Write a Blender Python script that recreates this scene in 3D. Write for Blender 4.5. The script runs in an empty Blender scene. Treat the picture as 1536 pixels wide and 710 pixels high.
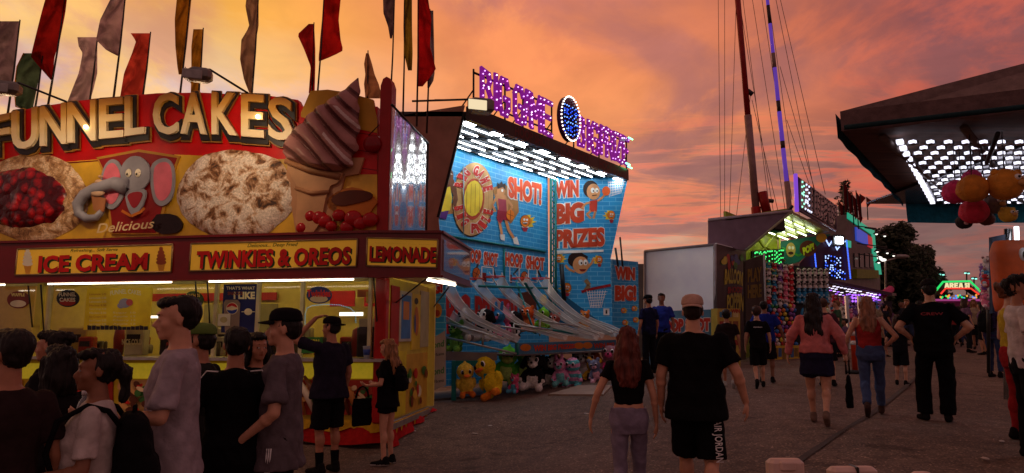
import bpy, math, random
import numpy as np
from mathutils import Vector, Matrix, noise, Euler
R = math.radians
random.seed(7)
SC = bpy.context.scene
# ------------------------------------------------------------------ camera
F0, CAM_H, TP = 1000.0, 1.5, .145
PITCH = math.atan(TP)
cd = bpy.data.cameras.new('camera'); cam = bpy.data.objects.new('camera', cd); SC.collection.objects.link(cam)
cam.location = (0, 0, CAM_H); cam.rotation_euler = (math.pi/2+PITCH, 0, 0)
cd.sensor_width = 36; cd.lens = 36*F0/1536; cd.clip_end = 5000; cd.clip_start = .05
SC.camera = cam
# ------------------------------------------------------------------ world: a burning sunset sky
W = bpy.data.worlds.new('World'); SC.world = W; W.use_nodes = True
nt = W.node_tree; nt.nodes.clear()
def N(t, tree=None, **k):
    n = (tree or nt).nodes.new(t)
    for a, b in k.items(): setattr(n, a, b)
    return n
def LK(a, b, tree=None): (tree or nt).links.new(a, b)
def setin(tree, sock, v):
    if hasattr(v, 'is_linked') or isinstance(v, bpy.types.NodeSocket): tree.links.new(v, sock)
    else: sock.default_value = v
def M_(op, a, b=0.0, c=None, tree=None):
    tr = tree or nt; n = tr.nodes.new('ShaderNodeMath'); n.operation = op
    setin(tr, n.inputs[0], a); setin(tr, n.inputs[1], b)
    if c is not None: setin(tr, n.inputs[2], c)
    return n.outputs[0]
def ramp(fac, stops, tree=None, interp='EASE'):
    tr = tree or nt; n = tr.nodes.new('ShaderNodeValToRGB'); n.color_ramp.interpolation = interp
    e = n.color_ramp.elements
    while len(e) < len(stops): e.new(.5)
    for i, (p_, c) in enumerate(stops): e[i].position = p_; e[i].color = (*c, 1) if len(c) == 3 else c
    tr.links.new(fac, n.inputs[0]); return n.outputs[0]
def mixc(f, a, b, tree=None, mode='MIX'):
    tr = tree or nt; n = tr.nodes.new('ShaderNodeMix'); n.data_type = 'RGBA'; n.blend_type = mode
    setin(tr, n.inputs[0], f); setin(tr, n.inputs[6], a if not isinstance(a, tuple) else (*a, 1)); setin(tr, n.inputs[7], b if not isinstance(b, tuple) else (*b, 1))
    return n.outputs[2]
def S(r, g, b):
    f = lambda c: (c/255/12.92) if c/255 <= .04045 else ((c/255+.055)/1.055)**2.4
    return (f(r), f(g), f(b))
def world():
    tc = N('ShaderNodeTexCoord'); sx = N('ShaderNodeSeparateXYZ'); LK(tc.outputs['Generated'], sx.inputs[0])
    x, y, z = sx.outputs
    az = M_('ARCTAN2', x, y)                         # 0 ahead, + right
    azn = M_('MULTIPLY_ADD', az, 1/1.6, .5)          # 0..1 over +-46 degrees
    elev = M_('ARCSINE', z)
    en = M_('DIVIDE', elev, .62)
    # three vertical ramps
    left = ramp(en, [(0, S(214,190,184)), (.30, S(206,190,196)), (.50, S(208,192,204)), (.60, S(242,198,140)), (.70, S(254,182,72)), (.86, S(246,156,66)), (1, S(232,128,60))])
    mid = ramp(en, [(0, S(176,150,140)), (.16, S(208,168,146)), (.3, S(226,156,116)), (.5, S(246,152,90)), (.72, S(236,136,88)), (.88, S(212,116,96)), (1, S(196,108,84))])
    right = ramp(en, [(0, S(118,92,92)), (.2, S(134,98,96)), (.34, S(182,106,88)), (.5, S(206,104,80)), (.66, S(168,86,78)), (.85, S(128,78,82)), (1, S(108,66,76))])
    f1 = N('ShaderNodeMapRange', interpolation_type='SMOOTHSTEP'); LK(azn, f1.inputs[0]); f1.inputs[1].default_value = .18; f1.inputs[2].default_value = .5
    f2 = N('ShaderNodeMapRange', interpolation_type='SMOOTHSTEP'); LK(azn, f2.inputs[0]); f2.inputs[1].default_value = .55; f2.inputs[2].default_value = .9
    base = mixc(f2.outputs[0], mixc(f1.outputs[0], left, mid), right)
    # cloud sheets, in the plane of the clouds
    zc = M_('MAXIMUM', M_('ADD', z, .10), .04)
    cx = M_('DIVIDE', x, zc); cy = M_('DIVIDE', y, zc)
    cb = N('ShaderNodeCombineXYZ'); LK(cx, cb.inputs[0]); LK(cy, cb.inputs[1])
    def fb(scale, det, sx_, sy_, off, rot=.5, dist=.6, rough=.55):
        mp = N('ShaderNodeMapping'); LK(cb.outputs[0], mp.inputs[0]); mp.inputs['Scale'].default_value = (sx_, sy_, 1); mp.inputs['Location'].default_value = off
        mp.inputs['Rotation'].default_value = (0, 0, rot)
        n = N('ShaderNodeTexNoise'); LK(mp.outputs[0], n.inputs[0]); n.inputs['Scale'].default_value = scale; n.inputs['Detail'].default_value = det
        n.inputs['Roughness'].default_value = rough; n.inputs['Distortion'].default_value = dist
        return n.outputs[0]
    big = fb(.85, 8, 1, 1.0, (3.1, 7.2, 0))
    wisp = fb(1.9, 9, 1.0, .7, (1.5, 2.2, 0), .9, .35, .62)
    fine = fb(3.2, 6, 1, .8, (0, 4, 0), .7, .5)
    mb = ramp(big, [(.44, (0,0,0)), (.58, (1,1,1))])
    purple = mixc(f2.outputs[0], mixc(f1.outputs[0], S(214,144,116), S(184,114,108)), S(116,74,82))
    c = mixc(M_('MULTIPLY', mb, .74), base, purple)
    mw = ramp(wisp, [(.47, (0,0,0)), (.60, (1,1,1))])
    bright = mixc(f2.outputs[0], mixc(f1.outputs[0], S(255,200,110), S(252,152,92)), S(206,96,74))
    lowf = N('ShaderNodeMapRange'); LK(en, lowf.inputs[0]); lowf.inputs[1].default_value = .05; lowf.inputs[2].default_value = .3
    c = mixc(M_('MULTIPLY', M_('MULTIPLY', mw, .7), lowf.outputs[0]), c, bright)
    # low dark streaks right of centre, lit from below
    st = fb(1.9, 8, .32, 1.15, (5.3, 1.7, 0), .22, .9, .62)
    band = N('ShaderNodeMapRange', interpolation_type='SMOOTHSTEP'); LK(en, band.inputs[0]); band.inputs[1].default_value = .60; band.inputs[2].default_value = .36
    band2 = N('ShaderNodeMapRange', interpolation_type='SMOOTHSTEP'); LK(en, band2.inputs[0]); band2.inputs[1].default_value = .12; band2.inputs[2].default_value = .24
    bandr = N('ShaderNodeMapRange', interpolation_type='SMOOTHSTEP'); LK(azn, bandr.inputs[0]); bandr.inputs[1].default_value = .52; bandr.inputs[2].default_value = .64
    bm = M_('MULTIPLY', M_('MULTIPLY', band.outputs[0], band2.outputs[0]), bandr.outputs[0])
    ms = ramp(st, [(.46, (0,0,0)), (.54, (1,1,1))])
    c = mixc(M_('MULTIPLY', M_('MULTIPLY', ms, bm), .62), c, mixc(f2.outputs[0], S(150,100,98), S(104,72,76)))
    me = ramp(st, [(.40, (0,0,0)), (.455, (1,1,1)), (.50, (0,0,0))])
    c = mixc(M_('MULTIPLY', M_('MULTIPLY', me, bm), .75), c, mixc(f2.outputs[0], S(236,128,100), S(205,88,70)))
    # fine modulation
    c = mixc(.32, c, mixc(1.0, c, ramp(fine, [(.3, (.62,.58,.62)), (.7, (1.25,1.2,1.12))]), mode='MULTIPLY'))
    # high overhead and behind: dim mauve dusk
    ov = N('ShaderNodeMapRange', interpolation_type='SMOOTHSTEP'); LK(elev, ov.inputs[0]); ov.inputs[1].default_value = .62; ov.inputs[2].default_value = 1.05
    c = mixc(ov.outputs[0], c, (.15, .098, .108))
    bh = N('ShaderNodeMapRange', interpolation_type='SMOOTHSTEP'); LK(y, bh.inputs[0]); bh.inputs[1].default_value = .35; bh.inputs[2].default_value = -.2
    c = mixc(bh.outputs[0], c, (.255, .125, .115))
    dn = N('ShaderNodeMapRange'); LK(z, dn.inputs[0]); dn.inputs[1].default_value = 0.0; dn.inputs[2].default_value = -.05
    c = mixc(dn.outputs[0], c, (.02, .012, .012))
    bg = N('ShaderNodeBackground'); LK(c, bg.inputs[0]); bg.inputs[1].default_value = 1.0
    sky = N('ShaderNodeTexSky', sky_type='NISHITA'); sky.sun_disc = False; sky.sun_elevation = R(1.5); sky.sun_rotation = R(-28)
    bg2 = N('ShaderNodeBackground'); LK(sky.outputs[0], bg2.inputs[0]); bg2.inputs[1].default_value = .015
    ad = N('ShaderNodeAddShader'); LK(bg.outputs[0], ad.inputs[0]); LK(bg2.outputs[0], ad.inputs[1])
    out = N('ShaderNodeOutputWorld'); LK(ad.outputs[0], out.inputs[0])
world()
sl = bpy.data.lights.new('sun', 'SUN'); sl.energy = .9; sl.angle = R(12); sl.color = (1, .48, .28)
so = bpy.data.objects.new('sun', sl); SC.collection.objects.link(so)
sd = Vector((math.sin(R(-28))*math.cos(R(4)), math.cos(R(-28))*math.cos(R(4)), math.sin(R(4))))
so.rotation_euler = sd.to_track_quat('Z', 'Y').to_euler()
SC.view_settings.view_transform = 'Standard'; SC.view_settings.look = 'None'; SC.view_settings.exposure = 0; SC.view_settings.gamma = 1
SC.cycles.use_denoising = True
SC.cycles.max_bounces = 6; SC.cycles.transparent_max_bounces = 12
SC.cycles.sample_clamp_indirect = 4
# ------------------------------------------------------------------ survey helpers
def ray(px, py):
    x = (px-768)/F0; y = -(py-355)/F0
    return Vector((x, math.cos(PITCH)-y*math.sin(PITCH), math.sin(PITCH)+y*math.cos(PITCH)))
def P(px, py, Y):
    d = ray(px, py); return Vector((0, 0, CAM_H))+d*(Y/d.y)
class Plane:                       # a standing plane through two plan points; normal towards the camera side
    def __init__(s, a, b, shift=0.0):
        s.u = Vector((b[0]-a[0], b[1]-a[1], 0)).normalized(); s.n = Vector((s.u.y, -s.u.x, 0))
        s.o = Vector((a[0], a[1], 0))+s.n*shift
        s.a = Vector((a[0], a[1], 0))+s.n*shift; s.b = Vector((b[0], b[1], 0))+s.n*shift
    def at(s, px, py, off=0.0):
        d = ray(px, py); c = Vector((0, 0, CAM_H)); k = (s.o-c).dot(s.n)/d.dot(s.n)
        return c+d*k+s.n*off
    def uz(s, u, z, off=0.0): return s.a+s.u*u+Vector((0, 0, z))+s.n*off
def interp(pts, v):
    if v <= pts[0][0]: return pts[0][1]
    for (a, b), (c, d) in zip(pts, pts[1:]):
        if v <= c:
            k = (v-a)/(c-a); k = k*k*(3-2*k)*.4+k*.6; return b+(d-b)*k
    return pts[-1][1]
RP = [(3.5,-.12),(6.8,.33),(8.5,.40),(12,.52),(15,.66),(27,1.0),(80,1.2)]
LP = [(3.5,-.12),(9.2,-.12),(12.5,.22),(18,.3),(27,.8),(80,1.2)]
def g(X, Y):
    w = min(1, max(0, (X+1)/5)); w = w*w*(3-2*w)
    return interp(LP, Y)*(1-w)+interp(RP, Y)*w
# ------------------------------------------------------------------ materials
MATS = {}
def mat(name, col=(.5,.5,.5), rough=.6, metal=0.0, emit=None, es=0.0, var=.12, vs=8.0, bump=0.0, bs=40.0, spec=.5, trans=0.0, stretch=(1,1,1), coat=0.0):
    if name in MATS: return MATS[name]
    m = bpy.data.materials.new(name); m.use_nodes = True; t = m.node_tree
    b = t.nodes['Principled BSDF']; b.inputs['Roughness'].default_value = rough; b.inputs['Metallic'].default_value = metal
    b.inputs['Specular IOR Level'].default_value = spec; b.inputs['Coat Weight'].default_value = coat
    tc = t.nodes.new('ShaderNodeTexCoord'); mp = t.nodes.new('ShaderNodeMapping'); mp.inputs['Scale'].default_value = stretch
    t.links.new(tc.outputs['Object'], mp.inputs[0])
    n = t.nodes.new('ShaderNodeTexNoise'); n.inputs['Scale'].default_value = vs; n.inputs['Detail'].default_value = 5; t.links.new(mp.outputs[0], n.inputs[0])
    lo = tuple(max(0, c*(1-var*2)) for c in col); hi = tuple(min(1, c*(1+var*2)) for c in col)
    c = ramp(n.outputs[0], [(.3, lo), (.7, hi)], t, 'LINEAR'); t.links.new(c, b.inputs['Base Color'])
    if emit: b.inputs['Emission Color'].default_value = (*emit, 1); b.inputs['Emission Strength'].default_value = es
    if trans: b.inputs['Transmission Weight'].default_value = trans
    if bump:
        n2 = t.nodes.new('ShaderNodeTexNoise'); n2.inputs['Scale'].default_value = bs; n2.inputs['Detail'].default_value = 4; t.links.new(mp.outputs[0], n2.inputs[0])
        bp = t.nodes.new('ShaderNodeBump'); bp.inputs['Strength'].default_value = bump; bp.inputs['Distance'].default_value = .02
        t.links.new(n2.outputs[0], bp.inputs['Height']); t.links.new(bp.outputs[0], b.inputs['Normal'])
    MATS[name] = m; return m
def emat(name, col, s):
    return mat(name, (.02,.02,.02), .4, emit=col, es=s)
def paint(r, g_, b, rough=.5, **k):
    c = S(r, g_, b); k.setdefault('spec', .28); return mat('paint_%d_%d_%d' % (r, g_, b), c, rough, var=.09, vs=3.5, **k)
def cloth(r, g_, b, tag=''):
    return mat('cloth_%d_%d_%d%s' % (r, g_, b, tag), S(r, g_, b), .9, var=.10, vs=14, bump=.6, bs=18, spec=.1)
def ground_mat():
    m = bpy.data.materials.new('gravel_asphalt'); m.use_nodes = True; t = m.node_tree; b = t.nodes['Principled BSDF']
    tc = t.nodes.new('ShaderNodeTexCoord')
    def nz(s, d, r=.6):
        n = t.nodes.new('ShaderNodeTexNoise'); n.inputs['Scale'].default_value = s; n.inputs['Detail'].default_value = d; n.inputs['Roughness'].default_value = r
        t.links.new(tc.outputs['Object'], n.inputs[0]); return n.outputs[0]
    big = ramp(nz(.35, 5), [(.3, (.108,.071,.054)), (.7, (.185,.124,.096))], t)
    mid = ramp(nz(5, 6), [(.3, (.78,.78,.78)), (.7, (1.16,1.16,1.16))], t)
    v = t.nodes.new('ShaderNodeTexVoronoi'); v.inputs['Scale'].default_value = 60; t.links.new(tc.outputs['Object'], v.inputs[0])
    st = ramp(v.outputs['Color'], [(.1, (.68,.66,.65)), (.75, (1.15,1.12,1.1)), (.97, (3.0,2.9,2.7))], t, 'LINEAR')
    spots = ramp(nz(1.3, 7, .7), [(.34, (.50,.48,.47)), (.44, (1,1,1)), (.66, (1,1,1)), (.74, (1.3,1.28,1.25))], t)
    big = mixc(1.0, big, spots, t, 'MULTIPLY')
    c = mixc(1.0, mixc(1.0, big, mid, t, 'MULTIPLY'), st, t, 'MULTIPLY'); t.links.new(c, b.inputs['Base Color'])
    b.inputs['Roughness'].default_value = .85; b.inputs['Specular IOR Level'].default_value = .3
    bp = t.nodes.new('ShaderNodeBump'); bp.inputs['Strength'].default_value = .4; bp.inputs['Distance'].default_value = .012
    t.links.new(v.outputs['Distance'], bp.inputs['Height'])
    bp2 = t.nodes.new('ShaderNodeBump'); bp2.inputs['Strength'].default_value = .22; bp2.inputs['Distance'].default_value = .05
    t.links.new(nz(4, 6), bp2.inputs['Height']); t.links.new(bp.outputs[0], bp2.inputs['Normal']); t.links.new(bp2.outputs[0], b.inputs['Normal'])
    return m
def brick_mat(name, c1, c2, line, sc=1.0, rough=.45):
    m = bpy.data.materials.new(name); m.use_nodes = True; t = m.node_tree; b = t.nodes['Principled BSDF']
    tc = t.nodes.new('ShaderNodeTexCoord'); sp = t.nodes.new('ShaderNodeSeparateXYZ'); t.links.new(tc.outputs['Object'], sp.inputs[0])
    ad = M_('ADD', sp.outputs[0], M_('MULTIPLY', sp.outputs[1], .8, tree=t), tree=t)
    cb = t.nodes.new('ShaderNodeCombineXYZ'); t.links.new(ad, cb.inputs[0]); t.links.new(sp.outputs[2], cb.inputs[1])
    br = t.nodes.new('ShaderNodeTexBrick'); t.links.new(cb.outputs[0], br.inputs[0])
    for k, v in (('Color1', c1), ('Color2', c2), ('Mortar', line)): br.inputs[k].default_value = (*v, 1)
    br.inputs['Scale'].default_value = sc; br.inputs['Mortar Size'].default_value = .007; br.inputs['Brick Width'].default_value = .36; br.inputs['Row Height'].default_value = .12
    t.links.new(br.outputs[0], b.inputs['Base Color']); b.inputs['Roughness'].default_value = rough
    return m
def tmat(name, col, alpha, rough=.8, wave=None):
    """see-through net or vinyl"""
    m = bpy.data.materials.new(name); m.use_nodes = True; t = m.node_tree; b = t.nodes['Principled BSDF']
    b.inputs['Base Color'].default_value = (*col, 1); b.inputs['Roughness'].default_value = rough
    if wave:
        tc = t.nodes.new('ShaderNodeTexCoord'); v = t.nodes.new('ShaderNodeTexVoronoi'); v.feature = 'DISTANCE_TO_EDGE'; v.inputs['Scale'].default_value = wave
        t.links.new(tc.outputs['Object'], v.inputs[0]); a = ramp(v.outputs[0], [(.06, (1,1,1)), (.12, (alpha,)*3)], t); t.links.new(a, b.inputs['Alpha'])
    else: b.inputs['Alpha'].default_value = alpha
    return m
# ------------------------------------------------------------------ mesh builder
COL = SC.collection
TMP = bpy.data.scenes.new('tmp_eval'); TVL = TMP.view_layers[0]
def get_dg():
    with bpy.context.temp_override(scene=TMP, view_layer=TVL):
        TVL.update(); return bpy.context.evaluated_depsgraph_get()
def tag(o, label=None, cat=None, group=None, kind=None):
    if label: o['label'] = label
    if cat: o['category'] = cat
    if group: o['group'] = group
    if kind: o['kind'] = kind
    return o
def thing(name, loc, label, cat, group=None, rz=0.0):
    o = bpy.data.objects.new(name, None); COL.objects.link(o); o.location = loc; o.rotation_euler = (0, 0, rz); o.empty_display_size = .2
    return tag(o, label, cat, group)
class MB:
    def __init__(s): s.v = []; s.f = []; s.m = []; s.mats = []; s.sm = []
    def mi(s, m):
        if m not in s.mats: s.mats.append(m)
        return s.mats.index(m)
    def add(s, vs, fs, m, smooth=False):
        o = len(s.v); s.v += [tuple(v) for v in vs]; k = s.mi(m)
        for f in fs: s.f.append([i+o for i in f]); s.m.append(k); s.sm.append(smooth)
        return s
    def box(s, c, size, m, rz=0.0, bev=0.0):
        c = Vector(c); hx, hy, hz = [a/2 for a in size]; rot = Matrix.Rotation(rz, 3, 'Z')
        if bev <= 0:
            vs = [c+rot@Vector((x*hx, y*hy, z*hz)) for z in (-1, 1) for y in (-1, 1) for x in (-1, 1)]
            return s.add(vs, [(0,2,3,1),(4,5,7,6),(0,1,5,4),(2,6,7,3),(0,4,6,2),(1,3,7,5)], m)
        b = min(bev, hx*.9, hy*.9, hz*.9); vs = []; 
        ring = [(-hx+b,-hy),(hx-b,-hy),(hx,-hy+b),(hx,hy-b),(hx-b,hy),(-hx+b,hy),(-hx,hy-b),(-hx,-hy+b)]
        for z, k in ((-hz, b), (-hz+b, 0), (hz-b, 0), (hz, b)):
            for x, y in ring: vs.append(c+rot@Vector((x*(hx-k)/hx, y*(hy-k)/hy, z)))
        fs = [tuple(range(7, -1, -1)), tuple(range(24, 32))]
        for r_ in range(3):
            for i in range(8): fs.append((r_*8+i, r_*8+(i+1)%8, r_*8+8+(i+1)%8, r_*8+8+i))
        return s.add(vs, fs, m)
    def hexa(s, bot, top, m):      # 4 bottom + 4 top corners
        return s.add(list(bot)+list(top), [(3,2,1,0),(4,5,6,7),(0,1,5,4),(1,2,6,5),(2,3,7,6),(3,0,4,7)], m)
    def slab(s, poly, n, th, m):   # polygon (3D, planar) thickened backwards along -n
        k = len(poly); n = Vector(n); vs = [Vector(p) for p in poly]+[Vector(p)-n*th for p in poly]
        fs = [tuple(range(k)), tuple(range(2*k-1, k-1, -1))]+[(i, k+i, k+(i+1)%k, (i+1)%k) for i in range(k)]
        return s.add(vs, fs, m)
    def tube(s, pts, r, m, seg=8, cap=True, smooth=True):
        pts = [Vector(p) for p in pts]; rs = r if isinstance(r, (list, tuple)) else [r]*len(pts); vs = []; fs = []
        prev = None
        for i, p in enumerate(pts):
            d = (pts[min(i+1, len(pts)-1)]-pts[max(i-1, 0)]).normalized()
            if prev is None: a = d.orthogonal().normalized()
            else: a = (prev-d*prev.dot(d)).normalized()
            prev = a; b = d.cross(a)
            for k in range(seg):
                t = 2*math.pi*k/seg; vs.append(p+(a*math.cos(t)+b*math.sin(t))*rs[i])
        for i in range(len(pts)-1):
            for k in range(seg): fs.append((i*seg+k, i*seg+(k+1)%seg, (i+1)*seg+(k+1)%seg, (i+1)*seg+k))
        if cap: fs += [tuple(range(seg-1, -1, -1)), tuple(range((len(pts)-1)*seg, len(pts)*seg))]
        return s.add(vs, fs, m, smooth)
    def ell(s, c, r, m, u=12, v=8, rot=None):
        c = Vector(c); r = (r, r, r) if not hasattr(r, '__len__') else r; vs = []; fs = []
        for j in range(v+1):
            ph = math.pi*j/v
            for i in range(u):
                th = 2*math.pi*i/u; p = Vector((r[0]*math.sin(ph)*math.cos(th), r[1]*math.sin(ph)*math.sin(th), r[2]*math.cos(ph)))
                if rot is not None: p = rot@p
                vs.append(c+p)
        for j in range(v):
            for i in range(u): fs.append((j*u+i, (j+1)*u+i, (j+1)*u+(i+1)%u, j*u+(i+1)%u))
        return s.add(vs, fs, m, True)
    def lathe(s, c, prof, m, seg=16):
        c = Vector(c); vs = []; fs = []
        for r_, z in prof:
            for k in range(seg): t = 2*math.pi*k/seg; vs.append(c+Vector((r_*math.cos(t), r_*math.sin(t), z)))
        for i in range(len(prof)-1):
            for k in range(seg): fs.append((i*seg+k, i*seg+(k+1)%seg, (i+1)*seg+(k+1)%seg, (i+1)*seg+k))
        fs += [tuple(range(seg-1, -1, -1)), tuple(range((len(prof)-1)*seg, len(prof)*seg))]
        return s.add(vs, fs, m, True)
    def build(s, name, parent=None, local=False, label=None):
        me = bpy.data.meshes.new(name); L = Vector((0, 0, 0))
        if parent is not None and not local:
            q = parent
            while q is not None: L += q.location; q = q.parent
        me.from_pydata([(v[0]-L[0], v[1]-L[1], v[2]-L[2]) for v in s.v], [], s.f)
        for m in s.mats: me.materials.append(m)
        me.polygons.foreach_set('material_index', s.m); me.polygons.foreach_set('use_smooth', s.sm); me.update()
        o = bpy.data.objects.new(name, me); COL.objects.link(o)
        if parent is not None: o.parent = parent
        if label: o['label'] = label
        return o
def struct(name, mb): o = mb.build(name); o['kind'] = 'structure'; return o
# ------------------------------------------------------------------ lettering
TXT = {}
def text_geo(body, bold=.02, ext=0.0, space=1.0, shear=0.0):
    key = (body, bold, ext, space, shear)
    if key in TXT: return TXT[key]
    c = bpy.data.curves.new('t', 'FONT'); c.body = body; c.size = 1; c.offset = bold; c.space_character = space; c.shear = shear; c.extrude = .5 if ext else 0; c.resolution_u = 3
    o = bpy.data.objects.new('t', c); TMP.collection.objects.link(o); dg = get_dg()
    me = o.evaluated_get(dg).to_mesh(); vs = [v.co.copy() for v in me.vertices]; fs = [tuple(p.vertices) for p in me.polygons]
    o.evaluated_get(dg).to_mesh_clear(); bpy.data.objects.remove(o); bpy.data.curves.remove(c)
    xs = [v.x for v in vs]; ys = [v.y for v in vs]; x0, x1, y0, y1 = min(xs), max(xs), min(ys), max(ys)
    out = ([((v.x-x0)/(x1-x0), (v.y-y0)/(y1-y0), v.z+.5) for v in vs], fs); TXT[key] = out; return out
def text_on(mb, pl, body, quad, m, off=.006, bold=.02, depth=0.0, space=1.0, shear=0.0, curve=0.0):
    """quad: picture corners TL, TR, BR, BL on the plane, or (x0, y0, x1, y1)"""
    if not hasattr(quad[0], '__len__'): x0, y0, x1, y1 = quad; quad = [(x0,y0),(x1,y0),(x1,y1),(x0,y1)]
    A, B, C, D = [pl.at(*q) for q in quad]
    vs, fs = text_geo(body, bold, depth, space, shear)
    out = []
    for x, y, z in vs:
        p_ = (A*(1-x)+B*x)*y+(D*(1-x)+C*x)*(1-y)
        if curve: p_ = p_+Vector((0, 0, curve*(1-(2*x-1)**2)))
        out.append(p_+pl.n*(off+(depth*z if depth else 0)))
    mb.add(out, fs, m)
def poly_on(mb, pl, pts, m, off=.004): mb.add([pl.at(x, y, off) for x, y in pts], [tuple(range(len(pts)))], m)
def rect_on(mb, pl, x0, y0, x1, y1, m, off=.004): poly_on(mb, pl, [(x0,y0),(x1,y0),(x1,y1),(x0,y1)], m, off)
def oval_on(mb, pl, cx, cy, rx, ry, m, off=.004, n=24, a0=0, a1=360, rot=0):
    pts = []
    for i in range(n):
        t = R(a0+(a1-a0)*i/(n if a1-a0 == 360 else n-1)); x, y = rx*math.cos(t), ry*math.sin(t); c, s_ = math.cos(R(rot)), math.sin(R(rot))
        pts.append((cx+x*c-y*s_, cy+x*s_+y*c))
    poly_on(mb, pl, pts, m, off)
def soften(pts, n=2):
    for _ in range(n):
        o = []
        for i, (x, y) in enumerate(pts): x2, y2 = pts[(i+1)%len(pts)]; o += [(x*.75+x2*.25, y*.75+y2*.25), (x*.25+x2*.75, y*.25+y2*.75)]
        pts = o
    return pts
def line_on(mb, pl, pts, w, m, off=.006):
    """a painted stroke w picture-pixels wide"""
    for (x0, y0), (x1, y1) in zip(pts, pts[1:]):
        d = math.hypot(x1-x0, y1-y0) or 1; nx, ny = -(y1-y0)/d*w/2, (x1-x0)/d*w/2
        poly_on(mb, pl, [(x0+nx,y0+ny),(x1+nx,y1+ny),(x1-nx,y1-ny),(x0-nx,y0-ny)], m, off)
def blob_pts(cx, cy, rx, ry, n=18, j=.12, seed=0):
    rn = random.Random(seed); return [(cx+rx*math.cos(2*math.pi*i/n)*(1+rn.uniform(-j, j)), cy+ry*math.sin(2*math.pi*i/n)*(1+rn.uniform(-j, j))) for i in range(n)]
# stroke alphabet for bulb lettering (unit box, y up)
STROKE = {'B': [[(.15,0),(.15,1),(.7,.95),(.8,.75),(.65,.55),(.2,.52)],[(.65,.5),(.88,.28),(.7,.05),(.15,0)]], 'I': [[(.5,0),(.5,1)]],
 'G': [[(.85,.8),(.7,1),(.35,1),(.15,.8),(.15,.2),(.35,0),(.7,0),(.85,.2),(.85,.45),(.55,.45)]], 'A': [[(.1,0),(.35,1),(.65,1),(.9,0)],[(.22,.35),(.78,.35)]],
 'M': [[(.1,0),(.12,1),(.5,.35),(.88,1),(.9,0)]], 'E': [[(.85,1),(.15,1),(.15,0),(.85,0)],[(.15,.52),(.7,.52)]], 'P': [[(.15,0),(.15,1),(.75,.97),(.85,.75),(.7,.5),(.15,.48)]],
 'R': [[(.15,0),(.15,1),(.75,.97),(.85,.75),(.7,.5),(.15,.48)],[(.5,.48),(.88,0)]], 'Z': [[(.12,1),(.88,1),(.12,0),(.88,0)]], 'L': [[(.15,1),(.15,0),(.85,0)]],
 'O': [[(.3,0),(.12,.2),(.12,.8),(.3,1),(.7,1),(.88,.8),(.88,.2),(.7,0),(.3,0)]], 'N': [[(.12,0),(.12,1),(.88,0),(.88,1)]], 'T': [[(.05,1),(.95,1)],[(.5,1),(.5,0)]],
 'U': [[(.12,1),(.12,.2),(.3,0),(.7,0),(.88,.2),(.88,1)]], 'S': [[(.85,.85),(.65,1),(.3,1),(.12,.8),(.2,.58),(.8,.42),(.88,.2),(.7,0),(.3,0),(.12,.15)]],
 'F': [[(.85,1),(.15,1),(.15,0)],[(.15,.52),(.7,.52)]], '5': [[(.85,1),(.2,1),(.18,.55),(.7,.58),(.88,.3),(.7,0),(.15,.05)]], '1': [[(.3,.8),(.5,1),(.5,0)]],
 'D': [[(.15,0),(.15,1),(.6,.95),(.88,.7),(.88,.3),(.6,.05),(.15,0)]], 'Y': [[(.1,1),(.5,.5),(.9,1)],[(.5,.5),(.5,0)]], 'C': [[(.85,.8),(.7,1),(.35,1),(.15,.8),(.15,.2),(.35,0),(.7,0),(.85,.2)]]}
def stroke_letter(pl, ch, quad, width, body, bulb, parent, step=.16, depth=.08, br=.022, name='sign_letter', off=.02):
    A, B, C, D = [pl.at(*q) for q in quad]
    def at(x, y, o=0.0): return (A*(1-x)+B*x)*y+(D*(1-x)+C*x)*(1-y)+pl.n*o
    mb = MB(); bb = MB()
    for si, st in enumerate(STROKE[ch]):
        pts = [at(*q) for q in st]
        for k, (a, b) in enumerate(zip(pts, pts[1:])):
            d = (b-a).normalized(); w = d.cross(pl.n)*width/2; e = d*width*.42; o1, o2 = pl.n*(off+k*.0015+si*.004), pl.n*(off+depth+k*.0015+si*.004)
            q0 = [a-e-w, b+e-w, b+e+w, a-e+w]
            mb.hexa([p_+o1 for p_ in q0], [p_+o2 for p_ in q0], body)
        L = 0; tot = sum((b-a).length for a, b in zip(pts, pts[1:])); n = max(2, int(tot/step)+1)
        for i in range(n):
            t = tot*i/(n-1); acc = 0
            for a, b in zip(pts, pts[1:]):
                l = (b-a).length
                if acc+l >= t-1e-6: q = a+(b-a)*((t-acc)/max(l, 1e-6)); break
                acc += l
            bb.ell(q+pl.n*(off+depth+.012), br, bulb(i) if callable(bulb) else bulb, 6, 4)
    o = mb.build(name, parent); bb.build('bulb_lettering', o, label=None)
    return o
# ------------------------------------------------------------------ union of primitives -> one continuous skin
def p_ell(c, r, rot=None):
    mb = MB(); mb.ell(c, r, None, 14, 10, rot); return mb.v, mb.f
def p_cone(a, b, ra, rb, ends=True, seg=12):
    mb = MB(); mb.tube([a, b], [ra, rb], None, seg)
    if ends: mb.ell(a, ra, None, 12, 8); mb.ell(b, rb, None, 12, 8)
    return mb.v, mb.f
def p_loft(rings, seg=18):         # rings: (cx, cy, z, rx, ry)
    vs = []; fs = []
    for cx, cy, z, rx, ry in rings:
        for k in range(seg):
            t = 2*math.pi*k/seg; vs.append((cx+rx*math.copysign(abs(math.cos(t))**.85, math.cos(t)), cy+ry*math.copysign(abs(math.sin(t))**.85, math.sin(t)), z))
    for i in range(len(rings)-1):
        for k in range(seg): fs.append((i*seg+k, i*seg+(k+1)%seg, (i+1)*seg+(k+1)%seg, (i+1)*seg+k))
    fs += [tuple(range(seg-1, -1, -1)), tuple(range((len(rings)-1)*seg, len(rings)*seg))]
    if rings[0][2] > rings[-1][2]: fs = [f[::-1] for f in fs]
    return vs, fs
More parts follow.
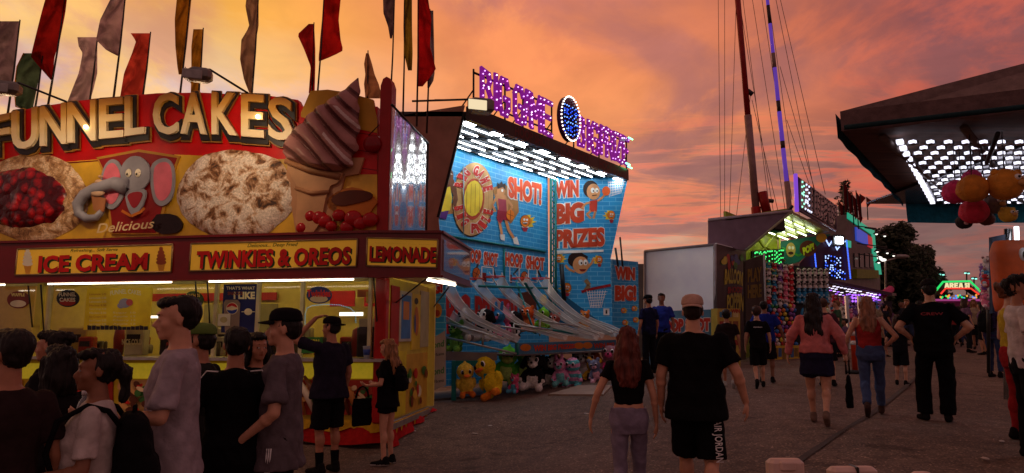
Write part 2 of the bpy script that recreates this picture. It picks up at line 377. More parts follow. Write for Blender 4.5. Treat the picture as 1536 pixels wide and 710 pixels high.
def skin_union(prims, voxel, smooth=4, xf=None):
    vs = []; fs = []
    for v, f in prims:
        o = len(vs); vs += v; fs += [[i+o for i in q] for q in f]
    me = bpy.data.meshes.new('u'); me.from_pydata([tuple(v) for v in vs], [], fs)
    o = bpy.data.objects.new('u', me); TMP.collection.objects.link(o)
    r = o.modifiers.new('r', 'REMESH'); r.mode = 'VOXEL'; r.voxel_size = voxel; r.adaptivity = 0
    if smooth: s_ = o.modifiers.new('s', 'SMOOTH'); s_.iterations = smooth; s_.factor = .5
    dg = get_dg(); ev = o.evaluated_get(dg); m2 = ev.to_mesh()
    co = np.empty(len(m2.vertices)*3); m2.vertices.foreach_get('co', co); co = co.reshape(-1, 3)
    nn = np.empty(len(m2.vertices)*3); m2.vertices.foreach_get('normal', nn); nn = nn.reshape(-1, 3)
    f2 = [tuple(p.vertices) for p in m2.polygons]; ev.to_mesh_clear(); bpy.data.objects.remove(o); bpy.data.meshes.remove(me)
    return co, nn, f2
def from_arrays(name, co, fs, mats, idx=None, parent=None, label=None):
    me = bpy.data.meshes.new(name); me.from_pydata(co.tolist(), [], fs)
    for m in mats: me.materials.append(m)
    if idx is not None: me.polygons.foreach_set('material_index', idx)
    me.polygons.foreach_set('use_smooth', [True]*len(me.polygons)); me.update()
    o = bpy.data.objects.new(name, me); COL.objects.link(o)
    if parent is not None: o.parent = parent
    if label: o['label'] = label
    return o
# ------------------------------------------------------------------ ground
def axis(a, b, step, far):
    l = [a+step*i for i in range(int((b-a)/step)+1)]; pre = []; post = []; d = step; v = a
    while v > -far: d *= 1.6; v -= d; pre.append(v)
    d = step; v = b
    while v < far: d *= 1.6; v += d; post.append(v)
    return pre[::-1]+l+post
xs = axis(-14, 30, .5, 2500); ys = axis(-4, 60, .5, 2500)
me = MB(); vs = [(x, y, g(x, y)+(noise.noise(Vector((x*.7, y*.7, 0)))*.025 if abs(x) < 40 and y < 80 else 0)) for y in ys for x in xs]; nx = len(xs)
me.add(vs, [(j*nx+i, j*nx+i+1, (j+1)*nx+i+1, (j+1)*nx+i) for j in range(len(ys)-1) for i in range(nx-1)], ground_mat(), True)
struct('ground', me)
def gpt(px, py):                   # where a line of sight meets the ground
    lo, hi = .5, 60
    for _ in range(50):
        m = (lo+hi)/2; q = P(px, py, m)
        if q.z > g(q.x, q.y): lo = m
        else: hi = m
    return P(px, py, lo)
mb = MB(); pts = [gpt(*q) for q in ((1176,708),(1215,680),(1262,650),(1305,622),(1340,598),(1372,570),(1392,548))]
mseam = mat('dark_tar_seam', (.062,.045,.038), .85, bump=.4)
L = []
for i, q in enumerate(pts):
    for s_ in (-1, 1): x = q.x+s_*(.045+.012*math.sin(i*2.3)); L.append((x, q.y, g(x, q.y)+noise.noise(Vector((x*.7, q.y*.7, 0)))*.025+.012))
mb.add(L, [(2*i, 2*i+1, 2*i+3, 2*i+2) for i in range(len(pts)-1)], mseam); struct('ground_seam_path', mb)
# ------------------------------------------------------------------ people
def ring_lerp(rings, k): return rings
HANG = lambda s: ((s*.245,-.025,1.13),(s*.262,.05,.895),(s*.02,.12,-1),(-s,.1,0))
SWF = lambda s: ((s*.25,.07,1.15),(s*.24,.24,.99),(0,.6,-.8),(-s,0,0))
SWB = lambda s: ((s*.25,-.15,1.16),(s*.27,-.23,.94),(s*.05,-.2,-1),(-s,0,0))
OUT = lambda s: ((s*.30,-.04,1.15),(s*.36,.05,.93),(s*.12,.1,-1),(-s,.2,0))
FWD = lambda s: ((s*.26,-.01,1.13),(s*.19,.24,1.10),(-s*.3,.9,.1),(-s*.6,0,.8))
UP = lambda s: ((s*.25,.10,1.16),(s*.14,.30,1.30),(-s*.1,.5,.8),(-s*.8,-.3,0))
HEADTOP = lambda s: ((s*.30,.27,1.50),(s*.10,.16,1.755),(-s*.6,-.4,.25),(0,-.3,-1))
AKIMBO = lambda s: ((s*.36,-.10,1.16),(s*.22,.02,1.02),(-s*.3,.5,-.8),(-s,0,0))
LEGS = {'stand': (((.10,.01,.49),(.105,-.02,.09),0,12),((-.10,.01,.49),(-.11,-.02,.09),0,-12)),
        'walk': (((.09,.14,.50),(.09,.20,.10),0,3),((-.09,-.02,.48),(-.09,-.30,.16),-38,-3)),
        'walk2': (((.09,-.02,.48),(.09,-.27,.15),-34,3),((-.09,.14,.50),(-.09,.20,.10),0,-3)),
        'weight': (((.09,.0,.49),(.085,-.02,.09),0,10),((-.13,.09,.49),(-.16,.06,.09),0,-22))}
SKIN = {'tan': S(176,118,88), 'fair': S(205,150,120), 'brown': S(140,90,64), 'dark': S(96,60,44)}
PEOPLE = []
def person(px, head_py, Y, label, rz=0, skin='tan', hair='short', hcol=(22,16,14), top=((30,30,32), 'tee'), bottom=((20,20,24), 'shorts'), arms=(HANG, HANG),
           legs='stand', bulk=1.0, shoes=(25,22,22), hat=None, detail=.012, group=None, female=False, yaw=0, nod=0, lean=0.0, sole=None, socks=None, sleeve=.72, cat='person', hem=.86, narrow=1.0, ground_z=None, ht=None, child=False):
    q = P(px, head_py, Y); gz = g(q.x, q.y) if ground_z is None else ground_z
    ht = ht or (q.z-gz); s = ht/1.78; 
    if not (1.0 < ht < 2.0): print('HEIGHT', label, round(ht, 2))
    rz = rz+math.degrees(math.atan2(-q.x, q.y))                      # RZ is the turn away from the line of sight
    root = thing('person', (q.x, q.y, gz), label, cat, group, R(rz)); PEOPLE.append((label[:40], round(ht, 2), round(q.x, 2), Y))
    v = detail/s; b = bulk; sh = .185*(b*.5+.5)*(.9 if female else 1)
    hs = 1.16 if child else 1.0                                    # a child's head is large for its body
    wz = lambda z: z
    fem = female
    def hx(p_, r_, rot=None): return p_ell(p_, r_, rot)
    # --- head, in place, then turned about the neck
    def head_xf(co):
        if not len(co): return co
        c = np.array([0, -.01, 1.53]); m = np.array(Matrix.Rotation(R(yaw), 3, 'Z')@Matrix.Rotation(R(nod), 3, 'X')); return (co-c)*hs@m.T+c
    def T(v_):
        co = np.array([tuple(a) for a in v_]); return co
    head = [hx((0,-.012,1.662),(.074,.096,.092)), hx((0,.034,1.598),(.056,.058,.072)), hx((0,.078,1.545),(.024,.02,.02)), hx((0,.04,1.56),(.046,.045,.035)),
            p_cone((0,.090,1.640),(0,.114,1.608),.009,.0125), hx((0,.104,1.603),(.017,.011,.008)), hx((0,.083,1.668),(.052,.018,.012)), hx((0,.094,1.581),(.021,.013,.0075)), hx((0,.092,1.568),(.019,.013,.0075)),
            hx((.036,.055,1.607),(.026,.03,.03)), hx((-.036,.055,1.607),(.026,.03,.03)), hx((.078,-.008,1.625),(.009,.019,.031)), hx((-.078,-.008,1.625),(.009,.019,.031)),
            hx((.031,.083,1.640),(.015,.012,.011)), hx((-.031,.083,1.640),(.015,.012,.011))]
    head = [(head_xf(T(a)).tolist(), f) for a, f in head]
    body = head+[p_cone((0,-.02,1.42),(0,-.006,1.57),.062*(b*.5+.5),.054*(.9 if fem else 1))]
    tw = b*(.92 if fem else 1)
    body.append(p_loft([(0,0,.84,.10*tw,.08*b),(0,-.01,.90,.150*b,.102*b),(0,-.01,.98,.148*b,.102*b),(0,0,1.10,.132*tw,.095*b),(0,.005,1.26,.152*tw,.11*b),(0,-.005,1.37,.16*tw,.10),(0,-.01,1.43,.13*tw,.08),(0,-.015,1.475,.07,.06)]))
    if fem: body.append(hx((.065,.085,1.27),(.06,.05,.055))); body.append(hx((-.065,.085,1.27),(.06,.05,.055)))
    ar = .9 if fem else 1.0; ar *= (b*.6+.4)
    sleeves = []
    armdefs = []
    for si, (sg, fn) in enumerate(((1, arms[0]), (-1, arms[1]))):
        E, Wp, d, pn = [Vector(a) for a in fn(sg)]
        S0 = Vector((sg*(sh-.012), -.012, 1.405)); E.x += sg*(sh-.185); Wp.x += sg*(sh-.185)*.7
        body += [p_cone(S0, E, .050*ar, .038*ar), p_cone(E, Wp, .038*ar, .0245*ar), hx(E.lerp(Wp, .25), (.041*ar,)*3)]
        d.normalize(); pn = (pn-d*pn.dot(d)).normalized(); w = d.cross(pn); rot = Matrix((w, pn, d)).transposed()
        body.append(p_ell(Wp+d*.048, (.040,.017,.052), rot))
        for k, (o_, ln) in enumerate(((-.030,.068),(-.010,.078),(.010,.075),(.029,.060))):
            a = Wp+d*.082+w*o_; m1 = a+(d+pn*.25).normalized()*ln*.5; m2 = m1+(d+pn*.8).normalized()*ln*.5
            body += [p_cone(a, m1, .0098, .0092, True, 8), p_cone(m1, m2, .0092, .008, True, 8)]
        tb = Wp+d*.03-w*.03*1; t1 = tb+(d*.7-w*.5+pn*.35).normalized()*.035; t2 = t1+(d*.9-w*.1+pn*.4).normalized()*.032
        body += [p_cone(tb, t1, .0125, .0105, True, 8), p_cone(t1, t2, .0105, .009, True, 8)]
        armdefs.append((S0, E, Wp, d))
    LG = LEGS[legs]; legdefs = []
    for (K, A, fa, tout), sg in zip(LG, (1, -1)):
        K, A = Vector(K), Vector(A); H_ = Vector((sg*.085*(b*.5+.5), -.005, .90)); lr = b*.7+.3
        K.x *= (b*.6+.4)
        body += [p_cone(H_, K, .083*lr*(1.05 if fem else 1), .053*lr), p_cone(K, A, .050*lr, .034), hx(K.lerp(A, .28)+Vector((0,-.012,0)), (.052*lr,.054*lr,.10))]
        fr = Matrix.Rotation(R(-tout), 3, 'Z')@Matrix.Rotation(R(fa), 3, 'X'); hl = A+fr@Vector((0,-.035,-.045)); to = A+fr@Vector((0,.15,-.06))
        body += [p_cone(A, hl, .034, .034), p_cone(hl+Vector((0,0,.0)), to, .036, .026)]
        legdefs.append((H_, K, A, fr))
    def finish(prims, vox, sm, fold=0.0, strand=False, xf=None):
        co, nn, fs = skin_union(prims, vox, sm)
        if fold or strand:
            sd = random.random()*50
            for i in range(len(co)):
                x, y, z = co[i]
                if strand: dsp = noise.noise(Vector((x*80+sd, y*80, z*9)))*strand*1.2+noise.noise(Vector((x*14, y*14+sd, z*10)))*strand*1.3
                else:
                    dsp = (noise.noise(Vector((x*6+sd, y*6, z*9)))*.9+abs(noise.noise(Vector((x*9+z*5, y*9-z*4+sd, z*3+x*6))))*1.2-.25)*fold; dsp = max(dsp, -.0025)
                co[i] += nn[i]*dsp
        if lean:
            k = np.clip(co[:, 2]-.95, 0, None); co[:, 1] += k*lean
        co = co*[s*narrow, s*narrow, s]; return co, fs
    # body and face colours
    co, fs = finish(body, v, 3)
    sc_ = SKIN[skin]; ms = mat('skin_'+skin, sc_, .55, var=.05, vs=20, bump=.05, bs=90); me_ = mat('eye_white', (.55,.52,.5), .2); mi_ = mat('eye_iris', (.02,.012,.01), .15); ml = mat('lips_'+skin, (sc_[0]*.75, sc_[1]*.45, sc_[2]*.45), .45)
    ctr = np.array([co[list(f)].mean(0) for f in fs])/np.array([s*narrow, s*narrow, s])
    idx = np.zeros(len(fs), int)
    def near(p_, r_):
        q_ = head_xf(np.array([p_]))[0]
        if lean: q_[1] += max(0, q_[2]-.95)*lean
        return (((ctr-q_)/np.array(r_))**2).sum(1) < 1
    for sg in (1, -1):
        idx[near((sg*.031,.094,1.640),(.014,.014,.0065))] = 1; idx[near((sg*.031,.096,1.640),(.0068,.016,.007))] = 2
        idx[near((sg*.033,.096,1.663),(.019,.016,.0048))] = 4
    idx[near((0,.105,1.5745),(.024,.022,.0115))] = 3
    bod = from_arrays('body', co, fs, [ms, me_, mi_, ml, mat('eyebrow', S(58,36,28), .8)], idx.tolist(), root)
    vc = max(v*1.05, .010)
    # --- top
    tcol, tk = top; mt = tcol if isinstance(tcol, bpy.types.Material) else cloth(*tcol)
    hm = hem
    tr = [(0,-.005,hm,(.178+(.026 if hm < .85 else 0))*b,(.135+(.028 if hm < .85 else 0))*b),(0,-.005,hm+.10,(.176+(.020 if hm < .85 else 0))*b,(.132+(.014 if hm < .85 else 0))*b),(0,-.003,.99,(.184 if hm < .9 else .170)*b,(.142 if hm < .9 else .130)*b),(0,0,1.10,.166*tw,.130*b),(0,.005,1.26,.176*tw,.135*b),(0,-.005,1.37,.182*tw,.122),(0,-.01,1.43,.150*tw,.095),(0,-.014,1.468,.088,.076)]
    if tk == 'crop': tr = [(0,0,1.06,.142*tw,.108*b),(0,0,1.14,.146*tw,.112*b),(0,.005,1.27,.164*tw,.128*b),(0,-.005,1.37,.172*tw,.112),(0,-.01,1.43,.14*tw,.09),(0,-.014,1.46,.085,.072)]
    if tk == 'tank': tr = [(0,-.005,hm+.04,.165*b,.12*b),(0,0,1.10,.146*tw,.115*b),(0,.005,1.26,.164*tw,.126*b),(0,-.005,1.36,.15*tw,.112),(0,-.01,1.43,.105*tw,.085),(0,-.014,1.45,.09,.07)]
    tops = [p_loft(tr)]
    if fem: tops += [hx((.065,.085,1.27),(.068,.06,.065)), hx((-.065,.085,1.27),(.068,.06,.065))]
    for S0, E, Wp, d in armdefs:
        if tk == 'tank': continue
        sl_ = sleeve if tk != 'long' else 1.0
        if tk == 'crop': sl_ = .45
        En = S0.lerp(E, min(1, sl_)); tops.append(p_cone(S0+Vector((0,0,.008)), En, .056*ar, (.070 if tk != 'crop' else .058)*ar, False, 14)); tops.append(hx(S0+Vector((0,0,-.002)), (.057*ar,)*3))
        if tk == 'long': tops += [hx(E, (.058*ar,)*3), p_cone(S0, E, .057*ar, .054*ar, False), p_cone(E, Wp.lerp(E, .04), .055*ar, .042*ar, False)]
    co, fs = finish(tops, vc, 1, .020)
    topo = from_arrays({'tank': 'tank_top', 'long': 'long_sleeved_top', 'crop': 'short_top'}.get(tk, 't_shirt'), co, fs, [mt], None, root)
    # --- bottom
    bcol, bk = bottom; mbt = bcol if isinstance(bcol, bpy.types.Material) else cloth(*bcol)
    bt = []
    tight = bk in ('jeans', 'leggings'); ex = .018 if tight else .016
    bt.append(p_loft([(0,-.008,.80,.14*b+ex,.10*b+ex*.6),(0,-.01,.88,.166*b+ex*.7,.120*b+ex*.5),(0,-.01,.96,.164*b+ex*.5,.118*b+ex*.4),(0,-.005,1.03,.148*b+.012,.110*b+.008)]))
    for (H_, K, A, fr) in legdefs:
        lr = b*.7+.3
        if bk == 'shorts': e_ = H_.lerp(K, .96); bt += [p_cone(H_, e_, .086*lr+.008, .088*lr+.012, False, 14)]
        elif bk == 'short_shorts': bt += [p_cone(H_, H_.lerp(K, .42), .094*lr, .100*lr, False, 14)]
        elif bk == 'skirt': bt += [p_cone(H_, H_.lerp(K, .62), .100*lr, .110*lr, False, 14)]
        else:
            w0, w1, w2 = {'jeans': (.088,.062,.052), 'leggings': (.086,.058,.042), 'trousers': (.088,.080,.074)}[bk]
            Ae = A+Vector((0,0,.0)) if bk != 'jeans' else A.lerp(K, .10)
            bt += [p_cone(H_, K, w0*lr, w1*lr, False, 14), hx(K, (w1*lr*1.0,)*3), p_cone(K, Ae, w1*lr, w2*lr, False, 14)]
            if bk != 'trousers': bt.append(hx(K.lerp(A, .28)+Vector((0,-.012,0)), (.060*lr,.062*lr,.11)))
    if bk == 'skirt': bt.append(p_loft([(0,-.005,.66,.185*b,.135*b),(0,-.005,.80,.175*b,.13*b),(0,-.005,.92,.165*b,.12*b)]))
    co, fs = finish(bt, vc, 1, .014)
    boto = from_arrays({'short_shorts': 'shorts'}.get(bk, bk), co, fs, [mbt], None, root)
    # --- shoes
    for H_, K, A, fr in legdefs:
        o_ = lambda x, y, z: A+fr@Vector((x, y, z))
        pr = [p_cone(o_(0,-.045,-.045), o_(0,.05,-.045), .043, .045), p_cone(o_(0,.05,-.048), o_(0,.165,-.058), .045, .032), p_cone(o_(0,-.02,.01), o_(0,-.03,-.04), .046, .046)]
        co, fs = finish(pr, max(vc, .011), 2)
        A_s = np.array([A.x, A.y, A.z])*s; zmin = co[:, 2].min()
        mso = cloth(*shoes); ix = None; mats_ = [mso]
        if sole:
            mats_.append(cloth(*sole)); c3 = np.array([co[list(f)].mean(0) for f in fs]); ix = (c3[:, 2] < zmin+.028*s).astype(int).tolist() if fr.col[1].z > -.2 else None
        sho = from_arrays('shoe', co, fs, mats_, ix, root)
        if socks:
            co, fs = finish([p_cone(A+Vector((0,0,-.02)), A.lerp(K, socks[1]), .042, .052, False)], max(vc, .011), 1); from_arrays('sock', co, fs, [cloth(*socks[0])], None, root)
    # --- hair and hat
    hm_ = mat('hair_%d_%d_%d' % hcol, S(*hcol), .5, var=.3, vs=30, stretch=(1,1,.15), bump=.5, bs=60, spec=.3)
    hp = []
    cap_hair = hat is not None
    if hair != 'bald':
        hp += [hx((0,-.024,1.655),(.082,.094,.074))] if cap_hair else [hx((0,-.040,1.674),(.084,.092,.090)), hx((0,.018,1.722),(.072,.080,.038))]
        hp += [hx((0,-.050,1.630),(.072,.062,.066))]
        pass
        if hair == 'curly':
            rn = random.Random(int(px)); hp += [hx((rn.uniform(-.06,.06), rn.uniform(-.07,.07), 1.735+rn.uniform(-.02,.02)), (.034,.034,.03)) for _ in range(16)]
        if hair in ('long', 'longer'):
            zb = 1.22 if hair == 'long' else 1.10
            hp += [p_loft([(0,-.105,zb,.075,.022),(0,-.125,zb+.10,.115,.035),(0,-.115,1.42,.125,.042),(0,-.085,1.50,.105,.06),(0,-.055,1.60,.092,.075),(0,-.03,1.68,.085,.09)]),
                   p_cone((.078,.0,1.66),(.105,-.01,1.38),.026,.022), p_cone((-.078,.0,1.66),(-.105,-.01,1.38),.026,.022)]
        if hair == 'bob': hp += [p_loft([(0,-.06,1.44,.10,.06),(0,-.05,1.55,.105,.085),(0,-.03,1.68,.09,.10)]), p_cone((.08,.01,1.66),(.088,.0,1.48),.026,.024), p_cone((-.08,.01,1.66),(-.088,.0,1.48),.026,.024)]
        if hair == 'pony': hp += [hx((0,-.135,1.62),(.04,.045,.045)), p_cone((0,-.145,1.60),(0,-.14,1.47),.038,.022)]
        if hair == 'bun': hp += [hx((0,-.12,1.70),(.045,.045,.045))]
        if hair == 'topbun': hp += [hx((0,-.03,1.80),(.04,.04,.035))]
        hp = [(head_xf(T(a)).tolist(), f) if not (hair in ('long','longer') and min(q_[2] for q_ in a) < 1.45) else (a, f) for a, f in hp]
        co, fs = finish(hp, max(v*.9, .008), 1, strand=(.007 if hair == 'short' else .014) if hair != 'curly' else .02); from_arrays('hair', co, fs, [hm_], None, root)
    if hat:
        kind, hc = hat[0], hat[1]; mh = cloth(*hc, tag='h')
        mb_ = MB(); cz = 1.690
        for rings in [1]:
            pr = [(.0865,.107,0.0),(.088,.1085,.012),(.0865,.1065,.035),(.077,.095,.062),(.055,.070,.080),(.025,.03,.0875),(.004,.004,.089)]
            vs_, fs_ = p_loft([(0,-.008,cz+z,rx,ry) for rx, ry, z in pr], 20); mb_.add(vs_, fs_, None, True)
        a0 = [ (head_xf(T(mb_.v)), mb_.f) ]
        sg = 1 if kind == 'cap' else -1
        br_ = MB(); n = 12; vs_ = []
        for lay in (0, 1):
            for i in range(n+1):
                t = math.pi*i/n; x = math.cos(t)*.078; yy = math.sin(t)
                for k in (0, 1): vs_.append((x*(1 if k == 0 else .96), -.008+sg*(.055+yy*.045+k*(.015+yy*.062)), cz+.006-lay*.006-(k*.016)-(abs(x)/.078)**2*.012))
        fs_ = []
        for lay in (0, 1):
            for i in range(n): a = lay*(n+1)*2+i*2; f = (a, a+1, a+3, a+2); fs_.append(f if lay == 0 else f[::-1])
        for i in range(n): a = i*2+1; b2 = (n+1)*2+i*2+1; fs_.append((a, b2, b2+2, a+2))
        co = (head_xf(T(mb_.v))); 
        def fin(co):
            if lean: k = np.clip(co[:, 2]-.95, 0, None); co[:, 1] += k*lean
            return co*[s*narrow, s*narrow, s]
        cp = from_arrays('cap', fin(co), [tuple(f) for f in mb_.f], [mh], None, root)
        from_arrays('cap_visor', fin(head_xf(T(vs_))), fs_, [mh], None, cp)
    root['_s'] = s
    del root['_s']
    return dict(root=root, s=s, arms=armdefs, legs=legdefs, top=topo, bottom=boto, lean=lean, rz=R(rz), narrow=narrow)
def wpt(pd, loc):                  # a point given in a person's own space -> world
    v_ = Vector(loc); v_.y += max(0, v_.z-.95)*pd['lean']; v_ = Vector((v_.x*pd['s'], v_.y*pd['s'], v_.z*pd['s'])); return pd['root'].location+Matrix.Rotation(pd['rz'], 3, 'Z')@v_
def back_text(pd, rows, m, y=-.150, depth=.004, z0=1.30, side='back'):
    """lettering printed on the back (or front) of a shirt, following its swell"""
    vs_all = MB()
    for body, x0, x1, za, zb in rows:
        vs, fs = text_geo(body, .02, 0, 1.0)
        out = []
        for x, yy, z in vs:
            X = x0+(x1-x0)*x; Z = za+(zb-za)*yy; sg = -1 if side == 'back' else 1
            out.append((sg*-X if side == 'back' and False else X*(1 if side == 'back' else -1), sg*(abs(y)-.35*X*X), Z))
        s = pd['s']; vs_all.add([(a*s*pd['narrow'], (b+max(0, c-.95)*pd['lean'])*s, c*s) for a, b, c in out], fs, m)
    return vs_all.build('printed_lettering', pd['top'], local=True)
# ------------------------------------------------------------------ funnel cake trailer
aL, aR = P(0, 395, 10.08), P(556, 395, 9.0)
FF = Plane(aL, aR); FB = Plane(aL, aR, -.16); FW = Plane(aL, aR, -.62); FS = Plane(aL, aR, -.60)
def ext(pl, px, off=0.0): return pl.at(px, 400, off)
tr = thing('food_trailer', (-4.2, 10.4, g(-4.2, 10.4)), 'red and yellow funnel cake trailer with a lit serving window and tall picture sign', 'food trailer')
RED = paint(196,16,18,.35); DRED = paint(112,8,14,.3, spec=.45); YEL = paint(226,176,48,.45); CRM = paint(225,200,150,.4); BLKP = mat('sign_black', (.012,.01,.01), .4); ORG = paint(205,140,50,.5)
ZFB, ZFT = 2.29, 2.86   # fascia
XL = -95
# fascia band: three signed panels, a bent corner and the side run
def strip_on(mb, pl, x0, x1, yt0, yt1, yb0, yb1, m, off, th):
    A, B, C, D = pl.at(x0, yt0), pl.at(x1, yt1), pl.at(x1, yb1), pl.at(x0, yb0)
    mb.slab([D+pl.n*off, C+pl.n*off, B+pl.n*off, A+pl.n*off], pl.n, th, m)
def band(mb, pl, x0, x1, zt, zb, m, off=0.0, th=.08):
    A = pl.at(x0, 400); B = pl.at(x1, 400); f = lambda q, z: Vector((q.x, q.y, z))+pl.n*off
    mb.slab([f(A, zb), f(B, zb), f(B, zt), f(A, zt)], pl.n, th, m)
cornL = FF.at(553, 400); cornR = P(661, 400, 9.02); FC = Plane(cornL, cornR)
sd_ = Vector((.14, .99, 0)).normalized(); sideE = cornR+sd_*2.0; FE = Plane(cornR, sideE)
ftop = FF.at(300, 357).z; fbot = FF.at(300, 417).z
mb = MB(); band(mb, FF, XL, 553, ftop, fbot, DRED); mb.build('fascia', tr)
mb = MB(); band(mb, FC, 553, 661, ftop, fbot, DRED); mb.build('fascia', tr)
mb = MB(); f = lambda q, z, pl, o=0: Vector((q.x, q.y, z))+pl.n*o
mb.slab([f(cornR, fbot, FE), f(sideE, fbot, FE), f(sideE, ftop, FE), f(cornR, ftop, FE)], FE.n, .08, DRED); mb.build('fascia', tr)
for pl, x0, x1 in ((FF, XL, 553), (FC, 553, 661)):
    mb = MB(); band(mb, pl, x0, x1, ftop+.035, ftop, DRED, .035, .13); mb.build('fascia_trim', tr); mb = MB(); band(mb, pl, x0, x1, fbot, fbot-.035, DRED, .035, .13); mb.build('fascia_trim', tr)
mb = MB(); mb.slab([f(cornR, ftop, FE, .035), f(sideE, ftop, FE, .035), f(sideE, ftop+.035, FE, .035), f(cornR, ftop+.035, FE, .035)], FE.n, .13, DRED); mb.build('fascia_trim', tr); mb = MB()
mb.slab([f(cornR, fbot-.035, FE, .035), f(sideE, fbot-.035, FE, .035), f(sideE, fbot, FE, .035), f(cornR, fbot, FE, .035)], FE.n, .13, DRED); mb.build('fascia_trim', tr)
# awning soffit (underside of the fascia box back to the window)
wl, wr = FW.at(XL, 420), FW.at(583, 420)
mb = MB(); lo = [FF.at(XL,400)-FF.n*.08, cornL-FF.n*.08, cornR-FC.n*.08-FE.n*.08, sideE-FE.n*.08, sideE+Vector((-.75,.1,0)), wr, wl]
lo = [Vector((q_.x, q_.y, fbot+.03)) for q_ in lo]; hi = [q_+Vector((0,0,.05)) for q_ in lo]; k = len(lo)
mb.add(lo+hi, [tuple(range(k)), tuple(range(2*k-1, k-1, -1))]+[(i, (i+1)%k, k+(i+1)%k, k+i) for i in range(k)], CRM); mb.build('soffit', tr)
# name boards in the fascia
DG = paint(30,62,34,.5); LET = paint(196,22,20,.45)
YB = mat('backlit_yellow', S(222,170,52), .45, emit=S(222,165,40), es=.16, var=.08, vs=2); 
def board(pl, q, big, bq, small, sq, extra=None):
    b = MB(); A = [pl.at(*c) for c in q]; b.slab([A[3]+pl.n*.012, A[2]+pl.n*.012, A[1]+pl.n*.012, A[0]+pl.n*.012], pl.n, .010, YB); bo = b.build('name_board', tr)
    b = MB()
    for i in range(4):
        a_, c_ = A[i], A[(i+1)%4]; b.tube([a_+pl.n*.015, c_+pl.n*.015], .013, mat('board_frame', (.35,.22,.10), .35, metal=.4), 6)
    b.build('board_frame', bo)
    b = MB(); text_on(b, pl, big, [(x+2.2, y+1.8) for x, y in bq], DG, .0165, .055, space=1.02, shear=.0); text_on(b, pl, big, bq, LET, .021, .045, space=1.02)
    text_on(b, pl, small, sq, DG, .017, .004, shear=.35)
    if extra: extra(b)
    b.build('board_lettering', bo)
def cones(b):
    for cx, cy, c2 in ((43, 392, (235,225,205)), (243, 390, (150,70,40))):
        poly_on(b, FF, [(cx-6,cy+6),(cx+6,cy+6),(cx+3,cy+19),(cx-3,cy+19)], ORG, .017)
        for j, w in enumerate((8,7.5,6.5,5,3)): oval_on(b, FF, cx, cy+4-j*5, w, 3.6, paint(*c2), .0175+.0006*j, 12)
board(FF, [(28,374),(260,367),(258,408),(24,413)], 'ICE CREAM', [(60,384),(224,379),(222,405),(58,410)], 'Refreshing... Soft Serve', [(107,374),(178,372),(178,378),(107,380)], cones)
board(FF, [(288,366),(537,359),(535,400),(285,407)], 'TWINKIES & OREOS', [(297,377),(528,370),(526,397),(295,404)], 'Delicious... Deep Fried', [(372,366),(448,364),(448,371),(372,373)])
board(FC, [(551,357),(657,360),(655,402),(550,399)], 'LEMONADE', [(555,369),(655,371),(654,395),(554,393)], 'Thirst Quenching... Fresh Squeezed', [(563,359),(652,362),(652,368),(563,365)])
mb = MB(); a_, b_ = FE.at(672, 384), FE.at(701, 392)
mb.slab([f(cornR+sd_*.12, fbot+.07, FE, .012), f(sideE-sd_*.12, fbot+.07, FE, .012), f(sideE-sd_*.12, ftop-.07, FE, .012), f(cornR+sd_*.12, ftop-.07, FE, .012)], FE.n, .01, mat('side_panel_gloss', (.30,.16,.13), .08, spec=.9, coat=.8)); mb.build('name_board', tr)
# fluorescent strips under the fascia
TUBE = emat('tube_warm', (1.0,.84,.62), 9)
for x0, x1, pl in ((75, 259, FF), (315, 531, FF), (-80, 10, FF)):
    mb = MB(); A, B = pl.at(x0, 400), pl.at(x1, 400); mb.tube([Vector((A.x, A.y, fbot-.055))+pl.n*.0, Vector((B.x, B.y, fbot-.055))+pl.n*.0], .010, TUBE, 8); mb.build('strip_light', tr)
mb = MB(); A, B = cornR+sd_*.1-FC.n*0+Vector((-.15,0,0)), sideE-sd_*.9+Vector((-.05,0,0)); mb.tube([Vector((A.x-.05, A.y, fbot-.055)), Vector((B.x, B.y, fbot-.055))], .018, TUBE, 8); mb.build('strip_light', tr)
# ---- big picture sign
def ysign(px): return FB.at(px, 0).z
top_pts = [(-95,196),(0,172),(60,160),(120,151),(190,144),(236,140),(300,139),(360,142),(405,144),(447,150)]
full = top_pts+[(455,158),(470,137),(515,141),(545,147),(566,160),(566,352)]
def slab_px(name, pl, pts, m, off, th, parent):
    b = MB(); b.slab([pl.at(x, y, off) for x, y in pts][::-1], pl.n, th, m); return b.build(name, parent)
bot = [(566,352),(-95,376)]
bill = slab_px('picture_sign', FB, [(-95,376)]+top_pts+[(452,160),(566,160),(566,352)], RED, 0, .10, tr)
slab_px('sign_crest', FB, [(452,170),(466,137),(492,135),(520,139),(560,150),(566,180),(566,200),(452,176)], paint(190,140,40), .012, .05, bill)
art = MB(); GLD = mat('sign_gold', S(224,168,40), .4, var=.25, vs=1.5); MRO = paint(120,12,16)
poly_on(art, FB, [(-95,376),(-95,270),(0,255),(100,243),(190,236),(262,232),(448,240),(470,262),(566,262),(566,352)], GLD, .004)
poly_on(art, FB, [(448,178),(566,196),(566,262),(448,240)], RED, .0045)
for y in (186, 212, 238): line_on(art, FB, [(448, y), (566, y+18)], 1.2, MRO, .006)
line_on(art, FB, [(-95,272),(0,257),(100,245),(262,233)], 2, MRO, .007)
art.build('sign_artwork', bill)
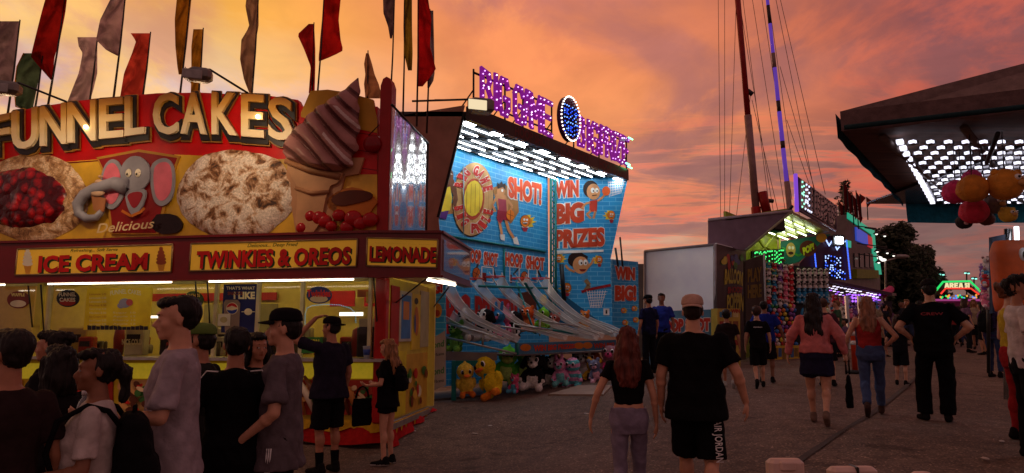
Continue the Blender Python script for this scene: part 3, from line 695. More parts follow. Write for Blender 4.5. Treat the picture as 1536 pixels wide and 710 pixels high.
# arch behind the generic elephant head
LG = {'F': (-14,30,172,171,240,239)}
letters = [('F',-12,29,178,169,243,241),('U',24,70,167,160,241,236),('N',66,113,160,154,235,231),('N',107,157,154,149,230,226),('E',154,198,149,146,224,221),('L',192,229,145,143,220,216),
           ('C',234,278,141,139,218,217),('A',275,320,139,138,216,217),('K',321,367,138,140,217,219),('E',365,407,141,143,220,223),('S',405,449,144,149,224,228)]
LF = bpy.data.materials.new('letter_face'); LF.use_nodes = True; t_ = LF.node_tree; bs_ = t_.nodes['Principled BSDF']; tc_ = t_.nodes.new('ShaderNodeTexCoord'); sp_ = t_.nodes.new('ShaderNodeSeparateXYZ'); t_.links.new(tc_.outputs['Generated'], sp_.inputs[0])
t_.links.new(ramp(sp_.outputs[2], [(.1, S(252,232,190)), (.45, S(246,214,150)), (.75, S(206,150,60)), (1, S(168,108,34))], t_), bs_.inputs['Base Color']); bs_.inputs['Roughness'].default_value = .3
for ch, x0, x1, yt0, yt1, yb0, yb1 in letters:
    A = [(x0+4,yt0+4),(x1-4,yt1+4),(x1-4,yb1-12),(x0+4,yb0-12)]
    b = MB(); text_on(b, FB, ch, [(x0-.5,yt0-.5),(x1+.5,yt1-.5),(x1+.5,yb1-2),(x0-.5,yb0-2)], mat('letter_gold_rim', S(170,120,50), .4), .02, .085, depth=.03)
    text_on(b, FB, ch, [(x0+.8,yt0+1),(x1-.8,yt1+1),(x1-.8,yb1-4),(x0+.8,yb0-4)], BLKP, .045, .08, depth=.03)
    o = b.build('sign_letter', bill)
    b = MB(); text_on(b, FB, ch, A, LF, .08, .018, depth=.05); b.build('letter_face', o)
for cx, cy in ((140,195),(395,180)):  # glowing beads added in place of floodlight reflections on the letters
    b = MB(); q = FB.at(cx, cy, .15); b.ell(q, .028, emat('flood_glint', (1,.8,.5), 14), 10, 8); b.tube([q-FB.n*.03, q-FB.n*.08], .02, BLKP, 8); b.build('flood_glint', bill)
# pictures: food reliefs, each a thick moulded shape
def food_mat(name, stops, sc, gloss, fine, bump, vor=0):
    m = bpy.data.materials.new(name); m.use_nodes = True; t = m.node_tree; b = t.nodes['Principled BSDF']; tc = t.nodes.new('ShaderNodeTexCoord')
    def nz(s_, d, dist=0): n = t.nodes.new('ShaderNodeTexNoise'); n.inputs['Scale'].default_value = s_; n.inputs['Detail'].default_value = d; n.inputs['Distortion'].default_value = dist; n.inputs['Roughness'].default_value = .62; t.links.new(tc.outputs['Object'], n.inputs[0]); return n.outputs[0]
    h = nz(sc, 8, .5)
    if vor:
        v = t.nodes.new('ShaderNodeTexVoronoi'); v.inputs['Scale'].default_value = vor; t.links.new(tc.outputs['Object'], v.inputs[0]); h = M_('ADD', M_('MULTIPLY', h, .45, tree=t), M_('MULTIPLY', M_('SUBTRACT', .75, v.outputs['Distance'], tree=t), .55, tree=t), tree=t)
    c = ramp(h, stops, t); c = mixc(fine, c, mixc(1.0, c, ramp(nz(sc*7, 5), [(.3,(.55,.5,.45)),(.7,(1.5,1.5,1.5))], t), t, 'MULTIPLY'), t)
    t.links.new(c, b.inputs['Base Color']); b.inputs['Roughness'].default_value = gloss
    bp = t.nodes.new('ShaderNodeBump'); bp.inputs['Strength'].default_value = bump; bp.inputs['Distance'].default_value = .05; t.links.new(h, bp.inputs['Height']); t.links.new(bp.outputs[0], b.inputs['Normal']); return m
def dome(name, cx, cy, rx, ry, m, off, hgt, parent, seed=1, wob=.05):
    rn = random.Random(seed); n, k = 72, 9; b = MB(); vs = []; w = [1+wob*(noise.noise(Vector((math.cos(i*2*math.pi/n)*1.7, math.sin(i*2*math.pi/n)*1.7, seed)))*1.3+noise.noise(Vector((math.cos(i*2*math.pi/n)*5, math.sin(i*2*math.pi/n)*5, seed)))*.7) for i in range(n)]
    for j in range(k+1):
        r = j/k
        for i in range(n): a = 2*math.pi*i/n; rr = r*(1+(w[i]-1)*r); x, y = cx+rx*rr*math.cos(a), cy+ry*rr*math.sin(a); vs.append(FB.at(x, y, off+hgt*math.sqrt(max(0, 1-r**3))+(.02*noise.noise(Vector((x*.09, y*.09, seed))) if j < k else 0)))
    fs = [(j*n+i, j*n+(i+1)%n, (j+1)*n+(i+1)%n, (j+1)*n+i) for j in range(k) for i in range(n)]; b.add(vs, fs, m, True); return b.build(name, parent)
SUG = food_mat('powdered_cake', [(.33,(.05,.018,.008)),(.40,(.26,.11,.04)),(.46,(.60,.40,.26)),(.52,(.80,.68,.58)),(.75,(.88,.80,.72))], 5.2, .6, .6, .9)
CRU = food_mat('cake_crust', [(.35,(.16,.06,.02)),(.48,(.48,.26,.11)),(.56,(.74,.52,.32)),(.7,(.82,.68,.52))], 6, .5, .6, .9)
CHE = food_mat('cherry_sauce', [(.30,(.06,.0,.002)),(.42,(.28,.004,.008)),(.58,(.60,.014,.02)),(.75,(.8,.10,.08))], 4, .12, .3, 1.0, 6.5)
o = dome('cherry_cake_picture', 50, 298, 84, 65, CRU, .012, .07, bill, 3); dome('cherry_sauce', 40, 300, 66, 48, CHE, .05, .09, o, 7, .10)
o = dome('sugared_cake_picture', 355, 292, 90, 68, SUG, .012, .10, bill, 4)
# a soft-serve cone cut-out that rises past the sign
b = MB(); b.slab([FB.at(x, y, .05) for x, y in [(436,238),(548,238),(540,262),(506,268),(520,262),(498,350),(446,350),(432,262)]][::-1], FB.n, .05, paint(186,134,96))
b.build('cone_picture', bill)
b = MB(); cn = paint(196,146,104); cn2 = paint(170,120,84)
b.slab([FB.at(x, y, .09) for x, y in soften([(432,234),(520,258),(512,276),(496,282),(482,352),(446,352),(452,284),(438,262)],1)][::-1], FB.n, .04, cn)
b.tube([FB.at(434,244,.10), FB.at(470,258,.12), FB.at(514,268,.10)], .045, cn2, 10)
b.tube([FB.at(448,284,.09), FB.at(472,292,.11), FB.at(498,290,.09)], .03, cn2, 10); b.build('wafer_cone', bill)
rowsc = [(121,540.5,542),(130,531,543.5),(140,521,544),(150,506,543),(160,494,542),(170,478,541),(180,466,544),(190,459,545),(200,445,541.5),(210,438,541),(222,431,542),(232,430,537),(242,437,534),(252,462,531),(260,496,514)]
SWM = [paint(170,118,112,.35), paint(92,50,52,.35), paint(214,192,186,.35), paint(124,76,72,.35)]
b = MB(); NR, NC = 190, 70; vs_ = []; fs_ = [[], [], [], []]
def crow(y):
    for (ya,a0,b0),(yb,a1,b1) in zip(rowsc, rowsc[1:]):
        if y <= yb: k = (y-ya)/(yb-ya); return a0+(a1-a0)*k, b0+(b1-b0)*k
    return rowsc[-1][1:]
wd_ = lambda a, b: min(1, (b-a)/60)
def cph(x, y): return ((y-121)**.93-.62*(x-500)+5*math.sin((x-430)*.045))/21.0
for j in range(NR+1):
    y = 121+139*j/NR; xl, xr = crow(y)
    for i in range(NC+1):
        t = i/NC; x = xl+(xr-xl)*t; ph = cph(x, y)*2*math.pi; wd = min(1, (xr-xl)/60); vs_.append(FB.at(x+(2.6*wd_(xl,xr)*math.sin(ph)*(1 if t == 1 else -1))*(1 if t in (0,1) else 0), y, .10+.16*wd*math.sqrt(max(0,1-(2*t-1)**2))+.085*wd*abs(math.sin(ph/2+.9))*math.sin(math.pi*t)**.5))
for j in range(NR):
    for i in range(NC):
        y = 121+139*(j+.5)/NR; xl, xr = crow(y); x = xl+(xr-xl)*(i+.5)/NC; ph = cph(x, y); fr = ph-math.floor(ph); odd = int(math.floor(ph))%2
        k = 1 if .42 < fr < .62 else (2 if odd and x > 500 and y > 170 and fr < .20 else (3 if .62 <= fr < .78 else 0)); fs_[k].append((j*(NC+1)+i, (j+1)*(NC+1)+i, (j+1)*(NC+1)+i+1, j*(NC+1)+i+1))
o_ = len(b.v); b.v += [tuple(v) for v in vs_]
for k in range(4):
    mi = b.mi(SWM[k])
    for f_ in fs_[k]: b.f.append([q_+o_ for q_ in f_]); b.m.append(mi); b.sm.append(True)
b.build('soft_serve_swirl', bill)
b = MB(); b.slab([FB.at(x, y, .05) for x, y in blob_pts(530,305,36,22,16,.06,2)][::-1], FB.n, .05, paint(196,110,30)); b.slab([FB.at(x, y, .07) for x, y in soften([(496,300),(520,286),(560,288),(562,300),(540,306),(510,312)])][::-1], FB.n, .03, paint(90,34,14)); b.build('fried_bar_picture', bill)
rn = random.Random(8)
for i in range(10):
    b = MB(); x, y = 458+i*11+rn.uniform(-3,3), 336+rn.uniform(-12,8); q = FB.at(x, y, .07); sz = rn.uniform(.08,.13)
    b.ell(q, (sz, .05, sz*.9), paint(172,20,26,.2), 10, 8); b.build('strawberry', bill)
b = MB(); b.ell(FB.at(561,218,.06), (.13,.05,.13), paint(130,10,20,.2), 12, 8); b.tube([FB.at(556,206,.08), FB.at(572,190,.08)], .008, paint(60,30,14), 6); b.build('cherry_picture', bill)
b = MB(); b.slab([FB.at(x, y, .04) for x, y in blob_pts(252,336,24,16,14,.1,5)][::-1], FB.n, .03, paint(34,20,20,.15)); b.build('berry_picture', bill)
# ---- a cartoon elephant shield
sh = MB(); sh.slab([FB.at(x, y, .03) for x, y in [(147,237),(210,225),(272,235),(262,262),(240,352),(168,352),(158,264)]][::-1], FB.n, .03, paint(186,134,46))
sh.slab([FB.at(x, y, .036) for x, y in [(151,240),(210,229),(268,238),(258,262),(236,350),(172,350),(162,264)]][::-1], FB.n, .02, paint(140,14,18)); shield = sh.build('shield_panel', bill)
GR, PK = paint(150,148,160), paint(226,110,130)
b = MB()
for pts, m in (([(188,252),(176,238),(162,246),(154,272),(156,304),(170,318),(184,308),(192,286)], GR), ([(228,252),(240,240),(256,238),(266,252),(266,288),(258,306),(244,312),(232,300)], GR)): b.slab([FB.at(x, y, .06) for x, y in soften(pts)][::-1], FB.n, .02, m)
for pts in ([(184,256),(174,244),(163,252),(158,274),(162,302),(172,310),(182,298),(187,280)], [(234,256),(242,246),(256,244),(262,256),(262,286),(254,300),(244,304),(236,292)]): b.slab([FB.at(x, y, .066) for x, y in soften(pts)][::-1], FB.n, .02, PK)
b.slab([FB.at(x, y, .085) for x, y in blob_pts(209,262,22,26,20,.02,1)][::-1], FB.n, .03, GR)
b.slab([FB.at(x, y, .080) for x, y in soften([(192,286),(226,282),(222,306),(212,322),(204,326),(196,312)])][::-1], FB.n, .03, GR)
b.slab([FB.at(x, y, .088) for x, y in soften([(196,292),(222,288),(216,306),(207,316),(200,306)])][::-1], FB.n, .01, paint(150,24,40))
tp = [(196,282),(180,278),(164,282),(150,286),(134,294),(124,308),(126,322),(138,330),(152,328),(160,318)]
b.tube([FB.at(x, y, .09) for x, y in tp], [.13,.11,.10,.095,.085,.08,.07,.065,.055,.04], GR, 10)
for x in (200, 214): b.ell(FB.at(x, 262, .10), (.045,.012,.065), paint(236,226,200), 10, 8); b.ell(FB.at(x-1, 264, .115), (.014,.006,.02), BLKP, 8, 6)
b.slab([FB.at(x, y, .12) for x, y in [(146,296),(168,300),(164,320),(150,318)]][::-1], FB.n, .02, paint(170,110,70))
for x0, y0, w in ((157,292,.11),(158,284,.09),(159,276,.07),(161,268,.04)): b.ell(FB.at(x0, y0, .13), (w, .03, w*.55), paint(206,170,140), 10, 6)
line_on(b, FB, [(190,318),(204,326),(218,320),(224,314)], 4, paint(206,110,30), .10)
b.build('elephant_figure', shield)
b = MB(); text_on(b, FB, 'Delicious', [(154,338),(240,330),(240,344),(154,352)], CRM, .12, .012, shear=.3); b.build('sign_script', bill)
# ---- red end post of the sign and the hanging clear side curtain
pe = FB.at(577, 240, .02); b = MB(); hw = .085
prof = [(-hw, pe.z-1.3), (hw, pe.z-1.3), (hw, FB.at(578,126).z-.03), (hw*.6, FB.at(578,122).z+.03), (0, FB.at(578,119).z+.03), (-hw*.6, FB.at(578,122).z+.03), (-hw, FB.at(578,126).z-.03)]
b.slab([Vector((pe.x, pe.y, 0))+FB.u*x+Vector((0,0,z)) for x, z in prof], FB.n, .18, paint(160,20,22,.3)); b.build('end_post', tr)
S0_ = Vector((pe.x+.09, pe.y-.02, 0)); FSd = Plane(S0_, S0_+sd_*2.2)
ct, cb_ = FSd.at(590, 160).z, 2.75
VIN = mat('clear_vinyl_gloss', (.20,.14,.15), .15, metal=.25, spec=1, coat=1, bump=.10, bs=3.5)
b = MB(); n = 26; vs_ = []
for j in (0, 1):
    for i in range(n+1): q = S0_+sd_*(1.95*i/n)+FSd.n*(.004*math.sin(i*.7)); vs_.append((q.x, q.y, ct if j else cb_))
b.add(vs_, [(i, i+1, n+2+i, n+1+i) for i in range(n)], VIN, True); b.build('side_curtain', tr)
b = MB(); b.tube([S0_+Vector((0,0,ct)), S0_+sd_*1.95+Vector((0,0,ct))], .02, BLKP, 6); b.tube([S0_+sd_*1.95+Vector((0,0,ct)), S0_+sd_*1.95+Vector((0,0,2.4))], .018, BLKP, 6); b.build('curtain_rail', tr)
# ---- body of the trailer
zc = FW.at(300, 537).z; zw = fbot+.02; zb = FW.at(300, 628).z
body = MB()
fl = [Vector((p_.x, p_.y, 0)) for p_ in (FW.at(XL, 400), FW.at(583, 400))]; back = -FW.n*2.3
def wall(b, A, B, z0, z1, th, m):
    u = (B-A).normalized(); n_ = Vector((u.y, -u.x, 0)); b.slab([A+Vector((0,0,z0)), B+Vector((0,0,z0)), B+Vector((0,0,z1)), A+Vector((0,0,z1))], n_, th, m)
SIL = mat('brushed_steel', (.42,.40,.38), .35, metal=.7)
b = MB(); wall(b, fl[0], fl[1], zb, zc-.03, .05, paint(200,170,40)); b.build('front_panel', tr)
INW = mat('interior_cream', S(226,204,96), .5, var=.04); 
b = MB(); wall(b, fl[0]+back-FW.u*3, fl[1]+back, zb, zw+.25, .05, INW); b.build('back_wall', tr); b = MB(); wall(b, fl[0]+back-FW.u*1.5, fl[0]-FW.u*1.5, zb, zw+.25, .05, INW); b.build('end_wall', tr)
b = MB(); bb_ = [fl[0]+back, fl[1]+back, fl[1], fl[0]]
b.hexa([q+Vector((0,0,zb-.06)) for q in (fl[0]-FW.n*.06, fl[1]-FW.n*.06, fl[1]+back, fl[0]+back)], [q+Vector((0,0,zb)) for q in (fl[0]-FW.n*.06, fl[1]-FW.n*.06, fl[1]+back, fl[0]+back)], SIL); b.build('trailer_floor', tr)
b = MB(); b.hexa([q+Vector((0,0,zw+.25)) for q in (fl[0]-FW.n*.06, fl[1]-FW.n*.06, fl[1]+back*1.03, fl[0]+back*1.03)], [q+Vector((0,0,zw+.33)) for q in (fl[0]-FW.n*.06, fl[1]-FW.n*.06, fl[1]+back*1.03, fl[0]+back*1.03)], CRM); b.build('trailer_roof', tr)
b = MB(); wall(b, fl[1]+back, fl[1]+back+sd_*.05, zb, zw, .05, INW); 
# counter
b = MB(); A = FW.at(XL,400,.22); B = FW.at(588,400,.22); C_ = FW.at(588,400,-.30); D_ = FW.at(XL,400,-.30); zf = lambda q, z: Vector((q.x, q.y, z))
b.hexa([zf(q, zc-.03) for q in (A,B,C_,D_)], [zf(q, zc+.01) for q in (A,B,C_,D_)], SIL); b.build('serving_counter', tr)
# window frame and panes
FR = paint(206,196,150,.35)
for x in (-40, 61, 75, 325, 388, 454, 556):
    b = MB(); q = FW.at(x, 450); b.box((q.x, q.y, (zc+zw)/2), (.055 if x != 61 else .12, .05, zw-zc-.02), FR if x != 61 else paint(206,190,70), math.atan2(FW.u.y, FW.u.x)); b.build('window_post', tr)
b = MB(); band(b, FW, XL, 583, zw, zw-.05, paint(196,186,120), .01, .05); b.build('window_head', tr)
GL = bpy.data.materials.new('window_glass'); GL.use_nodes = True; t_ = GL.node_tree; t_.nodes.clear()
o_ = t_.nodes.new('ShaderNodeOutputMaterial'); a_ = t_.nodes.new('ShaderNodeBsdfTransparent'); g__ = t_.nodes.new('ShaderNodeBsdfGlossy'); g__.inputs['Roughness'].default_value = .03; mx = t_.nodes.new('ShaderNodeMixShader'); lw = t_.nodes.new('ShaderNodeLayerWeight'); lw.inputs[0].default_value = .25
a_.inputs[0].default_value = (.9,.9,.88,1); mrg = M_('MULTIPLY_ADD', lw.outputs['Fresnel'], .35, .01, tree=t_); t_.links.new(mrg, mx.inputs[0]); t_.links.new(a_.outputs[0], mx.inputs[1]); t_.links.new(g__.outputs[0], mx.inputs[2]); t_.links.new(mx.outputs[0], o_.inputs[0])
for x0, x1 in ((-95,-42),(-38,55),(78,322),(328,385),(391,451),(457,554)):
    b = MB(); band(b, FW, x0, x1, zw-.05, zc+.02, GL, -.015, .006); b.build('window_pane', tr)
# red corner post
q = FW.at(574, 450, .02); b = MB(); b.box((q.x, q.y, (zb+zw)/2), (.17, .15, zw-zb), paint(170,24,22,.3), math.atan2(FW.u.y, FW.u.x), .02); b.build('corner_post', tr)
# side wall of the trailer, running back
w0 = Vector((q.x+.08, q.y, 0)); FSW = Plane(w0, w0+sd_*2.4)
b = MB(); wall(b, w0, w0+sd_*2.25, zb, zw, .05, paint(196,176,60)); b.build('side_wall', tr)
def sidebit(name, x0, y0, x1, y1, m, off=.012, text=None):
    A = FSW.at(x0, y0); B = FSW.at(x1, y1); b = MB(); n_ = FSW.n
    b.slab([zf(A, B.z)+n_*off, zf(B, B.z)+n_*off, zf(B, A.z)+n_*off, zf(A, A.z)+n_*off], n_, off-.002, m); return b.build(name, tr)
sidebit('side_door', 586, 428, 596, 520, paint(150,30,26), .02)
fr_ = sidebit('picture_frame', 598, 436, 614, 512, paint(180,172,160), .03)
sidebit('framed_picture', 600, 442, 612, 508, paint(60,110,170), .036)
sidebit('framed_picture', 602, 452, 610, 480, paint(200,120,50), .040)
sidebit('poster', 617, 440, 628, 524, paint(214,180,40), .02)
for k_, (cx, cy, rx, ry, m) in enumerate(((622.5,452,3,5,paint(60,40,16)),(622.5,482,3.4,22,paint(196,110,40)),(620,486,1.2,14,paint(60,90,150)))):
    b = MB(); oval_on(b, FSW, cx, cy, rx, ry, m, .024+.003*k_); b.build('poster_picture', tr)
sidebit('poster', 630, 436, 641, 520, paint(170,160,120), .02)
sidebit('side_poster', 592, 528, 606, 620, paint(210,190,40), .02); sidebit('side_poster', 608, 532, 638, 608, paint(196,150,50), .02)
rn = random.Random(5)
for i in range(16):
    b = MB(); oval_on(b, FSW, rn.uniform(610,637), rn.uniform(536,604), rn.uniform(1.5,4), rn.uniform(4,9), paint(*rn.choice([(180,30,24),(60,110,40),(220,170,60),(120,50,24),(220,210,170)])), .022+.002*i); b.build('poster_picture', tr)
b = MB(); b.hexa([zf(w0, zb-.1), zf(w0+sd_*2.2, zb-.1), zf(w0+sd_*2.2+FSW.n*.10, zb-.1), zf(w0+FSW.n*.10, zb-.1)], [zf(w0, zb-.02), zf(w0+sd_*2.2, zb-.02), zf(w0+sd_*2.2+FSW.n*.10, zb-.02), zf(w0+FSW.n*.10, zb-.02)], SIL); b.build('side_sill', tr)
# awning struts
for pl, (x0,y0), (x1,y1) in ((FF,(37,429),(51,491)),(FF,(56,427),(68,496)),(FF,(289,422),(300,486)),(FF,(307,423),(317,491)),(FF,(558,415),(567,490))):
    b = MB(); A = pl.at(x0, y0, -.06); B = FW.at(x1, y1, .03); b.tube([A, B], .012, BLKP, 6); b.build('awning_strut', tr)
for (x0,y0), (x1,y1) in (((612,415),(592,454)),((661,431),(648,462))):
    b = MB(); b.tube([FE.at(x0+42, y0+2, -.12) if x0 < 640 else FE.at(x0+22, y0, -.1), FSW.at(x1, y1, .02)], .012, BLKP, 6); b.build('awning_strut', tr)
# interior: warm strips, shelves, machines, boards
ILM = emat('interior_tube', (1,.80,.34), 12.0)
for k_, (x0, x1) in enumerate(((-60,70),(110,300),(345,450),(470,560))):
    A = FW.at(x0, 400, -1.2); B = FW.at(x1, 400, -1.2); b = MB(); b.tube([zf(A, zw+.18), zf(B, zw+.18)], .025, ILM, 6); b.build('interior_light', tr)
def backbit(name, x0, y0, x1, y1, m, off=-2.2, th=.03):
    A = FW.at(x0, y0, off); B = FW.at(x1, y1, off); b = MB(); b.slab([zf(A, B.z), zf(B, B.z), zf(B, A.z), zf(A, A.z)], FW.n, th, m); return b.build(name, tr)
backbit('wall_stripe', 80, 429, 300, 440, paint(176,24,20), -2.2); backbit('wall_panel', 410, 425, 452, 452, paint(180,20,22), -1.9); backbit('wall_panel', 470, 425, 500, 452, paint(180,20,22), -1.9)
backbit('wall_panel', 176, 448, 300, 520, paint(150,140,96), -2.15); backbit('wall_panel', 518, 477, 570, 532, paint(196,186,150), -.5); backbit('wall_notice', 525, 434, 555, 452, paint(214,190,70), -.6); backbit('wall_notice', 507, 430, 530, 442, paint(210,120,40), -.7)
backbit('wall_shelf', 90, 470, 128, 474, emat('neon_white', (1,.95,.8), 2.5), -1.6); backbit('wall_light', 443, 464, 482, 470, emat('neon_white', (1,.95,.8), 2.5), -1.5)
rn = random.Random(11)
for i in range(64):          # cups, bottles and machines on the inner shelf
    x = rn.uniform(-30, 545); y = 537; q = FW.at(x, y, -rn.uniform(.35, 1.8)); h = rn.choice([.16,.22,.3,.45]); w = h*rn.uniform(.35,.8)
    b = MB(); c = paint(*rn.choice([(150,140,120),(60,56,52),(90,84,70),(200,190,160),(150,40,30),(180,150,60),(40,38,40)]), rough=.35)
    if rn.random() < .5: b.lathe((q.x, q.y, zc+.01), [(w*.3,0),(w*.36,h*.6),(w*.3,h*.9),(w*.12,h)], c, 12); nm = 'serving_jar'
    else: b.box((q.x, q.y, zc+.01+h/2), (w*1.3, w, h), c, .1, .02); b.box((q.x, q.y-w*.5, zc+.01+h*.6), (w*.9, .02, h*.3), paint(30,28,28), .1); nm = 'kitchen_machine'
    o = b.build(nm, tr)
# menu board and round signs hung on the glass
mnu = backbit('menu_board', 133, 433, 226, 495, paint(246,214,40), .03, .012)
MW = paint(240,228,180); rn = random.Random(2)
def mline(*a, **k): b = MB(); text_on(b, FW, *a, **k); b.build('menu_lettering', mnu)
mline('FUNNEL CAKES', (168,437,214,444), MW, .036, .02, curve=.03)
for i in range(9):
    y = 440+i*5.6; mline(rn.choice(['Lemonade 5.00','Corn Dogs 7.00','Nachos 8.00','Pretzel 6.00','Ice Cream 5.00']), (137,y,162,y+3.2), paint(190,110,40) if i%3 == 0 else MW, .036, .0)
    if i > 4: mline(rn.choice(['Cherry 12','Apple 12','Sugar 10','Oreo 9']), (172,y,206,y+3.2), MW, .036, .0)
b = MB()
for i in range(14): poly_on(b, FW, [(134+i*6.5,495),(134+i*6.5,491-rn.random()*3),(140+i*6.5,491-rn.random()*3),(140+i*6.5,495)], BLKP, .037)
oval_on(b, FW, 190, 455, 9, 7, paint(150,150,170), .038); oval_on(b, FW, 197, 454, 5, 5, paint(200,90,90), .040); oval_on(b, FW, 184, 459, 5, 4, paint(150,150,170), .041)
b.build('menu_print', mnu)
def roundsign(cx, cy, rx, ry, base, rows, pic=None):
    b = MB(); b.slab([FW.at(cx+rx*math.cos(t*math.pi/12), cy-ry*math.sin(t*math.pi/12), .03) for t in range(24)], FW.n, .012, paint(*base)); o = b.build('hanging_sign', tr)
    b = MB()
    if pic: oval_on(b, FW, cx, cy+ry*.45, rx*.7, ry*.4, paint(*pic), .034)
    for body, y0, y1, w, c in rows: text_on(b, FW, body, (cx-rx*w, y0, cx+rx*w, y1), paint(*c), .037, .035)
    b.build('sign_lettering', o)
roundsign(104, 448, 17, 13, (30,30,40), [('FUNNEL',439,445,.75,(220,210,180)),('CAKES',447,453,.7,(220,210,180))], (170,40,30))
roundsign(30, 450, 17, 13, (120,36,30), [('WAFFLE',440,445,.6,(230,200,120))], (220,200,170))
roundsign(480, 443, 19, 13, (40,50,110), [('Twinkies',435,446,.92,(220,40,36))], (214,196,150))
roundsign(292, 450, 15, 13, (60,90,40), [('NACHOS',441,446,.7,(230,200,80))], (200,150,60))
b = MB(); text_on(b, FW, 'NICE COLD', (161,509,192,518), MW, -.3, .03); backp = b.build('counter_lettering', tr)
bl = backbit('drinks_poster', 337, 427, 384, 499, paint(28,36,92), .02, .012)
b = MB(); text_on(b, FW, "THAT'S WHAT", (341,430,384,435), MW, .026, .02); text_on(b, FW, 'I LIKE', (352,438,384,449), MW, .027, .05); text_on(b, FW, 'SNACKS', (343,438,366,443), paint(150,60,30), .028, .03)
poly_on(b, FW, [(337,455),(340,450),(358,450),(362,455),(360,498),(339,498)], paint(150,130,110), .028); oval_on(b, FW, 350, 463, 9, 9, MW, .031); oval_on(b, FW, 350, 463, 8, 8, paint(196,30,34), .034, a0=180, a1=360); oval_on(b, FW, 350, 463, 8, 8, paint(28,60,150), .034, a0=0, a1=180)
b.slab([FW.at(x, y, .038) for x, y in [(342,462),(350,459),(358,462),(358,464),(350,466),(342,465)]][::-1], FW.n, .003, MW); oval_on(b, FW, 374, 468, 6, 5, MW, .030); line_on(b, FW, [(364,468),(384,468)], 1, MW, .032); b.build('poster_print', bl)
nb = backbit('wall_notice', 330, 471, 347, 489, paint(224,220,190), .045, .01)
b = MB(); oval_on(b, FW, 338.5, 480, 5.5, 4.5, paint(190,180,120), .050); b.build('notice_print', nb)
gs = backbit('lemonade_sign', 452, 506, 484, 530, paint(50,120,50), .02, .012); b = MB(); text_on(b, FW, 'LEMON', (457,509,480,517), paint(230,220,60), .026, .04); oval_on(b, FW, 468, 523, 6, 4, paint(226,206,50), .026); b.build('sign_lettering', gs)
LB = emat('led_cyan', (.10,.55,.8), .8)
b = MB(); arch = [(438,484),(438,468),(444,458),(458,455),(452,456),(458,455),(490,456),(510,463),(517,470),(517,486)]
arch = [(438,486),(438,470),(441,461),(449,457),(470,455),(492,456),(508,461),(516,468),(517,486)]
for (x0,y0),(x1,y1) in zip(arch, arch[1:]):
    n = max(1, int(math.hypot(x1-x0, y1-y0)/2.6))
    for k_ in range(n): b.ell(FW.at(x0+(x1-x0)*k_/n, y0+(y1-y0)*k_/n, -.4), .0075, LB, 6, 4)
b.build('led_bulb_lattice', tr)
# front panel: lit yellow, food posters, scalloped yellow valance, red skirt
FP = Plane(aL, aR, -.56)
def fp(name, x0, y0, x1, y1, m, off=.0, th=.02):
    A, B, C, D = FW.at(x0,y0,off+.03), FW.at(x1,y0,off+.03), FW.at(x1,y1,off+.03), FW.at(x0,y1,off+.03); b = MB(); b.slab([D,C,B,A], FW.n, th, m); return b.build(name, tr)
LY = mat('lit_yellow_panel', S(214,190,40), .5, emit=S(214,190,40), es=.22)
for x0, x1 in ((-95,150),(155,388),(392,560)): fp('panel_board', x0, 545, x1, 568, LY)
rn = random.Random(21)
for k_ in range(5):
    x0 = -90+k_*135; bb2 = fp('food_poster', x0, 570, x0+126, 622, paint(*[(170,110,50),(150,40,30),(190,150,90),(120,70,40),(180,60,40)][k_]), .0)
    b = MB()
    for i in range(46): oval_on(b, FW, rn.uniform(x0+6, x0+120), rn.uniform(575, 617), rn.uniform(3,10), rn.uniform(2,6), paint(*rn.choice([(206,150,90),(150,80,40),(90,44,24),(196,40,30),(226,196,150),(60,110,50)])), .034+.0015*i, 10, rot=rn.uniform(-50,50))
    b.build('poster_print', bb2)
for i in range(7):
    b = MB(); x = 452+i*13; b.tube([FW.at(x-18, 560+i*2, .07), FW.at(x, 590, .10), FW.at(x+10, 622, .07)], [.02,.055,.015], paint(*[(190,120,60),(226,206,180),(110,60,34)][i%3]), 8); b.build('food_cutout', tr)
zv = FW.at(300, 640).z
b = MB(); n = 84; vs_ = []; A = FW.at(XL, 400, .06); B = FW.at(592, 400, .06)
for i in range(n+1):
    q = A.lerp(B, i/n)+FW.n*.012*math.sin(i*1.1); zt_ = zb+.04; sc2 = .10+.07*abs(math.sin(i*math.pi/6)); vs_ += [(q.x, q.y, zt_), (q.x, q.y, zt_-sc2), (q.x-FW.n.x*.004, q.y+.004, zt_)]
b.add(vs_, [(3*i, 3*i+1, 3*i+4, 3*i+3) for i in range(n)], cloth(206,160,40), True); b.build('scalloped_valance', tr)
b = MB(); vs_ = []
for i in range(n+1):
    q = A.lerp(B, i/n)+FW.n*(.02*math.sin(i*.8)-.03); q2 = q+FW.n*(.04*math.sin(i*.5)+.05); vs_ += [(q.x, q.y, zb-.02), (q2.x, q2.y, g(q2.x, q2.y)+.06+.03*math.sin(i*.4))]
b.add(vs_, [(2*i, 2*i+1, 2*i+3, 2*i+2) for i in range(n)], cloth(170,30,28), True); b.build('red_skirt', tr)
b = MB(); vs_ = []; n = 30; A = w0+FSW.n*.05; B = w0+sd_*2.3+FSW.n*.05
for i in range(n+1):
    q = A.lerp(B, i/n)+FSW.n*.02*math.sin(i*1.1); q2 = q+FSW.n*(.05*math.sin(i*.7)+.06); gz = g(q2.x, q2.y); vs_ += [(q.x, q.y, zb-.02), (q2.x, q2.y, gz+.02)]
b.add(vs_, [(2*i, 2*i+1, 2*i+3, 2*i+2) for i in range(n)], cloth(176,30,34), True); b.build('red_skirt', tr)
b = MB(); vs_ = []
for i in range(n+1):
    q = A.lerp(B, i/n)+FSW.n*.035; sc2 = .08+.10*(i%3 == 1); vs_ += [(q.x, q.y, zb+.0), (q.x, q.y, zb-sc2)]
b.add(vs_, [(2*i, 2*i+1, 2*i+3, 2*i+2) for i in range(n)], cloth(206,160,40), False); b.build('scalloped_valance', tr)
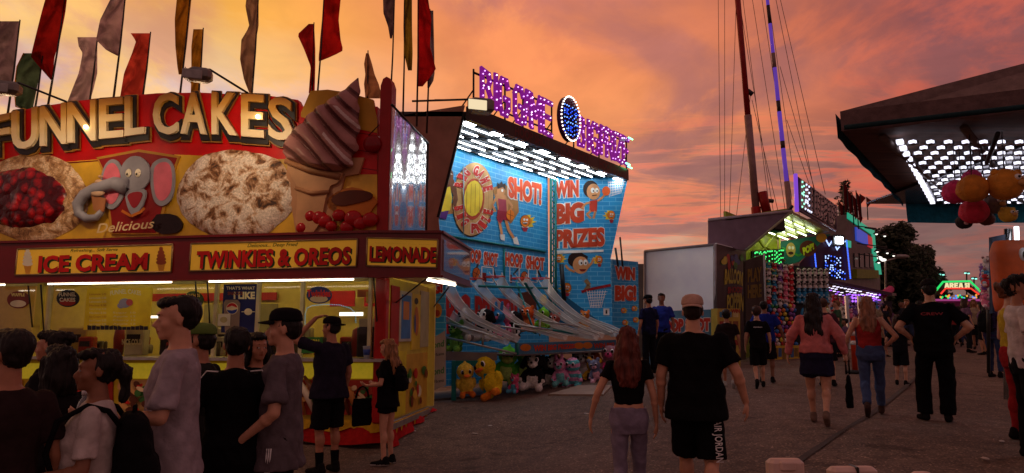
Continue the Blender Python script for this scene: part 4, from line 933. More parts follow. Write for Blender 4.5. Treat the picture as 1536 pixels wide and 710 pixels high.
# paper cup on the counter
q = FW.at(554, 534, .10); root = thing('paper_cup', (q.x, q.y, zc+.01), 'large blue and white paper cup standing on the steel serving counter', 'cup')
b = MB(); b.lathe((0,0,0), [(.038,0),(.055,.17),(.058,.175),(.05,.176)], paint(170,176,186), 16); b.build('cup_body', root, local=True); b = MB(); b.lathe((0,0,.05), [(.0445,0),(.0525,.08)], paint(50,70,140), 16); b.build('cup_print', root, local=True)
# floodlights on arms above the sign
def flood(px, py, arm, label, lit=None, Y=9.0, sc=1.0):
    q = P(px, py, Y); root = thing('floodlight', q, label, 'floodlight'); b = MB(); b.box((0,0,0), (.30*sc,.22*sc,.17*sc), mat('lamp_alu', (.18,.16,.15), .4, metal=.6), .3, .04); b.build('lamp_housing', root, local=True)
    b = MB(); b.box((-.04*sc,-.13*sc,-.03), (.24*sc,.02,.13*sc), emat('flood_lit', (1,.8,.5), lit) if lit else mat('lamp_lens', (.3,.27,.25), .1, spec=1), .3, .01); b.build('lamp_lens', root, local=True)
    b = MB(); b.tube([Vector(P(*arm, Y+.1))-q, Vector((.1*sc,.05,.1*sc)), Vector((0,.02,.09*sc))], .014, BLKP, 6)
    for t in range(6): b.tube([(-.17*sc, -.1+.04*t, -.07*sc), (-.17*sc, -.1+.04*t, .09*sc)], .006, BLKP, 4)
    b.build('lamp_arm', root, local=True)
    return root
def sign_light(o, tx, ty, e):
    l = bpy.data.lights.new('flood_beam', 'SPOT'); l.energy = e; l.color = (1,.72,.42); l.spot_size = R(150); l.spot_blend = .8; l.shadow_soft_size = .12
    lo = bpy.data.objects.new('flood_beam', l); COL.objects.link(lo); lo.parent = o; lo.location = (0,0,-.12); d = FB.at(tx, ty)-o.location; lo.rotation_euler = (-d).to_track_quat('Z', 'Y').to_euler()
sign_light(flood(12, 133, (100, 153), 'grey floodlight on an arm above the first letters of the big sign', Y=8.3, sc=.95), 60, 260, 85)
sign_light(flood(300, 113, (372, 140), 'grey floodlight on an arm above the middle letters of the big sign', Y=8.0, sc=.95), 320, 250, 85)
# ---- flags
fl_mat = {}
def flag_mat(c):
    if c in fl_mat: return fl_mat[c]
    m = bpy.data.materials.new('flag_cloth_%d_%d_%d' % c); m.use_nodes = True; t = m.node_tree; t.nodes.clear()
    o = t.nodes.new('ShaderNodeOutputMaterial'); d = t.nodes.new('ShaderNodeBsdfDiffuse'); tl = t.nodes.new('ShaderNodeBsdfTranslucent'); x = t.nodes.new('ShaderNodeMixShader'); x.inputs[0].default_value = .62
    tc = t.nodes.new('ShaderNodeTexCoord'); n = t.nodes.new('ShaderNodeTexNoise'); n.inputs['Scale'].default_value = 2.5; n.inputs['Detail'].default_value = 6; n.inputs['Distortion'].default_value = 1.2; t.links.new(tc.outputs['Object'], n.inputs[0])
    lc = S(*c); cc = ramp(n.outputs[0], [(.35, tuple(v*.7 for v in lc)), (.65, tuple(min(1, v*1.5) for v in lc))], t)
    t.links.new(cc, d.inputs[0]); t.links.new(cc, tl.inputs[0]); t.links.new(d.outputs[0], x.inputs[1]); t.links.new(tl.outputs[0], x.inputs[2]); t.links.new(x.outputs[0], o.inputs[0])
    fl_mat[c] = m; return m
def flag(rows, c, pole, label, Y=10.4, edge=None):
    """rows: (y, x_free_edge, x_pole_edge) down the picture"""
    base = P(pole[1][0], pole[1][1], Y); root = thing('feather_flag', base, label, 'flag', 'flags flying above the food trailer')
    n, m_ = 22, 8; vs = []
    rn = random.Random(int(rows[0][0]*7+rows[0][1])); ph = rn.uniform(0, 6)
    for i in range(n+1):
        y = rows[0][0]+(rows[-1][0]-rows[0][0])*i/n
        for (ya, a0, b0), (yb, a1, b1) in zip(rows, rows[1:]):
            if y <= yb+1e-6: k = (y-ya)/max(1e-6, yb-ya); xa, xb = a0+(a1-a0)*k, b0+(b1-b0)*k; break
        for j in range(m_+1):
            t = j/m_; w_ = 1-abs(2*t-1)*0; rp = math.sin(t*7+i*.42+ph)*.09*(1-t)+math.sin(i*.8+t*3+ph)*.05*(1-t)
            vs.append(P(xa+(xb-xa)*t, y, Y+rp))
    b = MB(); k = m_+1; fs = [(i*k+j, i*k+j+1, (i+1)*k+j+1, (i+1)*k+j) for i in range(n) for j in range(m_)]
    b.add(vs, fs, flag_mat(c), True); b.build('flag_cloth', root)
    b = MB(); b.tube([P(pole[0][0], pole[0][1], Y), P((pole[0][0]+pole[1][0])/2+1, (pole[0][1]+pole[1][1])/2, Y), base], [.010,.014,.018], BLKP, 6); b.build('flag_pole', root)
    if edge:
        b = MB(); b.tube([P(r_[1], r_[0], Y+.0) for r_ in rows], .012, flag_mat(edge), 5); b.build('flag_hem', root)
flag([(32,0,30),(60,-6,27),(95,-14,22),(122,-16,18)], (128,112,118), ((30,30),(10,182)), 'grey flag with dark border at the outermost pole above the letter F', edge=(40,30,36))
flag([(-30,76,104),(20,62,98),(60,52,90),(85,46,82),(104,62,80),(120,76,78)], (136,26,22), ((99,-10),(70,170)), 'big dark red flag over the letter U')
flag([(80,36,62),(100,26,62),(130,22,56),(160,24,50),(166,44,50)], (70,92,70), ((64,84),(48,190)), 'green flag with a yellow band behind the big dark red flag', edge=(200,150,40))
flag([(56,116,146),(70,118,146),(80,124,146),(110,118,146),(135,108,140),(156,100,134)], (176,158,160), ((147,50),(132,170)), 'pale grey wavy flag over the gap between the first two letters N', 10.8)
flag([(-16,176,190),(0,165,188),(30,150,186),(60,144,182),(76,160,180),(84,176,179)], (160,140,142), ((189,-14),(170,150)), 'mauve grey flag over the second letter N')
flag([(50,196,226),(62,204,224),(80,198,222),(110,186,219),(146,180,216)], (190,70,56), ((226,48),(212,160)), 'light red flag standing low over the letters E and L', 10.9)
flag([(-10,266,288),(30,262,284),(70,263,280),(100,266,276),(112,268,274)], (150,104,30), ((286,-14),(268,160)), 'tall mustard flag over the letter C')
flag([(44,290,305),(70,287,303),(110,287,301),(142,286,300)], (160,116,36), ((305,42),(296,160)), 'short mustard flag beside the floodlight over the letter A', 10.9)
flag([(-20,372,386),(10,368,388),(40,374,388),(60,362,384),(90,360,382),(120,366,378),(140,374,377)], (146,120,96), ((388,-10),(376,165)), 'twisted tan flag over the last letter K')
flag([(36,463,471),(52,446,472),(74,456,473),(100,466,473),(140,463,472)], (150,30,34), ((471,34),(466,170)), 'small red pennant flag over the gap after the last letter S', 10.9)
flag([(-20,513,486),(30,508,483),(60,511,480),(76,515,479),(84,500,478),(92,480,478)], (160,26,24), ((487,-20),(474,170)), 'large bright red flag above the yellow crest')
flag([(80,549,553),(96,546,558),(112,548,562),(126,546,568),(148,548,574)], (150,110,80), ((552,76),(549,200)), 'ragged tan flag beside the tip of the ice cream swirl', 10.9)
flag([(-16,574,592),(20,575,592),(40,582,591),(58,585,588)], (96,80,84), ((592,-10),(584,180)), 'narrow dark grey flag over the red end post')
flag([(-16,606,618),(40,605,618),(80,606,619),(106,612,618)], (120,100,32), ((607,-10),(604,190)), 'narrow olive flag between the grey one and the red one')
flag([(-16,640,628),(30,647,627),(70,645,627),(104,654,627),(118,644,627),(130,634,627)], (160,22,26), ((627,-16),(625,190)), 'tall red flag over the hanging side curtain')
flag([(16,650,645),(60,651,643),(110,652,640),(122,650,641),(132,644,641)], (110,100,112), ((645,14),(640,200)), 'slim grey flag with dark tip behind the tall red one', 10.9)
# ------------------------------------------------------------------ hoop game booth
bA, bB, bC, bD = Vector((-.92,12.7,0)), Vector((3.1,17.9,0)), Vector((.98,17.9,0)), Vector((-3.05,12.7,0))
ZC = 5.74; BZ = .26
bth = thing('game_booth', (.3, 15, BZ), 'tall blue basketball game booth with flared wings, lit ceiling and purple bulb lettering', 'game booth')
GB = Plane(bD, bC); GE = Plane(bC, bB+Vector((.6,0,0))); GF = Plane(bA, bB); GN = Plane((-3.05,12.7), (-.9,12.7))
BLUE = brick_mat('blue_brick_print', S(30,160,222), S(20,146,212), S(120,200,236), 1.0); BLUE2 = BLUE
TEAL = paint(16,112,112,.4); RL = paint(206,70,36,.5); RL2 = paint(176,34,30,.5); WHT = paint(238,236,228,.5); BEI = paint(150,116,100,.45)
def pslab(name, pl, pts, m, off=0.0, th=.06, parent=bth):
    b = MB(); b.slab([pl.at(x, y, off) for x, y in pts][::-1], pl.n, th, m); return b.build(name, parent)
def zslab(name, A, B, z0, z1, m, th=.08, parent=bth):
    b = MB(); wall(b, Vector((A.x,A.y,0)), Vector((B.x,B.y,0)), z0, z1, th, m); return b.build(name, parent)
bw = zslab('back_wall', bD, bC, BZ+.1, ZC, BLUE)
ew = pslab('end_wall', GE, [(829,262),(942,266),(916,388),(919,497),(829,497)], BLUE)
pslab('wing_panel', GN, [(560,180),(640,167),(697,158),(657,322),(660,352),(640,402),(560,402)], BEI, .0, .07)
pslab('wing_edge', GN, [(694,170),(698,170),(659,326),(655,326)], paint(20,20,22), .01, .09)
lw_ = pslab('wing_panel', GN, [(560,402),(640,402),(668,412),(669,505),(640,520),(560,520)], BLUE, .003, .06)
bn = pslab('sponsor_banner', GN, [(600,512),(642,512),(668,496),(669,578),(642,590),(600,594)], paint(176,160,156), .01, .02)
b = MB(); GRN = paint(70,130,70); 
for y in (512, 552): text_on(b, GN, 'Bond', [(644,y+2),(666,y-2),(666,y+8),(644,y+12)], GRN, .018, .02); oval_on(b, GN, 651, y+20, 2, 2.6, BLKP, .018); text_on(b, GN, 'Scents', [(654,y+18),(666,y+16),(666,y+20.5),(654,y+22.5)], BLKP, .018, .01)
b.build('banner_lettering', bn)
b = MB(); text_on(b, GN, 'NG!', [(640,424),(665,420),(665,440),(640,446)], WHT, .010, .12); text_on(b, GN, 'NG!', [(641,425),(664,421),(664,439),(641,445)], RL2, .014, .07)
oval_on(b, GN, 656, 466, 7, 11, paint(200,140,50), .012); oval_on(b, GN, 656, 470, 4, 5, paint(160,50,30), .016); b.build('wall_lettering', lw_)
# end trusses
for (x0, y0, x1, y1) in ((826,262,826,500),(833,262,833,500)):
    b = MB(); b.tube([GE.at(x0,y0,.10), GE.at(x1,y1,.10)], .035, TEAL, 6); b.build('truss_post', bth)
b = MB()
for i in range(14): b.tube([GE.at(826,268+i*16,.10), GE.at(833,276+i*16,.10)], .018, TEAL, 5); b.tube([GE.at(833,276+i*16,.10), GE.at(826,284+i*16,.10)], .018, TEAL, 5)
b.build('truss_lattice', bth)
b = MB(); b.tube([GB.at(655,352,.03), GB.at(817,378,.03)], .03, TEAL, 6); b.build('wall_rail', bth)
for x, y in ((755,373),): b = MB(); b.tube([GB.at(x,y,.03), GB.at(x,y+70,.03)], .025, TEAL, 6); b.build('wall_rail', bth)
b = MB(); b.slab([GE.at(x,y,.02) for x, y in [(833,381),(905,378),(905,375),(833,376)]], GE.n, .02, WHT); b.build('lap_joint', bth)
b = MB(); b.tube([GB.at(693,250,.05), GB.at(693,352,.05)], .015, paint(140,160,170), 6); b.build('wall_pole', bth)
# roof and its underside
rf = MB(); co_ = [bA, bB+Vector((.05,0,0)), bC, bD]
rf.hexa([q+Vector((0,0,ZC)) for q in co_], [q+Vector((0,0,ZC+.10)) for q in co_], paint(66,70,76,.4)); roof = rf.build('roof', bth)
n_f = GF.n
hd = MB(); hd.slab([bA+n_f*.12+Vector((0,0,ZC-.10)), bB+n_f*.12+Vector((0,0,ZC-.10)), bB+n_f*.12+Vector((0,0,ZC+.20)), bA+n_f*.12+Vector((0,0,ZC+.20))], n_f, .11, paint(44,22,24,.3)); hdr = hd.build('roof_header', bth)
for k_, w_ in enumerate(['HOOP SHOT','HOOP SHOT','HOOP SHOT']):
    b = MB(); a0 = bA+(bB-bA)*(.22+.27*k_)+n_f*.125; a1 = bA+(bB-bA)*(.42+.27*k_)+n_f*.125; vs_, fs_ = text_geo(w_, .03, 0, 1.0); b.add([a0+(a1-a0)*x+Vector((0,0,ZC-.06+.22*y)) for x, y, z in vs_], fs_, paint(96,26,30)); b.build('header_lettering', hdr)
TW = emat('tube_cool', (.90,.97,1.0), 21.0); u_ = (bB-bA).normalized(); v_ = (bD-bA)
L_ = (bB-bA).length
rn = random.Random(4)
for r_ in range(5):
    for c_ in range(5):
        s0 = .45+c_*(L_-.6)/5+rn.uniform(0,.12)+r_*.08; w_ = .16+r_*.175
        A = bA+u_*s0+v_*w_+Vector((0,0,ZC-.06)); B = A+u_*.88
        b = MB(); b.tube([A, B], .0135, TW, 8, True); o = b.build('fluorescent_tube', roof)
b = MB()
for r_ in range(6):
    w_ = .10+r_*.16; b.tube([bA+u_*.2+v_*w_+Vector((0,0,ZC-.03)), bA+u_*(L_-.1)+v_*w_+Vector((0,0,ZC-.03))], .022, paint(70,74,78,.4), 5)
for c_ in range(12): s0 = .3+c_*.54; b.tube([bA+u_*s0+v_*.04+Vector((0,0,ZC-.02)), bA+u_*s0+v_*.96+Vector((0,0,ZC-.02))], .02, paint(60,64,68,.4), 5)
b.build('ceiling_lattice', roof)
for i in range(8):
    q = bA+u_*(.25+i*(L_-.45)/7)+v_*.035+Vector((0,0,ZC-.05)); b = MB(); b.box(q, (.34,.26,.05), paint(60,60,60), math.atan2(u_.y, u_.x), .01); o = b.build('flood_lamp', roof)
    b = MB(); b.box(q-Vector((0,0,.035)), (.28,.2,.02), emat('flood_cool', (.95,.98,1), 16), math.atan2(u_.y, u_.x)); b.build('lamp_lens', o)
# bulb sign on the roof edge
PUR = mat('purple_sign', S(110,14,110), .4, emit=S(120,10,130), es=.8); bp_ = [emat('bulb_violet', (.70,.30,1), 3.5), emat('bulb_white', (1,.72,1), 4), emat('bulb_pink', (1,.2,.7), 3)]  # purple paint given emission in place of the bulbs' light on it
GS = Plane(bA, bB, .05)
quads = [('B',717,737,102,110,157,164),('I',733,750,109,114,162,169),('G',743,764,115,122,170,178),('G',766,786,127,134,181,190),('A',782,798,134,140,187,194),('M',791,811,140,146,191,200),('E',808,829,147,155,199,208),
         ('B',863,877,172,178,219,225),('I',873,888,178,182,224,229),('G',882,898,182,188,227,235),('P',897,909,188,192,232,238),('R',905,919,191,197,236,241),('I',915,925,196,199,239,244),('Z',921,933,199,203,241,247),('E',930,943,203,209,244,252)]
sg_ = thing('bulb_sign', GS.at(830,250), 'purple bulb lettering with a blue centred oval along the roof edge of the hoop booth', 'sign')
rn = random.Random(3)
for ch, x0, x1, a0, a1, b0, b1 in quads:
    d_ = .28*(x1-x0)*.02
    stroke_letter(GS, ch, [(x0+1.2,a0+2),(x1-1.6,a1+3),(x1-1.6,b1-2),(x0+1.2,b0-3)], .118, PUR, None if False else (lambda i, r=rn: bp_[0] if r.random() < .6 else (bp_[1] if r.random() < .7 else bp_[2])), sg_, .15, .04, .0145)
b = MB(); LGN = emat('bulb_green', (.1,1,.35), 8)
for x0,y0,x1,y1 in ((935,208,941,211),(931,246,937,249),(934,251,940,254)): b.tube([GS.at(x0,y0,.16), GS.at(x1,y1,.16)], .018, LGN, 5)
b.build('bulb_lettering', sg_)
b = MB(); c_ = (848.5,180); ov = [(c_[0]+14.5*math.cos(t*math.pi/16), c_[1]+33*math.sin(t*math.pi/16)+ .42*16.5*math.cos(t*math.pi/16)) for t in range(32)]
b.slab([GS.at(x, y, .12) for x, y in ov][::-1], GS.n, .10, paint(70,12,60,.3)); ovo = b.build('oval_board', sg_)
b = MB(); BW = emat('bulb_cream', (1,.9,.8), 4)
for t in range(36): a_ = t*math.pi/18; b.ell(GS.at(c_[0]+14.2*math.cos(a_), c_[1]+32.5*math.sin(a_)+.42*16.2*math.cos(a_), .15), .020, BW, 6, 4)
b.build('bulb_border', ovo)
BB = emat('bulb_blue', (.02,.09,1), 2.2); BB2 = emat('bulb_skyblue', (.15,.35,1), 3)
for w_, y0, k_ in (('HOOP',158,4),('SHOT',182,4)):
    for i, ch in enumerate(w_):
        if ch not in STROKE: STROKE[ch] = [[(.12,0),(.12,1)],[(.88,0),(.88,1)],[(.12,.5),(.88,.5)]]
        x0 = 838+i*5.6; yy = y0+i*2.6
        stroke_letter(GS, ch, [(x0,yy),(x0+4.6,yy+2),(x0+4.6,yy+20),(x0,yy+19)], .05, paint(14,20,90), lambda i: BB if i%3 else BB2, ovo, .10, .02, .015, off=.13)
b = MB()
FRB = paint(30,24,26,.4, metal=.5) if False else mat('dark_frame_metal', (.02,.018,.018), .4, metal=.6)
for x, ya, yb in ((713,103,165),(760,122,178),(787,135,192),(830,152,214),(863,175,226),(901,190,240),(942,208,262)):
    b.tube([GS.at(x, ya, -.05), GS.at(x, yb+4, -.05)], .022, FRB, 5); b.tube([GS.at(x, (ya+yb)/2, -.05), GS.at(x, yb+8, -.05)-GS.n*.6], .016, FRB, 5)
b.tube([GS.at(713,108,-.05), GS.at(830,158,-.05)], .025, FRB, 5); b.tube([GS.at(713,150,-.05), GS.at(830,196,-.05)], .022, FRB, 5); b.tube([GS.at(863,180,-.05), GS.at(942,213,-.05)], .022, FRB, 5)
b.build('sign_frame', sg_)
# ---- printed pictures and words on the walls
SK = paint(214,150,96); SKD = paint(110,62,34); HB = paint(40,20,14); OR = paint(232,128,30); YL = paint(236,206,50); WD = paint(206,160,100); WD2 = paint(176,124,70); DKO = paint(90,30,16)
def lettered(b, pl, word, q, m, off=.012, out=WHT, bold=.06, g_=1.3):
    q = q if hasattr(q[0], '__len__') else [(q[0],q[1]),(q[2],q[1]),(q[2],q[3]),(q[0],q[3])]
    text_on(b, pl, word, [(q[0][0]-g_,q[0][1]-g_),(q[1][0]+g_,q[1][1]-g_),(q[2][0]+g_,q[2][1]+g_),(q[3][0]-g_,q[3][1]+g_)], out, off, bold+.06); text_on(b, pl, word, q, m, off+.005, bold)
a1 = MB()
oval_on(a1, GB, 709, 300, 31, 56, HB, .010, 40, rot=4); oval_on(a1, GB, 709, 299, 30, 55, WD, .014, 40, rot=4)
for k_ in range(7): line_on(a1, GB, [(684+k_*8, 262-10*math.sin(k_*.5)), (684+k_*8, 336+8*math.sin(k_*.5))], .5, WD2, .018)
oval_on(a1, GB, 709, 299, 16.5, 31, paint(176,60,30), .022, 30, rot=4); oval_on(a1, GB, 709, 298, 14, 27, YL, .026, 16, rot=4)
for k_ in range(4): line_on(a1, GB, [(699+k_*6.5, 276), (698+k_*6.5, 320)], .8, paint(190,140,30), .03)
def arcw(pl, word, cx, cy, rx, ry, a0, a1_, h, w_, m, top=True):
    n = len(word)
    for i, ch in enumerate(word):
        if ch == ' ': continue
        a_ = R(a0+(a1_-a0)*i/(n-1)); x, y = cx+rx*math.cos(a_), cy+ry*math.sin(a_)+.13*(rx*math.cos(a_)); tx, ty = -math.sin(a_)*rx, math.cos(a_)*ry
        l = math.hypot(tx, ty); tx, ty = tx/l, ty/l
        if not top: tx, ty = -tx, -ty
        nx_, ny_ = ty, -tx
        q = [(x-tx*w_/2+nx_*h/2, y-ty*w_/2+ny_*h/2), (x+tx*w_/2+nx_*h/2, y+ty*w_/2+ny_*h/2), (x+tx*w_/2-nx_*h/2, y+ty*w_/2-ny_*h/2), (x-tx*w_/2-nx_*h/2, y-ty*w_/2-ny_*h/2)]
        lettered(a1, pl, ch, q, m, .024, WHT, .07, .8)
arcw(GB, 'BIG GAME', 709, 299, 23.5, 44, 205, 335, 15, 7.5, paint(206,50,40)); arcw(GB, 'BIG PRIZE', 709, 299, 23.5, 44, 158, 22, 15, 7, paint(206,50,40), False)
a1.build('emblem_print', bw); a1 = MB()
lettered(a1, GB, 'SHOT!', [(761,264),(812,276),(811,309),(762,297)], paint(226,80,30), .014)
a1.build('word_print', bw); a1 = MB()
# player in a dark red kit, ball in hand
poly_on(a1, GB, [(738,282),(756,276),(776,290),(778,318),(766,336),(748,318)], WD2, .008)
for q_ in ([(742,292),(750,288),(758,294),(762,306),(760,318),(746,316),(744,306)],): poly_on(a1, GB, q_, SK, .020)
poly_on(a1, GB, [(746,298),(758,300),(759,318),(747,316)], paint(170,60,80), .024); poly_on(a1, GB, [(745,315),(761,318),(762,332),(754,330),(750,336),(744,330)], paint(150,26,50), .024)
oval_on(a1, GB, 750, 287, 6, 9, SK, .026); poly_on(a1, GB, [(745,284),(744,274),(748,277),(751,272),(753,277),(757,275),(757,286),(753,281)], HB, .030); oval_on(a1, GB, 752, 286, 1.6, 2.4, WHT, .032)
line_on(a1, GB, [(744,296),(737,308),(742,318)], 3.6, SK, .028); line_on(a1, GB, [(760,300),(767,310),(764,318)], 3.6, SK, .028); oval_on(a1, GB, 764, 323, 6, 8, OR, .034); line_on(a1, GB, [(759,321),(769,325)], .6, DKO, .038); line_on(a1, GB, [(764,316),(764,330)], .6, DKO, .038)
line_on(a1, GB, [(758,330),(762,345),(770,358)], 4.2, SK, .020); line_on(a1, GB, [(748,332),(751,346),(752,354)], 3.8, SK, .020); poly_on(a1, GB, [(768,358),(774,355),(778,368),(770,366)], WHT, .026); poly_on(a1, GB, [(748,352),(756,352),(756,362),(750,360)], WHT, .026)
a1.build('player_print', bw); a1 = MB()
# player in a yellow shirt at the wing edge
poly_on(a1, GB, [(668,266),(674,264),(680,270),(684,284),(686,300),(682,312),(678,306),(680,296),(676,286),(676,300),(662,306),(662,286)], SKD, .020); poly_on(a1, GB, [(663,284),(674,280),(677,298),(674,316),(661,318),(660,300)], YL, .024); oval_on(a1, GB, 672, 264, 7, 11, SKD, .026); line_on(a1, GB, [(668,260),(677,262)], 1.2, WHT, .03); poly_on(a1, GB, [(656,318),(672,316),(668,330),(655,326)], paint(90,40,130), .024)
poly_on(a1, GB, [(656,310),(700,300),(700,318),(668,322)], WD2, .006)
a1.build('player_print', bw); a1 = MB()
def fireball(b, pl, x, y, r, net=True, side=1):
    k_ = r*1.25
    poly_on(b, pl, [(x,y-k_),(x+side*r*1.2,y-k_*1.0),(x+side*r*1.1,y-k_*.5),(x+side*r*2.0,y-k_*.7),(x+side*r*1.5,y-k_*.1),(x+side*r*2.4,y+k_*.1),(x+side*r*1.4,y+k_*.4),(x+side*r*1.7,y+k_*.9),(x+side*r*.3,y+k_)], YL, .010)
    poly_on(b, pl, [(x,y-k_*.8),(x+side*r*.9,y-k_*.6),(x+side*r*1.5,y-k_*.1),(x+side*r*1.1,y+k_*.5),(x,y+k_*.8)], paint(236,150,30), .013)
    oval_on(b, pl, x, y, r, k_, HB, .016, 18); oval_on(b, pl, x, y, r*.93, k_*.93, OR, .019, 18); oval_on(b, pl, x-r*.2, y-k_*.25, r*.22, k_*.2, WHT, .023, 10); oval_on(b, pl, x+r*.35, y-k_*.2, r*.2, k_*.18, WHT, .023, 10)
    poly_on(b, pl, [(x-r*.6,y+k_*.2),(x+r*.5,y+k_*.15),(x+r*.2,y+k_*.55),(x-r*.4,y+k_*.5)], HB, .023); line_on(b, pl, [(x-r*.5,y+k_*.28),(x+r*.4,y+k_*.25)], k_*.13, WHT, .027)
    if net: poly_on(b, pl, [(x-r*.7,y+k_*.8),(x+r*.7,y+k_*.9),(x+r*.3,y+k_*1.7),(x-r*.3,y+k_*1.65)], paint(170,40,60), .012); line_on(b, pl, [(x-r*.7,y+k_*.9),(x+r*.7,y+k_*.95)], k_*.18, WHT, .015)
fireball(a1, GB, 787, 332, 7.5); a1.build('fire_ball_print', bw); a1 = MB()
# lower panels with words, balls and square outlines
for x0, x1, dy in ((700,750,0),(757,820,6)):
    lettered(a1, GB, 'HOOP', [(x0,372+dy),(x0+.42*(x1-x0),376+dy),(x0+.42*(x1-x0),397+dy),(x0,393+dy)], RL, .012, WHT, .06, .9); lettered(a1, GB, 'SHOT', [(x0+.50*(x1-x0),377+dy),(x1-4,381+dy),(x1-4,400+dy),(x0+.50*(x1-x0),398+dy)], RL, .012, WHT, .06, .9)
    line_on(a1, GB, [(x0+.2*(x1-x0),412),(x0+.34*(x1-x0),396+dy)], 2.4, BLKP, .009); line_on(a1, GB, [(x0+.75*(x1-x0),396+dy),(x0+.86*(x1-x0),416)], 2.4, BLKP, .009)
    a1.build('word_print', bw); a1 = MB()
for x, y in ((714,411),(786,417)):
    oval_on(a1, GB, x, y, 6.2, 10, HB, .014); oval_on(a1, GB, x, y, 5.6, 9, paint(196,96,36), .018); line_on(a1, GB, [(x-5,y-3),(x+5,y+3)], .8, HB, .022); line_on(a1, GB, [(x-3,y+8),(x+3,y-8)], .8, HB, .022); a1.build('ball_print', bw); a1 = MB()
for x0, x1 in ((722,739),(764,778),(792,805)):
    line_on(a1, GB, [(x0,400),(x1,402),(x1,424),(x0,422),(x0,400)], 1.3, WHT, .016); a1.build('square_print', bw); a1 = MB()
lettered(a1, GB, 'BIG PRIZE!!', [(668,438),(775,450),(775,496),(668,502)], RL2, .012, paint(90,130,150), .05, 1.5)
a1.build('word_print', bw); a1 = MB()
poly_on(a1, GB, [(776,440),(800,436),(806,470),(798,486),(780,480)], paint(90,44,30), .014); oval_on(a1, GB, 815, 450, 5, 8, YL, .014)
a1.build('wall_print', bw)
a2 = MB()
lettered(a2, GE, 'WIN', [(832,272),(868,270),(868,296),(832,298)], RL, .012, WHT, .07, 1); a2.build('word_print', ew); a2 = MB(); lettered(a2, GE, 'BIG', [(832,306),(876,303),(876,334),(832,338)], RL, .012, WHT, .07, 1); a2.build('word_print', ew); a2 = MB(); lettered(a2, GE, 'PRIZES', [(832,345),(907,341),(907,370),(832,373)], RL, .012, WHT, .06, 1)
a2.build('word_print', ew); a2 = MB()
# leaping boy and hoop
oval_on(a2, GE, 886, 284, 11.5, 13, HB, .014); oval_on(a2, GE, 890, 288, 10, 12, SK, .018); oval_on(a2, GE, 889, 286, 3, 4, WHT, .022); oval_on(a2, GE, 895, 286, 2.6, 3.6, WHT, .022); oval_on(a2, GE, 890, 287, 1, 1.4, HB, .026); oval_on(a2, GE, 895.5, 287, 1, 1.4, HB, .026); line_on(a2, GE, [(888,294),(895,293)], 1.4, HB, .024)
poly_on(a2, GE, [(884,302),(896,300),(895,318),(884,318)], paint(196,60,40), .016); line_on(a2, GE, [(896,302),(904,296),(908,290)], 3, SK, .020); line_on(a2, GE, [(885,304),(878,306),(872,314)], 3, SK, .020); line_on(a2, GE, [(886,317),(880,322),(886,328)], 3.4, SK, .020); line_on(a2, GE, [(893,317),(890,328)], 3.4, SK, .020); oval_on(a2, GE, 909, 287, 6, 7, paint(226,96,40), .024)
for k_ in range(9): line_on(a2, GE, [(912+k_*3, 272), (914+k_*2.2, 296-k_*.8)], .7, WHT, .016)
for k_ in range(6): line_on(a2, GE, [(912+k_, 274+k_*4), (938-k_*1.4, 273+k_*3.4)], .7, WHT, .019)
a2.build('leaping_boy_print', ew); a2 = MB()
fireball(a2, GE, 917, 323, 5.5, True, -1); a2.build('fire_ball_print', ew); a2 = MB()
# boy dunking lower down, small fire balls
for q_ in ((838,388,5,False),(899,390,5,True,-1),(851,432,6,True,-1)): fireball(a2, GE, *q_); a2.build('fire_ball_print', ew); a2 = MB()
poly_on(a2, GE, blob_pts(867,390,15,12,14,.12,3), HB, .013); oval_on(a2, GE, 871, 398, 12, 13, SK, .017); oval_on(a2, GE, 871, 394, 3.4, 4.5, WHT, .021); oval_on(a2, GE, 878, 394, 3.2, 4.4, WHT, .021); oval_on(a2, GE, 872, 395, 1.2, 1.6, HB, .025); oval_on(a2, GE, 878.5, 395, 1.2, 1.6, HB, .025); oval_on(a2, GE, 874, 404, 5, 3.6, paint(120,20,20), .021, a0=0, a1=180)
line_on(a2, GE, [(862,408),(853,404),(848,398)], 3.4, SK, .015); line_on(a2, GE, [(881,402),(888,394),(890,388)], 3.4, SK, .015); poly_on(a2, GE, [(870,410),(880,408),(884,424),(874,424)], paint(70,150,200), .014); line_on(a2, GE, [(878,420),(884,428),(878,436)], 6, paint(150,120,80), .018); line_on(a2, GE, [(872,438),(886,434),(916,428)], 4, paint(150,24,34), .020)
for k_ in range(8): line_on(a2, GE, [(880+k_*4, 436), (886+k_*2.2, 462)], .8, WHT, .022)
for k_ in range(6): line_on(a2, GE, [(881+k_, 439+k_*4), (911-k_*2, 438+k_*4)], .8, WHT, .025)
a2.build('dunking_boy_print', ew); a2 = MB()
rect_on(a2, GE, 905, 463, 914, 473, WHT, .014); text_on(a2, GE, 'i', (908,465,911,471), BLKP, .018, .03)
poly_on(a2, GE, [(829,430),(919,497),(829,497)], paint(14,90,130), .008)
a2.build('wall_print', ew)
# dark arm brace in front of the end wall
b = MB(); b.tube([GE.at(841,398,.25), GE.at(845,452,.25)], .06, paint(24,30,34,.4), 8); b.build('lift_arm', bth)
b = MB(); b.tube([GE.at(923,372,.0), GE.at(927,400,.0)], .03, FRB, 6); b.tube([GE.at(930,356,.0), GE.at(934,400,0)], .025, FRB, 6); b.build('lift_arm', bth)
